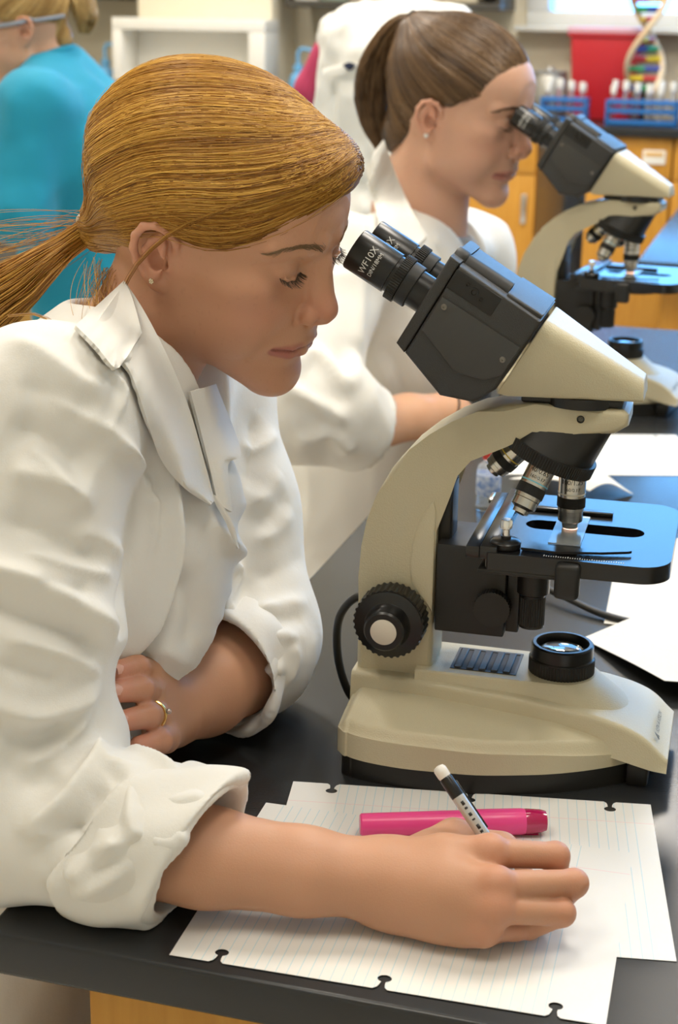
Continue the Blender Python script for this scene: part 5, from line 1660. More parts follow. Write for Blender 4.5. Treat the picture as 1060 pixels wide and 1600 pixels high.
# folds: polylines laid on the cloth where the photograph shows them
px, dep = cam_project(cv + Zt)
nrm = vnormals(cv, cf)
camp = np.array(PHOTO_M.translation) - Zt
facing = ((camp - cv) * nrm).sum(1) > 0
def on_cloth(u, v, rad=9):
    m = (np.abs(px[:, 0] - u) < rad) & (np.abs(px[:, 1] - v) < rad) & facing
    if not m.any(): return None
    i = np.where(m)[0]; return cv[i[np.argmin(dep[i])]]
FOLDS = [  # (points, height mm, width mm)
    ([(10, 1000), (60, 1010), (120, 1030), (165, 1060)], 4, 6), ([(0, 1040), (50, 1060), (110, 1066)], -3, 7), ([(40, 1200), (100, 1165), (150, 1120)], 4, 6),
    ([(100, 1270), (115, 1300), (140, 1315)], -5, 7), ([(150, 1160), (170, 1190), (190, 1185)], 4, 5), ([(195, 1310), (235, 1350), (250, 1390)], -4, 7),
    ([(230, 1235), (280, 1245), (330, 1235)], 3, 6), ([(200, 1160), (240, 1175), (290, 1200)], 4, 6), ([(130, 1330), (170, 1310), (200, 1315)], 3, 5),
    ([(60, 900), (110, 912), (150, 930)], -4, 6), ([(30, 850), (90, 872), (150, 890), (185, 900)], 4, 6), ([(40, 700), (90, 730), (120, 770)], 4, 7),
    ([(160, 690), (205, 715), (235, 760), (246, 830), (240, 880)], 3, 4), ([(168, 690), (212, 722), (240, 770), (252, 840)], -3, 4), ([(110, 500), (150, 560), (200, 606), (165, 686)], 3, 4), 
    ([(285, 900), (310, 960), (300, 1020)], -4, 12),
    ([(-40, 870), (0, 885), (90, 922), (160, 962), (195, 1030)], 8, 11), ([(-40, 925), (0, 945), (70, 968), (130, 1000), (165, 1035)], -7, 11),
    ([(-30, 1090), (60, 1120), (120, 1108), (165, 1080)], 6, 10), ([(0, 1150), (70, 1160), (120, 1140)], -5, 12),
    ([(20, 1310), (80, 1255), (140, 1195), (175, 1150)], 8, 11), ([(60, 1320), (120, 1270), (165, 1210)], -7, 9),
    ([(30, 1290), (90, 1300), (130, 1275)], 4, 8), ([(85, 1360), (120, 1362), (160, 1330), (190, 1280)], 6, 10),
    ([(205, 1180), (203, 1240), (205, 1290), (225, 1302)], 7, 9), ([(180, 1190), (178, 1240), (150, 1290)], -6, 9),
    ([(225, 1302), (260, 1310), (300, 1290)], 4, 9), ([(95, 1405), (160, 1380), (200, 1345), (250, 1330)], 6, 9), ([(120, 1370), (180, 1345), (240, 1320)], -4, 8),
    ([(235, 1200), (250, 1230), (255, 1260)], -4, 12), ([(0, 1180), (60, 1215), (100, 1200)], -4, 14),
    ([(60, 600), (130, 640), (200, 700), (240, 780), (246, 850)], 4, 8), ([(0, 650), (60, 690), (110, 720), (150, 760)], -7, 20), ([(0, 740), (60, 745), (110, 765), (160, 800)], 6, 14),
    ([(-20, 800), (60, 820), (130, 850), (180, 860)], -6, 14), ([(120, 830), (165, 845), (200, 870)], 4, 9),
    ([(200, 580), (245, 690), (262, 760), (272, 850), (262, 930), (235, 1000), (200, 1060)], 9, 10), ([(285, 880), (272, 950), (245, 1020), (215, 1070)], -8, 10),
    ([(310, 1045), (260, 1020), (240, 1040)], 3, 10), ([(205, 880), (200, 950), (190, 1010)], -7, 10),
    ([(330, 800), (366, 850), (378, 880), (372, 950), (345, 1010), (310, 1045)], 5, 8), ([(395, 890), (385, 960), (355, 1025)], -8, 9),
    ([(385, 690), (415, 690), (442, 668)], 3, 8), ([(376, 790), (410, 775), (448, 730)], 4, 9), ([(372, 830), (415, 808), (458, 765)], -3, 9), ([(374, 868), (420, 835), (465, 790)], 4, 9),
    ([(372, 905), (425, 893), (482, 862)], -3, 9), ([(366, 928), (420, 945), (488, 930)], 4.5, 9), ([(360, 952), (420, 966), (482, 958)], -4, 8), ([(352, 968), (410, 988), (478, 990)], 4.5, 8),
    ([(345, 990), (395, 1006), (440, 1030)], -4, 7), ([(335, 1000), (385, 1018), (430, 1052), (440, 1085)], 5, 8), ([(410, 640), (405, 700), (395, 760)], -4, 12), ([(460, 1000), (470, 1040), (452, 1085)], 3, 9),
    ([(0, 520), (70, 545), (130, 590), (180, 600)], 4, 12), ([(20, 590), (90, 610), (160, 650)], -4, 12),
]
disp = np.zeros(len(cv))
for pts, amp, wd in FOLDS:
    q = [on_cloth(*p_) for p_ in pts]; q = [a for a in q if a is not None]
    if len(q) < 2: continue
    q = np.array([list(a) for a in smooth_path([tuple(a) for a in q], 4)])
    m = ((cv > q.min(0) - 0.06) & (cv < q.max(0) + 0.06)).all(1)
    d, t = seg_dist(cv[m], q)
    w = wd / 1000
    disp[m] += 1.7 * amp / 1000 * np.exp(-(d / (0.8 * w)) ** 1.5) * np.clip(np.minimum(t, 1 - t) * 5, 0.1, 1)
disp += 0.0008 * vnoise(cv, 22, 31) + 0.0003 * vnoise(cv, 70, 32)
# cuffs keep to their edge, hidden cloth gets ordinary folds
cv2 = cv + nrm * disp[:, None]
cv2 = relax(cv2, cf, 1, 0.35)
# cloth rests on the bench
def over_bench(P, m=0.0):
    q = P[:, :2] - np.array([BC.x, BC.y]); a = q @ np.array([E1.x, E1.y]); b = q @ np.array([E2.x, E2.y])
    return (a > -m) & (b > -m)
ob = over_bench(cv2, 0.004)
cv2[:, 2] = np.where(ob & (cv2[:, 2] < 0.0015) & (cv2[:, 2] > -0.09), 0.0015 + 0.0006 * np.abs(cv2[:, 2]), cv2[:, 2])
lv2, lf2 = CL.mesh(); ln2 = vnormals(lv2, lf2)
lv2 = lv2 - ln2 * (0.008 * np.abs(vnoise(lv2 * np.array([1, 1, 0.4]), 20, 40)))[:, None]
coat = world_obj('lab_coat', np.concatenate([cv2, lv2]) + Zt, np.concatenate([cf, lf2 + len(cv2)]), M_COAT, P1)

# --- collar and lapels as thick ribbons
def ribbon(name, inner, outer, parent, thick=0.0022, n=30, curl=0.004, m=None):
    a = np.array([list(q) for q in smooth_path(inner, 8)]); b = np.array([list(q) for q in smooth_path(outer, 8)])
    def rs(p):
        L = np.concatenate([[0], np.cumsum(np.linalg.norm(np.diff(p, axis=0), axis=1))]); L /= L[-1]
        t = np.linspace(0, 1, n); return np.stack([np.interp(t, L, p[:, i]) for i in range(3)], 1)
    a = rs(a); b = rs(b); k = 9
    V = []
    tocam = camp - (a + b) / 2; tocam /= np.linalg.norm(tocam, axis=1, keepdims=True)
    for j in range(k):
        s = j / (k - 1)
        V.append(a * (1 - s) + b * s + tocam * (curl * math.sin(math.pi * s)))
    V = np.stack(V, 1).reshape(-1, 3)
    F = []
    for i in range(n - 1):
        for j in range(k - 1):
            q = i * k + j; F.append((q, q + k, q + k + 1, q + 1))
    me = bpy.data.meshes.new(name); me.from_pydata((V + Zt - np.array(P1.location)).tolist(), [], F); me.update()
    bm = bmesh.new(); bm.from_mesh(me); bpy.data.meshes.remove(me)
    bmesh.ops.recalc_face_normals(bm, faces=bm.faces[:])
    bmesh.ops.solidify(bm, geom=bm.faces[:], thickness=thick)
    return obj(name, bm, m or M_COAT, parent, 70)
px2, dep2 = cam_project(cv2 + Zt); n2 = vnormals(cv2, cf)
def lift(u, v, off=0.004, dy=None):
    """a point just outside the cloth seen at this place of the photograph"""
    m = (np.abs(px2[:, 0] - u) < 12) & (np.abs(px2[:, 1] - v) < 12) & (((camp - cv2) * n2).sum(1) > 0)
    if not m.any(): return None
    i = np.where(m)[0]; j = i[np.argmin(dep2[i])]
    d = cv2[j] - camp; d /= np.linalg.norm(d)
    return cv2[j] - d * off
PXM = np.array(PHOTO_M)
def at_depth(u, v, Y):
    d = PXM[:3, :3] @ np.array([(u - 530) / 2500, (800 - v) / 2500, -1.0]); o = PXM[:3, 3] - Zt
    t = (Y - o[1]) / d[1]; return o + d * t
# pieces of the coat that lie on its surface: each is draped on the cloth or on the neck
def drape(name, inner_px, outer_px, parent, surf, off=0.004, roll=0.004, n=44, k=15, thick=0.0028, fallback=None, owner=None, m=None, smooth_it=30):
    """a strip of cloth lying on a mesh: grid between two outlines, dropped on to the surface along the sight lines"""
    sv, sn = surf
    ppx, pdep = cam_project(sv + Zt); fac = ((camp - sv) * sn).sum(1) > 0
    ii = np.where(fac)[0]
    def rs(pl):
        p = np.array([list(q)[:2] for q in smooth_path([(x, y, 0) for x, y in pl], 8)])
        L = np.concatenate([[0], np.cumsum(np.linalg.norm(np.diff(p, axis=0), axis=1))]); L /= L[-1]
        t = np.linspace(0, 1, n); return np.stack([np.interp(t, L, p[:, i]) for i in range(2)], 1)
    a, b = rs(inner_px), rs(outer_px)
    s = np.linspace(0, 1, k)
    G = a[:, None] * (1 - s)[None, :, None] + b[:, None] * s[None, :, None]
    Dp = np.full((n, k), np.nan)
    for i in range(n):
        for j in range(k):
            q = ii[(np.abs(ppx[ii, 0] - G[i, j, 0]) < 9) & (np.abs(ppx[ii, 1] - G[i, j, 1]) < 9)]
            if len(q): Dp[i, j] = pdep[q].min()
    if fallback is not None: Dp = np.where(np.isnan(Dp), fallback, Dp)
    bad = np.isnan(Dp); Dp[bad] = np.nanmedian(Dp)
    raw = Dp.copy()
    for _ in range(smooth_it):
        P_ = np.pad(Dp, 1, mode='edge')
        Dp = (P_[:-2, 1:-1] + P_[2:, 1:-1] + P_[1:-1, :-2] + P_[1:-1, 2:]) / 4
        Dp = np.minimum(Dp, raw)
    Dp = Dp - off - roll * np.sin(math.pi * s ** 1.6)[None]
    R_ = PXM[:3, :3]
    dirs = np.stack([(G[..., 0] - 530) / 2500, (800 - G[..., 1]) / 2500, -np.ones((n, k))], -1)
    W_ = (dirs * Dp[..., None]) @ R_.T + PXM[:3, 3]
    V = W_.reshape(-1, 3) - np.array((owner or P1).location)
    F = [(i * k + j, (i + 1) * k + j, (i + 1) * k + j + 1, i * k + j + 1) for i in range(n - 1) for j in range(k - 1)]
    me = bpy.data.meshes.new(name); me.from_pydata(V.tolist(), [], F); me.update()
    bm = bmesh.new(); bm.from_mesh(me); bpy.data.meshes.remove(me)
    fn = sum((f.normal * f.calc_area() for f in bm.faces), Vector())
    if fn.dot(Vector(PXM[:3, 3]) - Vector(W_[n // 2, k // 2])) < 0: bmesh.ops.reverse_faces(bm, faces=bm.faces[:])
    bm.normal_update()
    bmesh.ops.solidify(bm, geom=bm.faces[:], thickness=thick)
    return obj(name, bm, m or M_COAT, parent, 60)
nv1 = np.concatenate([cv2, h1w(hv1) - Zt]); nn1 = np.concatenate([vnormals(cv2, cf), vnormals(h1w(hv1), hf1)])
surf1 = (nv1, nn1)
drape('lapel', [(196, 440), (222, 480), (246, 524), (272, 578), (298, 645), (318, 715), (336, 782)], [(150, 505), (178, 548), (204, 582), (228, 650), (250, 715), (285, 760), (328, 790)], coat, surf1, 0.004, 0.007)
drape('collar', [(194, 438), (205, 460), (214, 490), (222, 520)], [(118, 508), (150, 540), (180, 575), (196, 562)], coat, surf1, 0.0095, 0.004, 24, 13)
drape('lapel', [(298, 612), (318, 690), (330, 740), (341, 788)], [(338, 600), (377, 706), (357, 726), (363, 800)], coat, (cv2, vnormals(cv2, cf)), 0.005, 0.004, 34, 11)
drape('front_placket', [(330, 770), (338, 790), (352, 815), (367, 850)], [(340, 776), (352, 795), (366, 822), (374, 858)], coat, surf1, 0.003, 0.002, 16, 5, 0.002)
bp = lift(295, 680, 0.013)
if bp is not None:
    bm = bmesh.new(); add_lathe(bm, [(0.0016, 0), (0.0016, 0.0006)], frame(Vector(bp + Zt) - P1.location, Vector(camp) - Vector(bp)), 14); obj('snap_button', bm, mat('snap_grey', (0.5, 0.48, 0.44), 0.4), coat)
# rolled cuffs
def cuff(c, d, tilt_f, tilt_b, r0, r1, rin, length, seed, lo_pad=0.08):
    d = d / np.linalg.norm(d)
    B = Field(c - lo_pad, c + lo_pad, 0.0021)
    B.add(pr_cap(c - d * (length + 0.02), c + d * 0.03, r0, r1))
    B.cut(pr_slice(c + d * 0.004, d + tilt_f, 0.14), 0.002)
    B.cut(pr_slice(c - d * length, -(d + tilt_b), 0.14), 0.0025)
    B.cut(pr_cap(c - d * 0.09, c + d * 0.07, rin, rin + 0.001), 0.003)
    v, f = B.mesh(); n = vnormals(v, f)
    w = np.cross(d, [0, 0, 1]); w /= np.linalg.norm(w); u = np.cross(w, d)
    ang = np.arctan2((v - c) @ u, (v - c) @ w); ax_ = (v - c) @ d
    v = v + n * (0.0022 * np.sin(ang * 3 + ax_ * 60 + seed) + 0.0014 * np.sin(ang * 7 - ax_ * 90 + 2 * seed) + 0.0012 * vnoise(v, 40, 5 + seed))[:, None]
    v[:, 2] = np.where(over_bench(v) & (v[:, 2] < 0.0012), 0.0012, v[:, 2])
    return world_obj('cuff', v + Zt, f, M_COAT, coat)
cuff(CUFF_R, dR, V3(0.0, -0.30, -0.34), V3(0.0, -0.55, -0.40), 0.0585, 0.0560, 0.0490, 0.050, 1, 0.09)
cuff(CUFF_L, dL, V3(-0.25, 0.1, 0.05), V3(-0.1, 0.15, 0.1), 0.0570, 0.0560, 0.0500, 0.034, 2, 0.085)

# trousers and shoes below the coat
M_TROUS = mat('beige_trousers', (0.42, 0.36, 0.27), 0.85, bump=[(700, 0.2, 2)])
M_SHOE = mat('white_leather', (0.70, 0.68, 0.64), 0.5)
def legs(owner, hips, knee_d, foot_d, trouser_mat):
    """seated legs: thighs forward, shins down, shoes on the floor"""
    lo = np.minimum(hips, hips + knee_d) + np.array([-0.16, -0.30, 0]); hi = np.maximum(hips, hips + knee_d) + np.array([0.16, 0.30, 0.12])
    lo[2] = -TZ + 0.06
    Lf = Field(lo, hi, 0.011)
    for sgn in (-1, 1):
        h0 = hips + np.array([0, sgn * 0.09, 0]); k0 = hips + knee_d + np.array([0, sgn * 0.10, 0]); a0 = np.array([k0[0] + foot_d[0], k0[1] + foot_d[1], -TZ + 0.10])
        chain(Lf, [h0, k0], [0.085, 0.062], 0.03); chain(Lf, [k0, a0], [0.062, 0.050], 0.02)
        S_ = Field(a0 + np.array([-0.10, -0.07, -0.12]), a0 + np.array([0.22, 0.07, 0.06]), 0.006)
        chain(S_, [a0 + np.array([-0.02, 0, -0.045]), a0 + np.array([0.13, 0, -0.065])], [0.042, 0.034], 0.02)
        v, f = S_.mesh(); v[:, 2] = np.maximum(v[:, 2], -TZ + 0.002); world_obj('shoe', v + Zt, f, M_SHOE, owner)
    v, f = Lf.mesh(); world_obj('trousers', v + Zt, f, trouser_mat, owner)
legs(P1, np.array([-0.40, 1.235, -0.325]), np.array([0.36, -0.03, -0.005]), np.array([0.0, 0.0]), M_TROUS)
# ------------------------------------------------------------------ pen in the hand
pen = empty('ballpoint_pen'); tag(pen, 'silver and black ballpoint pen held in the writing hand', 'pen')
p_tip = Vector((0.1440, 0.9330, TZ + 0.0012)); p_top = Vector((0.0732, 0.9900, TZ + 0.0885))
PL = (p_top - p_tip).length
pen.matrix_world = frame(p_tip, p_top - p_tip)
M_PENG = mat('grey_pen_barrel', (0.52, 0.51, 0.49), 0.25, metal=0.4)
bm = bmesh.new(); add_lathe(bm, [(0.0004, 0), (0.0006, 0.002), (0.0012, 0.004), (0.0022, 0.010), (0.0036, 0.016)], None, 20); obj('point', bm, M_CHROME, pen)
bm = bmesh.new(); add_lathe(bm, [(0.0036, 0.016), (0.0046, 0.020), (0.0046, 0.052), (0.0044, 0.054)], None, 24); obj('grip', bm, mat('clear_grip', (0.75, 0.73, 0.70), 0.25, trans=0.5), pen)
bm = bmesh.new(); add_lathe(bm, [(0.0045, 0.054), (0.0046, 0.060), (0.0046, PL - 0.020), (0.0044, PL - 0.019)], None, 24); obj('barrel', bm, M_PENG, pen)
bm = bmesh.new(); add_lathe(bm, [(0.0046, PL - 0.020), (0.0047, PL - 0.018), (0.0047, PL - 0.006), (0.0040, PL - 0.004)], None, 24); obj('collar', bm, M_BLK, pen)
bm = bmesh.new(); add_lathe(bm, [(0.0038, PL - 0.006), (0.0046, PL - 0.003), (0.0046, PL + 0.002), (0.0036, PL + 0.004), (0.001, PL + 0.0048)], None, 24); obj('push_button', bm, mat('pen_button', (0.80, 0.77, 0.72), 0.3), pen)
lm = pen.matrix_world.to_3x3().inverted() @ Vector((0.15, -1.0, 0.3)); la = math.atan2(lm.y, lm.x)
bm = bmesh.new()
add_box(bm, (0.0046, -0.0014, PL - 0.048), (0.0060, 0.0014, PL - 0.010), RZ(math.degrees(la) + 115), 0.0005)
obj('clip', bm, M_BLK, pen)
bm = bmesh.new()
for k, ln in enumerate((0.0030, 0.0016, 0.0024, 0.0012, 0.0034, 0.0018, 0.0026)):      # worn, unreadable print along the barrel
    z_ = PL - 0.024 - 0.0046 * k
    add_box(bm, (0.00455, -0.0011, z_ - ln), (0.00470, 0.0011, z_), RZ(math.degrees(la)))
obj('worn_print', bm, M_PRINTD, pen, None)
bpy.data.objects[pen.children[-1].name]['kind'] = 'stuff'
# ------------------------------------------------------------------ second microscope
scope2 = copy_tree(scope1)
scope2.location = (0.440, 2.4498, TZ); scope2.rotation_euler = (0, 0, -0.3889); scope2.scale = (1.0634,) * 3
scope2['label'] = 'cream and black binocular microscope that the brown-haired woman looks into'

# ------------------------------------------------------------------ the woman at the second microscope
P2 = empty('person', (0.0, 2.45, 0.0))
tag(P2, 'person with a brown high ponytail in a white lab coat, looking into a microscope', 'person')
K2 = 1.19
camz = CAM_H + TZ
c0 = np.array([0, 0, camz])
H2 = dict(s=1.0 * K2, R=rot3(-0.512, 0.2389, 0.0879), o=c0 + (np.array([0.1480, 2.1686, 0.4579 + TZ]) - c0) * K2)
def h2w(P): return (np.asarray(P) / 1000 * H2['s']) @ H2['R'].T + H2['o']
N2 = at_depth(672, 372, 2.60); S2R = at_depth(530, 420, 2.37); S2L = at_depth(735, 400, 2.82)
E2R = at_depth(468, 640, 2.17); C2R = at_depth(575, 672, 2.20); W2R = at_depth(700, 648, 2.29); HD2 = at_depth(772, 690, 2.34)
HF2 = Field(HF1.lo, HF1.lo + (HF1.n - 1) * HF1.res, HF1.res); HF2 = head_field()
HF2.add(pr_cap((-18, 0, -40), to_local(H2, N2 + Zt), 44, 50), 14)
v2, f2 = HF2.mesh()
c2 = head_color(v2, np.array([0.68, 0.40, 0.28]), 0.9, HF2)
# grey shirt shows in the neck opening; forearm and hand
AF2 = Field(np.minimum(E2R, HD2) - 0.09, np.maximum(E2R, HD2) + 0.09, 0.0032)
chain(AF2, [E2R, C2R, (C2R + W2R) / 2, W2R], [0.050, 0.046, 0.040, 0.032], 0.012)
chain(AF2, [W2R, HD2], [0.030, 0.026], 0.015)
hx = (HD2 - W2R) / np.linalg.norm(HD2 - W2R)
for i in range(4):
    b0 = HD2 + np.array([0.0, 0.030 - 0.018 * i, 0.012 - 0.007 * i]); b1 = b0 + hx * 0.040 + np.array([0, 0, -0.004]); b2 = b1 + hx * 0.012 + np.array([0, 0.0, -0.026])
    chain(AF2, [W2R * 0.3 + b0 * 0.7, b0, b1, b2], [0.013, 0.0115, 0.010, 0.008], 0.006)
chain(AF2, [W2R + np.array([0.01, 0.02, 0.0]), HD2 + np.array([0.02, 0.05, -0.01]), HD2 + np.array([0.06, 0.05, -0.03])], [0.017, 0.0115, 0.009], 0.008)
va, fa = AF2.mesh()
va[:, 2] = np.maximum(va[:, 2], 0.002)
AV = np.concatenate([h2w(v2), va + Zt]); AFc = np.concatenate([f2, fa + len(v2)]); AC = np.concatenate([c2, limb_color(va, [], np.array([0.64, 0.36, 0.22]))])
world_obj('body', AV, AFc, M_SKIN, P2, AC)
for s in (-1, 1):
    c = lash_curves(s, 40); c = c - c[:, :1] + field_push(HF2, c[:, :1], 0.1)
    v, f, _ = tubes(h2w(c), np.linspace(0.0003, 0.0001, 6)); world_obj('eyelashes', v, f, M_LASH, P2)
    c = brow_curves(s, 120); c = field_push(HF2, c, np.linspace(0.1, 0.8, 5)[None])
    v, f, _ = tubes(h2w(c), np.linspace(0.0003, 0.00012, 5)); world_obj('eyebrow', v, f, mat('dark_brow', (0.075, 0.04, 0.02), 0.5), P2)
es = field_push(HF2, np.array([[-3.0, -80.0, -22.0]]), 1.2)[0]
bm = bmesh.new(); bmesh.ops.create_icosphere(bm, subdivisions=2, radius=0.0036, matrix=Matrix.Translation(Vector(h2w(es)) - P2.location))
obj('ear_stud', bm, mat('pearl', (0.85, 0.84, 0.82), 0.2), P2)
bm = bmesh.new(); wd_ = (W2R + (HD2 - W2R) * -0.12); Mw = frame(Vector(wd_ + Zt) - P2.location, hx)
add_tube(bm, [Mw @ Vector((0.0335 * math.cos(a), 0.0335 * math.sin(a), 0)) for a in np.linspace(0, 2 * math.pi, 33)], 0.0016, 6)
obj('wrist_band', bm, M_BLKSAT, P2)
# hair
G2 = Field((-132, -96, -84), (116, 96, 146), 2.4)
G2.add(pr_ell((-8, 0, 46), (98, 76, 77))); G2.add(pr_cap((-36, 0, 8), (-58, 0, -42), 64, 44), 20); G2.add(pr_cap((-50, 0, 60), (-80, 0, 84), 50, 22), 20)
G2f = Field((-132, -96, -84), (116, 96, 146), 2.4); G2f.D = G2.D.copy()
G2.cut(pr_half((1, 0, -1), 0 / 1.4142), 4); G2.cut(pr_box((-24, -120, -200), (140, 120, 16)), 8)
vv, ff = G2.mesh()
BD, BM_, BL = (0.045, 0.022, 0.009), (0.13, 0.072, 0.032), (0.26, 0.155, 0.075)
hm2 = hair_mat('hair_brown', 0.36, 0.5)
world_obj('hair_underlayer', h2w(vv), ff, hm2, P2, hair_colors(0.3 * (0.5 + 0.5 * vnoise(vv, 0.08, 5)), BD, BM_, BL))
TIE2 = (-90, 0, 92)
k2 = [[(76, 14, 90), (30, 12, 118), (-30, 6, 118), TIE2], [(80, -18, 82), (40, -34, 106), (-20, -34, 112), TIE2],
      [(70, -44, 66), (40, -58, 80), (-10, -58, 92), (-58, -30, 96), TIE2], [(48, -60, 42), (15, -70, 58), (-30, -66, 72), (-68, -32, 86), TIE2],
      [(14, -70, 24), (-15, -72, 42), (-45, -60, 60), (-74, -25, 82), TIE2], [(-22, -68, 8), (-45, -62, 28), (-68, -45, 55), (-82, -15, 80), TIE2],
      [(-40, -58, -26), (-66, -50, 4), (-86, -30, 45), TIE2], [(-58, -38, -54), (-84, -30, -14), (-98, -16, 34), TIE2]]
cs = []; ss = []
for keys, cnt, sd in ((k2, 2600, 51), ([[(x, -y, z) for x, y, z in k] for k in k2], 700, 52)):
    c, sh = combed(keys, cnt, G2f, 16, sd, (0.2, 3.0)); cs.append(c); ss.append(sh)
C_ = np.concatenate(cs); S_ = np.concatenate(ss)
v, f, col = tubes(h2w(C_), 0.0005 + 0 * C_[..., 0], 3, hair_colors(S_, BD, BM_, BL)); world_obj('hair', v, f, hm2, P2, col)
tp = [h2w(q) for q in ((-78, 0, 84), (-94, 0, 94), (-114, -2, 84), (-130, -4, 48), (-132, -4, 0), (-122, -2, -40), (-100, 0, -82))]
c = bundle(tp, 900, [0.010, 0.010, 0.017, 0.026, 0.028, 0.022, 0.008], 20, 61, wave=0.002)
v, f, col = tubes(c, np.full((900, 20), 0.0006), 3, hair_colors(np.clip(0.5 + 0.3 * nrs.randn(900), 0, 1), BD, BM_, BL)); world_obj('ponytail', v, f, hm2, P2, col)
bm = bmesh.new(); Mt = frame(Vector(tp[1]) - P2.location, Vector(tp[2]) - Vector(tp[0]))
add_tube(bm, [Mt @ Vector((0.0135 * math.cos(a), 0.0135 * math.sin(a), 0)) for a in np.linspace(0, 2 * math.pi, 33)], 0.0045, 8)
obj('hair_tie', bm, mat('dark_elastic', (0.012, 0.012, 0.015), 0.7), P2)
# grey T-shirt
M_TEE = mat('grey_jersey', (0.34, 0.335, 0.32), 0.9, bump=[(900, 0.15, 2)])
GT = Field(np.minimum(S2R, S2L) - 0.16, np.maximum(S2R, S2L) + np.array([0.2, 0.1, 0.12]), 0.007)
CH2 = (S2R + S2L) / 2 + np.array([0.02, 0, -0.12])
GT.add(pr_ell(CH2, (0.105, 0.185, 0.16))); GT.add(pr_cap(N2, (N2 + CH2) / 2 + np.array([0.03, 0, 0.01]), 0.060, 0.08), 0.05)
GT.cut(pr_cap(N2 + np.array([0.02, 0, 0.10]), N2 + np.array([0.012, 0, -0.002]), 0.052, 0.050), 0.008)
vg, fg = GT.mesh(); world_obj('shirt', vg + Zt, fg, M_TEE, P2)
# coat
lo = np.array([-0.34, 2.02, -0.45]); hi = np.array([0.42, 2.98, 0.45])
K = Field(lo, hi, 0.0075)
K.add(pr_ell(CH2 + np.array([-0.035, 0, -0.01]), (0.140, 0.225, 0.19), rot3(0, 0.25, 0)))
K.add(pr_cap(CH2 + np.array([-0.05, 0, -0.08]), CH2 + np.array([-0.12, -0.02, -0.38]), 0.16, 0.17), 0.06)
K.add(pr_ell(CH2 + np.array([-0.10, -0.03, -0.46]), (0.22, 0.24, 0.12)), 0.06)
K.add(pr_cap(N2 + np.array([-0.01, 0, -0.01]), S2R, 0.066, 0.072), 0.06); K.add(pr_cap(N2 + np.array([-0.01, 0, -0.01]), S2L, 0.066, 0.072), 0.06)
K.add(pr_cap(S2R, E2R, 0.078, 0.076), 0.04); K.add(pr_cap(E2R, C2R - hx * 0.03, 0.074, 0.064), 0.03)
K.add(pr_cap(C2R - hx * 0.055, C2R - hx * 0.01, 0.072, 0.068), 0.006)
E2L = S2L + np.array([0.06, -0.02, -0.28]); K.add(pr_cap(S2L, E2L, 0.075, 0.066), 0.04); K.add(pr_cap(E2L, E2L + np.array([0.14, -0.10, 0.02]), 0.062, 0.056), 0.03)
K.cut(pr_slice(C2R, hx, 0.11), 0.004); K.cut(pr_cap(C2R - hx * 0.04, C2R + hx * 0.1, 0.056, 0.058), 0.004)
K.cut(pr_cap(N2 + np.array([0.02, 0.0, 0.07]), CH2 + np.array([0.15, 0.02, 0.02]), 0.074, 0.03), 0.014)
kv, kf = K.mesh(); kn = vnormals(kv, kf)
P_ = kv * np.array([1, 1, 0.6])
fold = np.abs(vnoise(P_, 11, 71)) ** 0.7 * 0.016 + 0.006 * vnoise(kv, 24, 72)
px, dep = cam_project(kv + Zt); nrm = kn; cv = kv; facing = ((camp - kv) * nrm).sum(1) > 0
dsp = -fold * 0.55
for pts, amp, wd in [([(455, 560), (500, 540), (550, 590), (565, 560)], 14, 14), ([(450, 600), (500, 620), (540, 640)], 12, 12), ([(480, 700), (520, 690), (550, 715)], 10, 10),
                     ([(560, 330), (580, 420), (570, 520)], 10, 16), ([(600, 560), (640, 600), (660, 640)], -10, 16), ([(700, 400), (730, 470), (720, 540)], -9, 18)]:
    q = [on_cloth(*p_, 12) for p_ in pts]; q = [a for a in q if a is not None]
    if len(q) < 2: continue
    q = np.array([list(a) for a in smooth_path([tuple(a) for a in q], 4)])
    d, t = seg_dist(kv, q); dsp += amp / 1000 * np.exp(-(d / (wd / 1000)) ** 2)
kv2 = kv + kn * dsp[:, None]
ob = over_bench(kv2, 0.004)
kv2[:, 2] = np.where(ob & (kv2[:, 2] < 0.002) & (kv2[:, 2] > -0.10), 0.002, kv2[:, 2])
kv2 = np.where((ob & (kv2[:, 2] <= -0.10))[:, None], kv2 - np.array([0.0, 0, 0]), kv2)
coat2 = world_obj('lab_coat', kv2 + Zt, kf, M_COAT, P2)
surf2 = (np.concatenate([kv2, h2w(v2) - Zt]), np.concatenate([vnormals(kv2, kf), vnormals(h2w(v2), f2)]))
drape('collar', [(600, 218), (622, 280), (645, 330), (668, 368)], [(572, 262), (585, 320), (606, 372), (648, 388)], coat2, surf2, 0.016, 0.016, 30, 11, 0.006, owner=P2)
drape('lapel', [(664, 362), (690, 400), (715, 440), (735, 470)], [(640, 390), (655, 425), (690, 455), (725, 475)], coat2, surf2, 0.012, 0.010, 24, 9, 0.005, owner=P2)
# khaki trousers: thighs running under the bench
M_KHAKI = mat('khaki_twill', (0.50, 0.40, 0.26), 0.85, bump=[(700, 0.2, 2)])
HP = CH2 + np.array([-0.13, -0.03, -0.47]); HP[2] = min(HP[2], -0.26)
legs(P2, HP, np.array([0.38, -0.04, -0.03]), np.array([0.0, 0.0]), M_KHAKI)

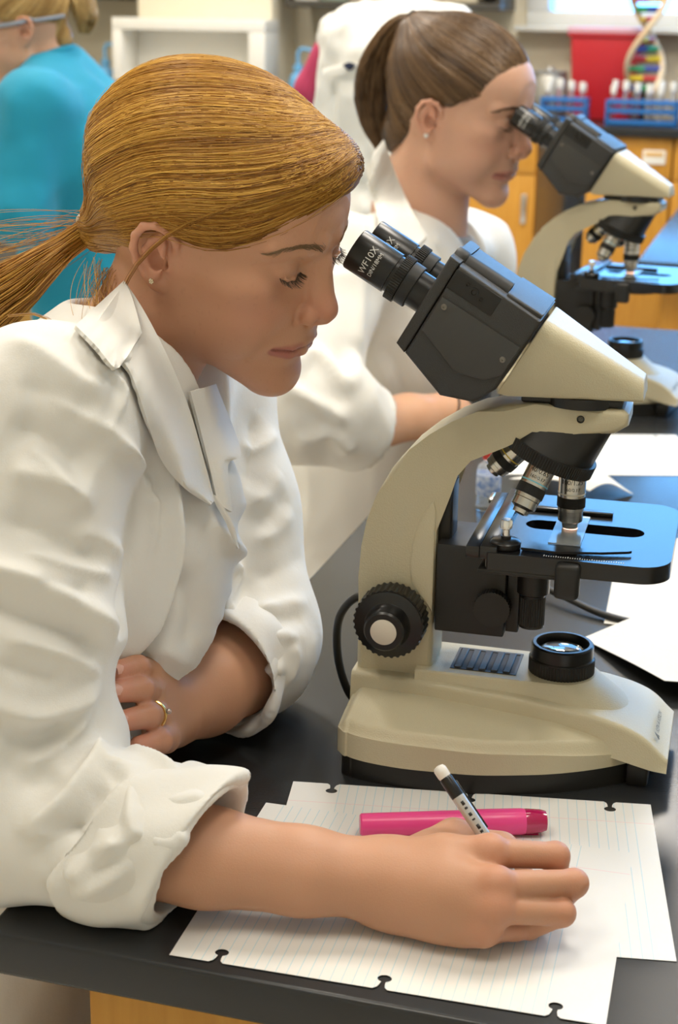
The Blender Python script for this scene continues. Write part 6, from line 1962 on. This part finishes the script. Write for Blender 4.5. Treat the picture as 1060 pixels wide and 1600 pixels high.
# ------------------------------------------------------------------ person in blue scrubs, turned away to the left
P3 = empty('person', (-0.62, 3.25, 0.0))
tag(P3, 'person with blond hair and goggles in a turquoise blue scrub top, face turned away', 'person')
M_BLUE = mat('turquoise_cotton', (0.003, 0.25, 0.40), 0.8, sheen=0.1, bump=[(900, 0.15, 2)])
H3 = dict(s=1.0, R=rot3(math.radians(192), math.radians(14), 0), o=at_depth(24, 50, 3.28) + Zt + np.array([0, 0.066, 0.004]))
def h3w(P): return (np.asarray(P) / 1000 * H3['s']) @ H3['R'].T + H3['o']
HF3 = head_field(res=2.4)
N3 = at_depth(70, 110, 3.36)
HF3.add(pr_cap((-18, 0, -40), to_local(H3, N3 + Zt + np.array([0.02, 0, -0.03])), 46, 54), 14)
v3, f3 = HF3.mesh()
G3 = Field((-132, -96, -84), (116, 96, 146), 2.6)
G3.add(pr_ell((-8, 0, 48), (102, 79, 80))); G3.add(pr_cap((-40, 0, 6), (-60, 0, -30), 52, 36), 20)
G3f = Field((-132, -96, -84), (116, 96, 146), 2.6); G3f.D = G3.D.copy()
G3.cut(pr_half((1, 0, -1), 10 / 1.4142), 4); G3.cut(pr_box((-22, -120, -200), (140, 120, 16)), 8)
vv, ff = G3.mesh()
YD, YM, YL = (0.20, 0.11, 0.035), (0.48, 0.31, 0.11), (0.75, 0.56, 0.26)
hm3 = hair_mat('hair_blond', 0.4, 0.45)
world_obj('hair_underlayer', h3w(vv), ff, hm3, P3, hair_colors(0.3 + 0 * vv[:, 0], YD, YM, YL))
TIE3 = (-98, 0, 62)
k3 = [[(x, -y, z) for x, y, z in k[:-1]] + [TIE3] for k in k2]
cs = []; ss = []
for keys, cnt, sd in ((k3, 1500, 81), ([[(x, -y, z) for x, y, z in k] for k in k3], 500, 82)):
    c, sh = combed(keys, cnt, G3f, 14, sd, (0.2, 3.0)); cs.append(c); ss.append(sh)
C_ = np.concatenate(cs); S_ = np.concatenate(ss)
v, f, col = tubes(h3w(C_), 0.0006 + 0 * C_[..., 0], 3, hair_colors(S_, YD, YM, YL)); world_obj('hair', v, f, hm3, P3, col)
c = bundle([h3w(q) for q in ((-92, 0, 58), (-108, 0, 62), (-126, 0, 40), (-130, 4, 0), (-118, 6, -36))], 500, [0.01, 0.014, 0.024, 0.022, 0.008], 14, 83, wave=0.004)
v, f, col = tubes(c, np.full((500, 14), 0.0007), 3, hair_colors(np.clip(0.6 + 0.3 * nrs.randn(500), 0, 1), YD, YM, YL)); world_obj('ponytail', v, f, hm3, P3, col)
S3 = at_depth(52, 175, 3.17); S3f = at_depth(120, 160, 3.56)
E3 = at_depth(25, 330, 3.14); W3 = at_depth(-90, 345, 3.16)
AR3 = Field(np.minimum(E3, W3) - 0.09, np.maximum(E3, W3) + 0.09, 0.005)
chain(AR3, [E3, W3], [0.044, 0.030], 0.02); chain(AR3, [W3, W3 + np.array([-0.09, 0.0, 0.01])], [0.03, 0.02], 0.02)
va, fa = AR3.mesh()
world_obj('body', np.concatenate([h3w(v3), va + Zt]), np.concatenate([f3, fa + len(v3)]), M_SKIN, P3, np.concatenate([head_color(v3, np.array([0.62, 0.36, 0.24])), limb_color(va, [])]))
B3 = Field(np.array([-1.05, 2.92, -0.50]), np.array([-0.15, 3.95, 0.62]), 0.0095)
ctr = (S3 + S3f) / 2
B3.add(pr_ell(ctr + np.array([0.01, 0, -0.09]), (0.125, 0.215, 0.17), rot3(0, -0.25, 0)))
B3.add(pr_ell(ctr + np.array([0.075, 0, -0.10]), (0.125, 0.205, 0.17), rot3(0, -0.2, 0)), 0.06)
B3.add(pr_cap(ctr + np.array([0.05, 0, -0.15]), ctr + np.array([0.10, 0, -0.48]), 0.155, 0.165), 0.06)
B3.add(pr_ell(ctr + np.array([0.12, 0, -0.60]), (0.19, 0.22, 0.15)), 0.06)
B3.add(pr_cap(N3 + np.array([0.02, 0, -0.02]), S3, 0.068, 0.072), 0.05); B3.add(pr_cap(N3 + np.array([0.02, 0, -0.02]), S3f, 0.068, 0.072), 0.05)
B3.add(pr_cap(S3, E3, 0.080, 0.074), 0.03); B3.add(pr_cap(E3, E3 * 0.45 + W3 * 0.55, 0.072, 0.055), 0.03)
B3.cut(pr_cap(N3 + np.array([-0.03, 0, 0.10]), N3 + np.array([-0.01, 0, 0.02]), 0.066, 0.058), 0.01)
bv, bf = B3.mesh(); bn = vnormals(bv, bf)
bv = bv - bn * (np.abs(vnoise(bv * np.array([1, 1, 0.6]), 9, 91)) ** 0.7 * 0.014 + 0.005 * vnoise(bv, 22, 92))[:, None]
world_obj('scrub_top', bv + Zt, bf, M_BLUE, P3)
bm = bmesh.new(); Mn = frame(Vector(N3 + Zt + np.array([-0.005, 0, 0.022])) - P3.location, (-0.35, 0, 1))
add_tube(bm, [Mn @ Vector((0.060 * math.cos(a), 0.064 * math.sin(a), 0)) for a in np.linspace(0, 2 * math.pi, 33)], 0.010, 8)
obj('collar_band', bm, M_BLUE, P3)
# goggles: strap round the head and a clear lens at the eyes
st = [h3w(q) for q in field_push(HF3, np.array([(math.cos(a) * 96 - 4, math.sin(a) * 78, 14 + 8 * math.cos(a)) for a in np.linspace(-2.6, 2.6, 40)]), 6.0)]
bm = bmesh.new(); add_tube(bm, [Vector(q) - P3.location for q in st], 0.0040, 6)
gg = obj('goggle_strap', bm, mat('grey_strap', (0.24, 0.27, 0.33), 0.6), P3)
bm = bmesh.new(); add_box(bm, (0.088, -0.070, -0.012), (0.122, 0.070, 0.048), None, 0.012, 3)
gl = obj('goggle_lens', bm, M_CLEAR, P3); gl.matrix_local = Matrix.Translation(Vector(H3['o']) - P3.location) @ Matrix(H3['R'].tolist()).to_4x4()
# trousers below
KT = Field(ctr + np.array([-0.2, -0.3, -0.95]), ctr + np.array([0.4, 0.3, -0.55]), 0.014)
for dy in (-0.1, 0.1): KT.add(pr_cap(ctr + np.array([0.12, dy, -0.62]), ctr + np.array([0.11, dy, -1.1]), 0.10, 0.075), 0.05)
vk, fk = KT.mesh(); world_obj('trousers', vk + Zt, fk, mat('dark_trousers', (0.03, 0.028, 0.03), 0.8), P3)

# ------------------------------------------------------------------ person in a white coat bending forward, back turned
P4 = empty('person', (0.15, 3.75, 0.0))
tag(P4, 'person bending forward in a white lab coat, seen from behind, pink sleeve showing', 'person')
b0 = at_depth(628, 118, 3.80)
def B4(*a): return b0 + np.array(a, float)
Q = Field(B4(-0.36, -0.30, -0.95), B4(0.36, 0.42, 0.30), 0.0105)
Q.add(pr_ell(B4(0, 0.02, 0.0), (0.165, 0.135, 0.165), rot3(0, 0, -0.5)))
Q.add(pr_cap(B4(0, 0.0, -0.06), B4(0, -0.02, -0.40), 0.145, 0.16), 0.06)
Q.add(pr_cap(B4(0, -0.02, -0.42), B4(0, -0.02, -0.78), 0.175, 0.20), 0.06)
Q.add(pr_cap(B4(-0.12, 0.06, 0.09), B4(0.12, 0.06, 0.09), 0.070, 0.070), 0.05)
for sx in (-1, 1):
    Q.add(pr_cap(B4(sx * 0.145, 0.06, 0.07), B4(sx * 0.165, 0.03, -0.13), 0.060, 0.052), 0.03)
    Q.add(pr_cap(B4(sx * 0.165, 0.03, -0.13), B4(sx * 0.15, 0.20, -0.20), 0.050, 0.044), 0.03)
qv, qf = Q.mesh(); qn = vnormals(qv, qf)
qv = qv - qn * (np.abs(vnoise(qv * np.array([1, 1, 0.7]), 13, 95)) ** 0.7 * 0.020 + 0.006 * vnoise(qv, 30, 96))[:, None]
ct4 = world_obj('lab_coat', qv + Zt, qf, M_COAT, P4)
surf4 = (qv, vnormals(qv, qf))
drape('half_belt', [(502, 122), (530, 116), (565, 114), (600, 116)], [(504, 108), (530, 101), (565, 99), (600, 101)], ct4, surf4, 0.006, 0.003, 24, 5, 0.005, owner=P4)
drape('belt_gap', [(536, 101), (546, 97), (556, 101)], [(536, 103), (546, 110), (556, 103)], ct4, surf4, 0.016, 0.001, 12, 5, 0.003, owner=P4, m=mat('navy_cloth', (0.012, 0.018, 0.05), 0.8))
PK = Field(B4(-0.32, -0.05, -0.25), B4(-0.05, 0.42, 0.16), 0.008)
chain(PK, [B4(-0.165, 0.10, 0.04), B4(-0.205, 0.13, -0.04), B4(-0.235, 0.17, -0.09)], [0.045, 0.042, 0.034], 0.02)
pv, pf = PK.mesh(); world_obj('sleeve', pv + Zt, pf, mat('pink_knit', (0.50, 0.05, 0.13), 0.8), P4)
hb = B4(0.02, 0.20, 0.06)
HB = Field(hb - 0.16, hb + 0.16, 0.008); HB.add(pr_ell(hb, (0.105, 0.08, 0.095))); HB.add(pr_cap(hb, B4(0, 0.10, 0.06), 0.055, 0.06), 0.03)
hv_, hf_ = HB.mesh(); world_obj('body', hv_ + Zt, hf_, M_SKIN, P4, np.tile(SKIN, (len(hv_), 1)))
HB = Field(hb - 0.16, hb + 0.16, 0.008); HB.add(pr_ell(hb + np.array([-0.012, 0, 0.02]), (0.108, 0.088, 0.092)))
hv_, hf_ = HB.mesh(); world_obj('hair', hv_ + Zt, hf_, hm2, P4, hair_colors(0.5 + 0.5 * vnoise(hv_, 60, 3), BD, BM_, BL))
KT = Field(B4(-0.25, -0.2, -1.30), B4(0.25, 0.2, -0.80), 0.014)
for dx in (-0.09, 0.09): KT.add(pr_cap(B4(dx, 0, -0.85), B4(dx, 0, -1.22), 0.085, 0.065), 0.03)
vk, fk = KT.mesh(); world_obj('trousers', vk + Zt, fk, mat('denim', (0.03, 0.05, 0.10), 0.85), P4)
# ------------------------------------------------------------------ things on and above the back counter (room coordinates)
def rt(name, u, w, z, label, cat, group=None, rz=0.0):
    t = empty(name); t.matrix_world = Matrix(ROOM) @ Matrix.Translation((u, w, z)) @ Matrix.Rotation(rz, 4, 'Z')
    tag(t, label, cat, group); return t
# red sharps container
t = rt('sharps_bin', -0.875, 7.04, CT, 'tall red plastic bin with a pale pink lid on the back counter', 'bin')
M_RED = mat('red_bin_plastic', (0.52, 0.018, 0.028), 0.4)
def taper_box(bm, w0, d0, w1, d1, z0, z1, bevel=0.01):
    vs = [bm.verts.new(p) for p in ((-w0, -d0, z0), (w0, -d0, z0), (w0, d0, z0), (-w0, d0, z0), (-w1, -d1, z1), (w1, -d1, z1), (w1, d1, z1), (-w1, d1, z1))]
    fs = [(3, 2, 1, 0), (4, 5, 6, 7), (0, 1, 5, 4), (1, 2, 6, 5), (2, 3, 7, 6), (3, 0, 4, 7)]
    F_ = [bm.faces.new([vs[i] for i in f]) for f in fs]
    if bevel: bmesh.ops.bevel(bm, geom=list({e for f in F_ for e in f.edges}), offset=bevel, segments=2, profile=0.5, affect='EDGES')
bm = bmesh.new(); taper_box(bm, 0.118, 0.095, 0.140, 0.115, 0, 0.345); obj('body', bm, M_RED, t)
bm = bmesh.new(); add_box(bm, (-0.150, -0.124, 0.335), (0.150, 0.124, 0.350), None, 0.004); obj('rim', bm, M_RED, t)
bm = bmesh.new(); add_box(bm, (-0.152, -0.126, 0.350), (0.152, 0.126, 0.375), None, 0.006); obj('lid', bm, mat('pink_lid', (0.72, 0.42, 0.50), 0.4), t)
# DNA model
t = rt('dna_model', -0.69, 6.82, CT, 'double-helix molecule model with coloured rungs on a stand', 'model')
M_STR = mat('cream_orange_strand', (0.78, 0.52, 0.30), 0.5, noise=(14, 0.9, (0.80, 0.72, 0.52)))
bm = bmesh.new(); add_lathe(bm, [(0.06, 0), (0.06, 0.012), (0.012, 0.016), (0.012, 0.13)], None, 28); obj('stand', bm, M_BLKSAT, t)
cols = [(0.02, 0.05, 0.30), (0.75, 0.55, 0.02), (0.02, 0.30, 0.10), (0.50, 0.03, 0.03)]
Rr = 0.070; pit = 0.60; z0 = 0.12; z1 = 0.62
for s in (0, 1):
    bm = bmesh.new(); add_tube(bm, [(Rr * math.cos(2 * math.pi * z / pit + s * math.pi + 2.2), Rr * math.sin(2 * math.pi * z / pit + s * math.pi + 2.2), z0 + z) for z in np.linspace(0, z1 - z0, 50)], 0.013, 8)
    obj('strand', bm, M_STR, t)
nr = 13
for i in range(nr):
    z = (i + 0.5) / nr * (z1 - z0); a = 2 * math.pi * z / pit + 2.2
    for s in (0, 1):
        bm = bmesh.new()
        p = Vector((Rr * math.cos(a + s * math.pi), Rr * math.sin(a + s * math.pi), z0 + z))
        add_tube(bm, [p * 1.0, Vector((0, 0, z0 + z))], 0.0125, 8)
        obj('rung', bm, mat('rung_%d' % ((i + 2 * s) % 4), cols[(i + 2 * s) % 4], 0.4), t)
# test tube racks with tubes
M_BLUEP = mat('blue_rack_plastic', (0.02, 0.16, 0.48), 0.4)
M_TGLASS = mat('tube_glass', (0.92, 0.94, 0.95), 0.05, trans=0.9, ior=1.1)
def rack(u, w, n, width, label, tube_label, group):
    t = rt('test_tube_rack', u, w, CT, label, 'rack')
    for zz in (0.004, 0.048, 0.082):
        bm = bmesh.new(); add_box(bm, (0, -0.05, zz), (width, 0.05, zz + 0.018), None, 0.003); obj('tier', bm, M_BLUEP, t)
    for x in (0.0, width - 0.012):
        bm = bmesh.new(); add_box(bm, (x, -0.05, 0.0), (x + 0.012, 0.05, 0.10), None, 0.002); obj('end_panel', bm, M_BLUEP, t)
    proto = None
    for j in range(2):
        for i in range(n):
            x = 0.026 + i * (width - 0.052) / max(1, n - 1)
            if proto is None:
                q = empty('test_tube'); bm = bmesh.new()
                add_lathe(bm, [(0.0005, -0.0085)] + [(0.0085 * math.sin(a), -0.0085 * math.cos(a)) for a in np.linspace(0.3, 1.57, 5)] + [(0.0085, 0.095), (0.0095, 0.097)], None, 14); obj('tube', bm, M_TGLASS, q)
                bm = bmesh.new(); add_lathe(bm, [(0.0105, 0.092), (0.0110, 0.094), (0.0110, 0.122), (0.0095, 0.125)], None, 14); obj('cap', bm, M_WHITEP, q)
                proto = q
            else: q = copy_tree(proto)
            tag(q, tube_label, 'test tube', group)
            q.matrix_world = Matrix(ROOM) @ Matrix.Translation((u + x, w - 0.025 + 0.05 * j, CT + 0.031 + 0.006 * ((i * 7 + j * 3) % 4)))
rack(-1.085, 6.72, 4, 0.19, 'blue test tube rack in front of the red bin', 'white-capped test tube in the small blue rack', 'test tubes in the small rack')
rack(-0.815, 6.68, 6, 0.285, 'blue test tube rack in front of the double-helix model', 'white-capped test tube in the long blue rack', 'test tubes in the long rack')
t = rt('canister', -1.10, 6.98, CT, 'grey metal canister between the window and the red bin', 'canister')
bm = bmesh.new(); add_lathe(bm, [(0.075, 0), (0.078, 0.004), (0.078, 0.17), (0.070, 0.18)], None, 32); obj('body', bm, mat('dull_steel', (0.42, 0.41, 0.38), 0.45, metal=0.7), t)
bm = bmesh.new(); add_lathe(bm, [(0.074, 0.18), (0.074, 0.192), (0.02, 0.197), (0.014, 0.21)], None, 32); obj('lid', bm, mat('dull_steel', (0.42, 0.41, 0.38), 0.45, metal=0.7), t)
t = rt('black_case', -0.42, 6.80, CT, 'small black case at the end of the long test tube rack', 'case')
bm = bmesh.new(); add_box(bm, (-0.10, -0.06, 0.0), (0.10, 0.06, 0.075), None, 0.006); obj('body', bm, M_BLKSAT, t)
bm = bmesh.new(); add_box(bm, (-0.10, -0.06, 0.077), (0.10, 0.06, 0.10), None, 0.006); obj('lid', bm, M_BLKSAT, t)
# open white box fixed to the pillar
t = rt('dispenser_box', -2.63, WALL_W - 0.36, 1.036, 'open-fronted white plastic box fixed to the beige pillar', 'box')
hw, dp, hh = 0.352, 0.19, 0.262
for nm, lo, hi in (('top_panel', (-hw, -dp, hh - 0.05), (hw, 0, hh)), ('bottom_panel', (-hw, -dp, 0), (hw, 0, 0.02)), ('side_panel', (-hw, -dp, 0.02), (-hw + 0.045, 0, hh - 0.05)),
                   ('side_panel', (hw - 0.075, -dp, 0.02), (hw, 0, hh - 0.05)), ('back_panel', (-hw + 0.045, -0.02, 0.02), (hw - 0.075, 0, hh - 0.05))):
    bm = bmesh.new(); add_box(bm, lo, hi, None, 0.004); obj(nm, bm, M_WHITEP, t)
# wall cabinets with open shelves
M_BOXW = mat('white_carton', (0.75, 0.74, 0.68), 0.7)
def wall_shelf(u0, u1, z0, label, seed):
    t = rt('wall_shelf_unit', u0, 6.90, z0, label, 'shelf unit'); where = 'wall shelf beside the window' if u0 > -3 else 'wall shelf beyond the white open box'
    W_ = u1 - u0
    for nm, lo, hi in (('shelf', (0, 0, 0), (W_, 0.34, 0.028)), ('shelf', (0, 0, 0.42), (W_, 0.34, 0.445)), ('side_panel', (0, 0, 0.028), (0.02, 0.34, 0.86)), ('side_panel', (W_ - 0.02, 0, 0.028), (W_, 0.34, 0.86)),
                       ('back_panel', (0.02, 0.325, 0.028), (W_ - 0.02, 0.34, 0.86)), ('top_panel', (0, 0, 0.86), (W_, 0.34, 0.885))):
        bm = bmesh.new(); add_box(bm, lo, hi, None, 0.002); obj(nm, bm, M_DARK, t)
    r = random.Random(seed); x = 0.03; k = 0
    while x < W_ - 0.16:
        w_ = r.uniform(0.09, 0.2); w_ = min(w_, W_ - 0.03 - x)
        h_ = r.uniform(0.12, 0.3)
        bm = bmesh.new(); add_box(bm, (0, 0, 0), (w_ - 0.012, 0.2, h_), None, 0.003)
        c = obj('carton', bm, (M_BOXW, mat('green_carton', (0.30, 0.38, 0.30), 0.7), mat('beige_carton', (0.62, 0.55, 0.40), 0.7))[k % 3], None)
        c.matrix_world = Matrix(ROOM) @ Matrix.Translation((u0 + x, 6.93, z0 + 0.029))
        tag(c, ('white', 'grey-green', 'beige')[k % 3] + ' carton standing on the ' + where, 'carton', 'cartons on the ' + where)
        x += w_; k += 1
wall_shelf(-2.25, -1.31, 1.352, 'dark wall shelf unit above the counter beside the window', 3)
wall_shelf(-4.1, -3.06, 1.372, 'dark wall shelf unit beyond the white open box', 4)
# wash bottles and tubs
M_BTL = mat('frosted_plastic', (0.72, 0.76, 0.78), 0.4)
M_BLT = mat('pale_blue_plastic', (0.16, 0.42, 0.70), 0.4)
for (u, lab) in ((-2.16, 'wash bottle with a pale blue spout beside the beige pillar'), (-3.06, 'wash bottle with a pale blue spout beside the white open box')):
    t = rt('wash_bottle', u, 6.80, CT, lab, 'bottle')
    bm = bmesh.new(); add_lathe(bm, [(0.036, 0), (0.04, 0.005), (0.04, 0.13), (0.030, 0.155), (0.018, 0.165), (0.018, 0.175)], None, 24); obj('body', bm, M_BLT, t)
    bm = bmesh.new(); add_lathe(bm, [(0.021, 0.170), (0.021, 0.195), (0.008, 0.2)], None, 24); obj('cap', bm, M_BLT, t)
    bm = bmesh.new(); add_tube(bm, smooth_path([(0, 0, 0.195), (0, 0, 0.245), (0.02, 0, 0.262), (0.075, 0, 0.255)], 6), 0.008, 8); obj('spout', bm, M_BLT, t)
for (u, w, lab) in ((-1.90, 6.92, 'low white tub on the counter under the wall shelf'), (-3.34, 6.92, 'low white tub on the counter behind the person in blue')):
    t = rt('tub', u, w, CT, lab, 'tub')
    bm = bmesh.new(); taper_box(bm, 0.10, 0.08, 0.115, 0.09, 0, 0.12, 0.012); obj('body', bm, M_BTL, t)
    bm = bmesh.new(); add_box(bm, (-0.12, -0.095, 0.12), (0.12, 0.095, 0.135), None, 0.005); obj('lid', bm, M_WHITEP, t)

# ------------------------------------------------------------------ bench of the person in blue, chair between the benches
p3 = Vector((-0.80, 3.50, 0))
M3 = Matrix.Translation(p3) @ ROOM
bm = bmesh.new(); add_box(bm, (-1.5, 0, -0.04), (0, 2.0, 0), None, 0.004, 2)
o = obj('side_bench_worktop', bm, M_EPOXY, None, 30); o.matrix_world = Matrix.Translation((p3.x, p3.y, TZ)) @ ROOM
tag(o, 'black bench top where the person in blue stands', 'worktop')
cabinet('side_bench_cabinet', M3 @ Matrix.Translation((-0.86, 0.05, 0)), 0.82, 0.6, TZ - 0.04, 'orange wood cabinet below the bench of the person in blue', None, 2)
t = empty('swivel_chair', (0.36, 4.35, 0.0), math.radians(-86)); tag(t, 'black swivel chair between the two microscopes\' benches and the counter', 'chair')
M_CHF = mat('black_vinyl', (0.02, 0.022, 0.026), 0.3)
bm = bmesh.new(); add_box(bm, (-0.22, -0.22, 0.44), (0.22, 0.22, 0.51), None, 0.03, 4); obj('seat', bm, M_CHF, t)
bm = bmesh.new(); add_box(bm, (-0.21, 0.19, 0.58), (0.21, 0.25, 1.02), None, 0.03, 4); obj('backrest', bm, M_CHF, t)
bm = bmesh.new(); add_tube(bm, [(0, 0.10, 0.44), (0, 0.24, 0.46), (0, 0.265, 0.62)], 0.014, 8); obj('back_stem', bm, M_BLKSAT, t)
bm = bmesh.new(); add_lathe(bm, [(0.03, 0.10), (0.03, 0.30), (0.02, 0.30), (0.02, 0.44)], None, 20); obj('column', bm, M_CHROME, t)
for k in range(5):
    a = k * 2 * math.pi / 5; bm = bmesh.new(); add_tube(bm, [(0, 0, 0.11), (0.27 * math.cos(a), 0.27 * math.sin(a), 0.065)], [0.022, 0.014], 8); f_ = obj('leg', bm, M_BLKSAT, t)
    bm = bmesh.new(); add_lathe(bm, [(0.025, -0.018), (0.028, 0), (0.025, 0.018)], T(0.27 * math.cos(a), 0.27 * math.sin(a), 0.029) @ RX(90), 16); obj('caster', bm, M_BLKSAT, f_)
# stool carrying the writing woman
t = empty('lab_stool', (-0.42, 1.235, 0.0)); tag(t, 'round lab stool under the writing woman', 'stool')
bm = bmesh.new(); add_lathe(bm, [(0.15, 0.285), (0.17, 0.29), (0.17, 0.32), (0.15, 0.33)], None, 32); obj('seat', bm, M_CHF, t)
for k in range(4):
    a = k * math.pi / 2 + 0.4; bm = bmesh.new(); add_tube(bm, [(0.10 * math.cos(a), 0.10 * math.sin(a), 0.295), (0.19 * math.cos(a), 0.19 * math.sin(a), 0.0)], 0.012, 8); obj('leg', bm, M_STEEL, t)
bm = bmesh.new(); add_tube(bm, [(0.155 * math.cos(a), 0.155 * math.sin(a), 0.13) for a in np.linspace(0, 2 * math.pi, 33)], 0.008, 6); obj('foot_ring', bm, M_STEEL, t)
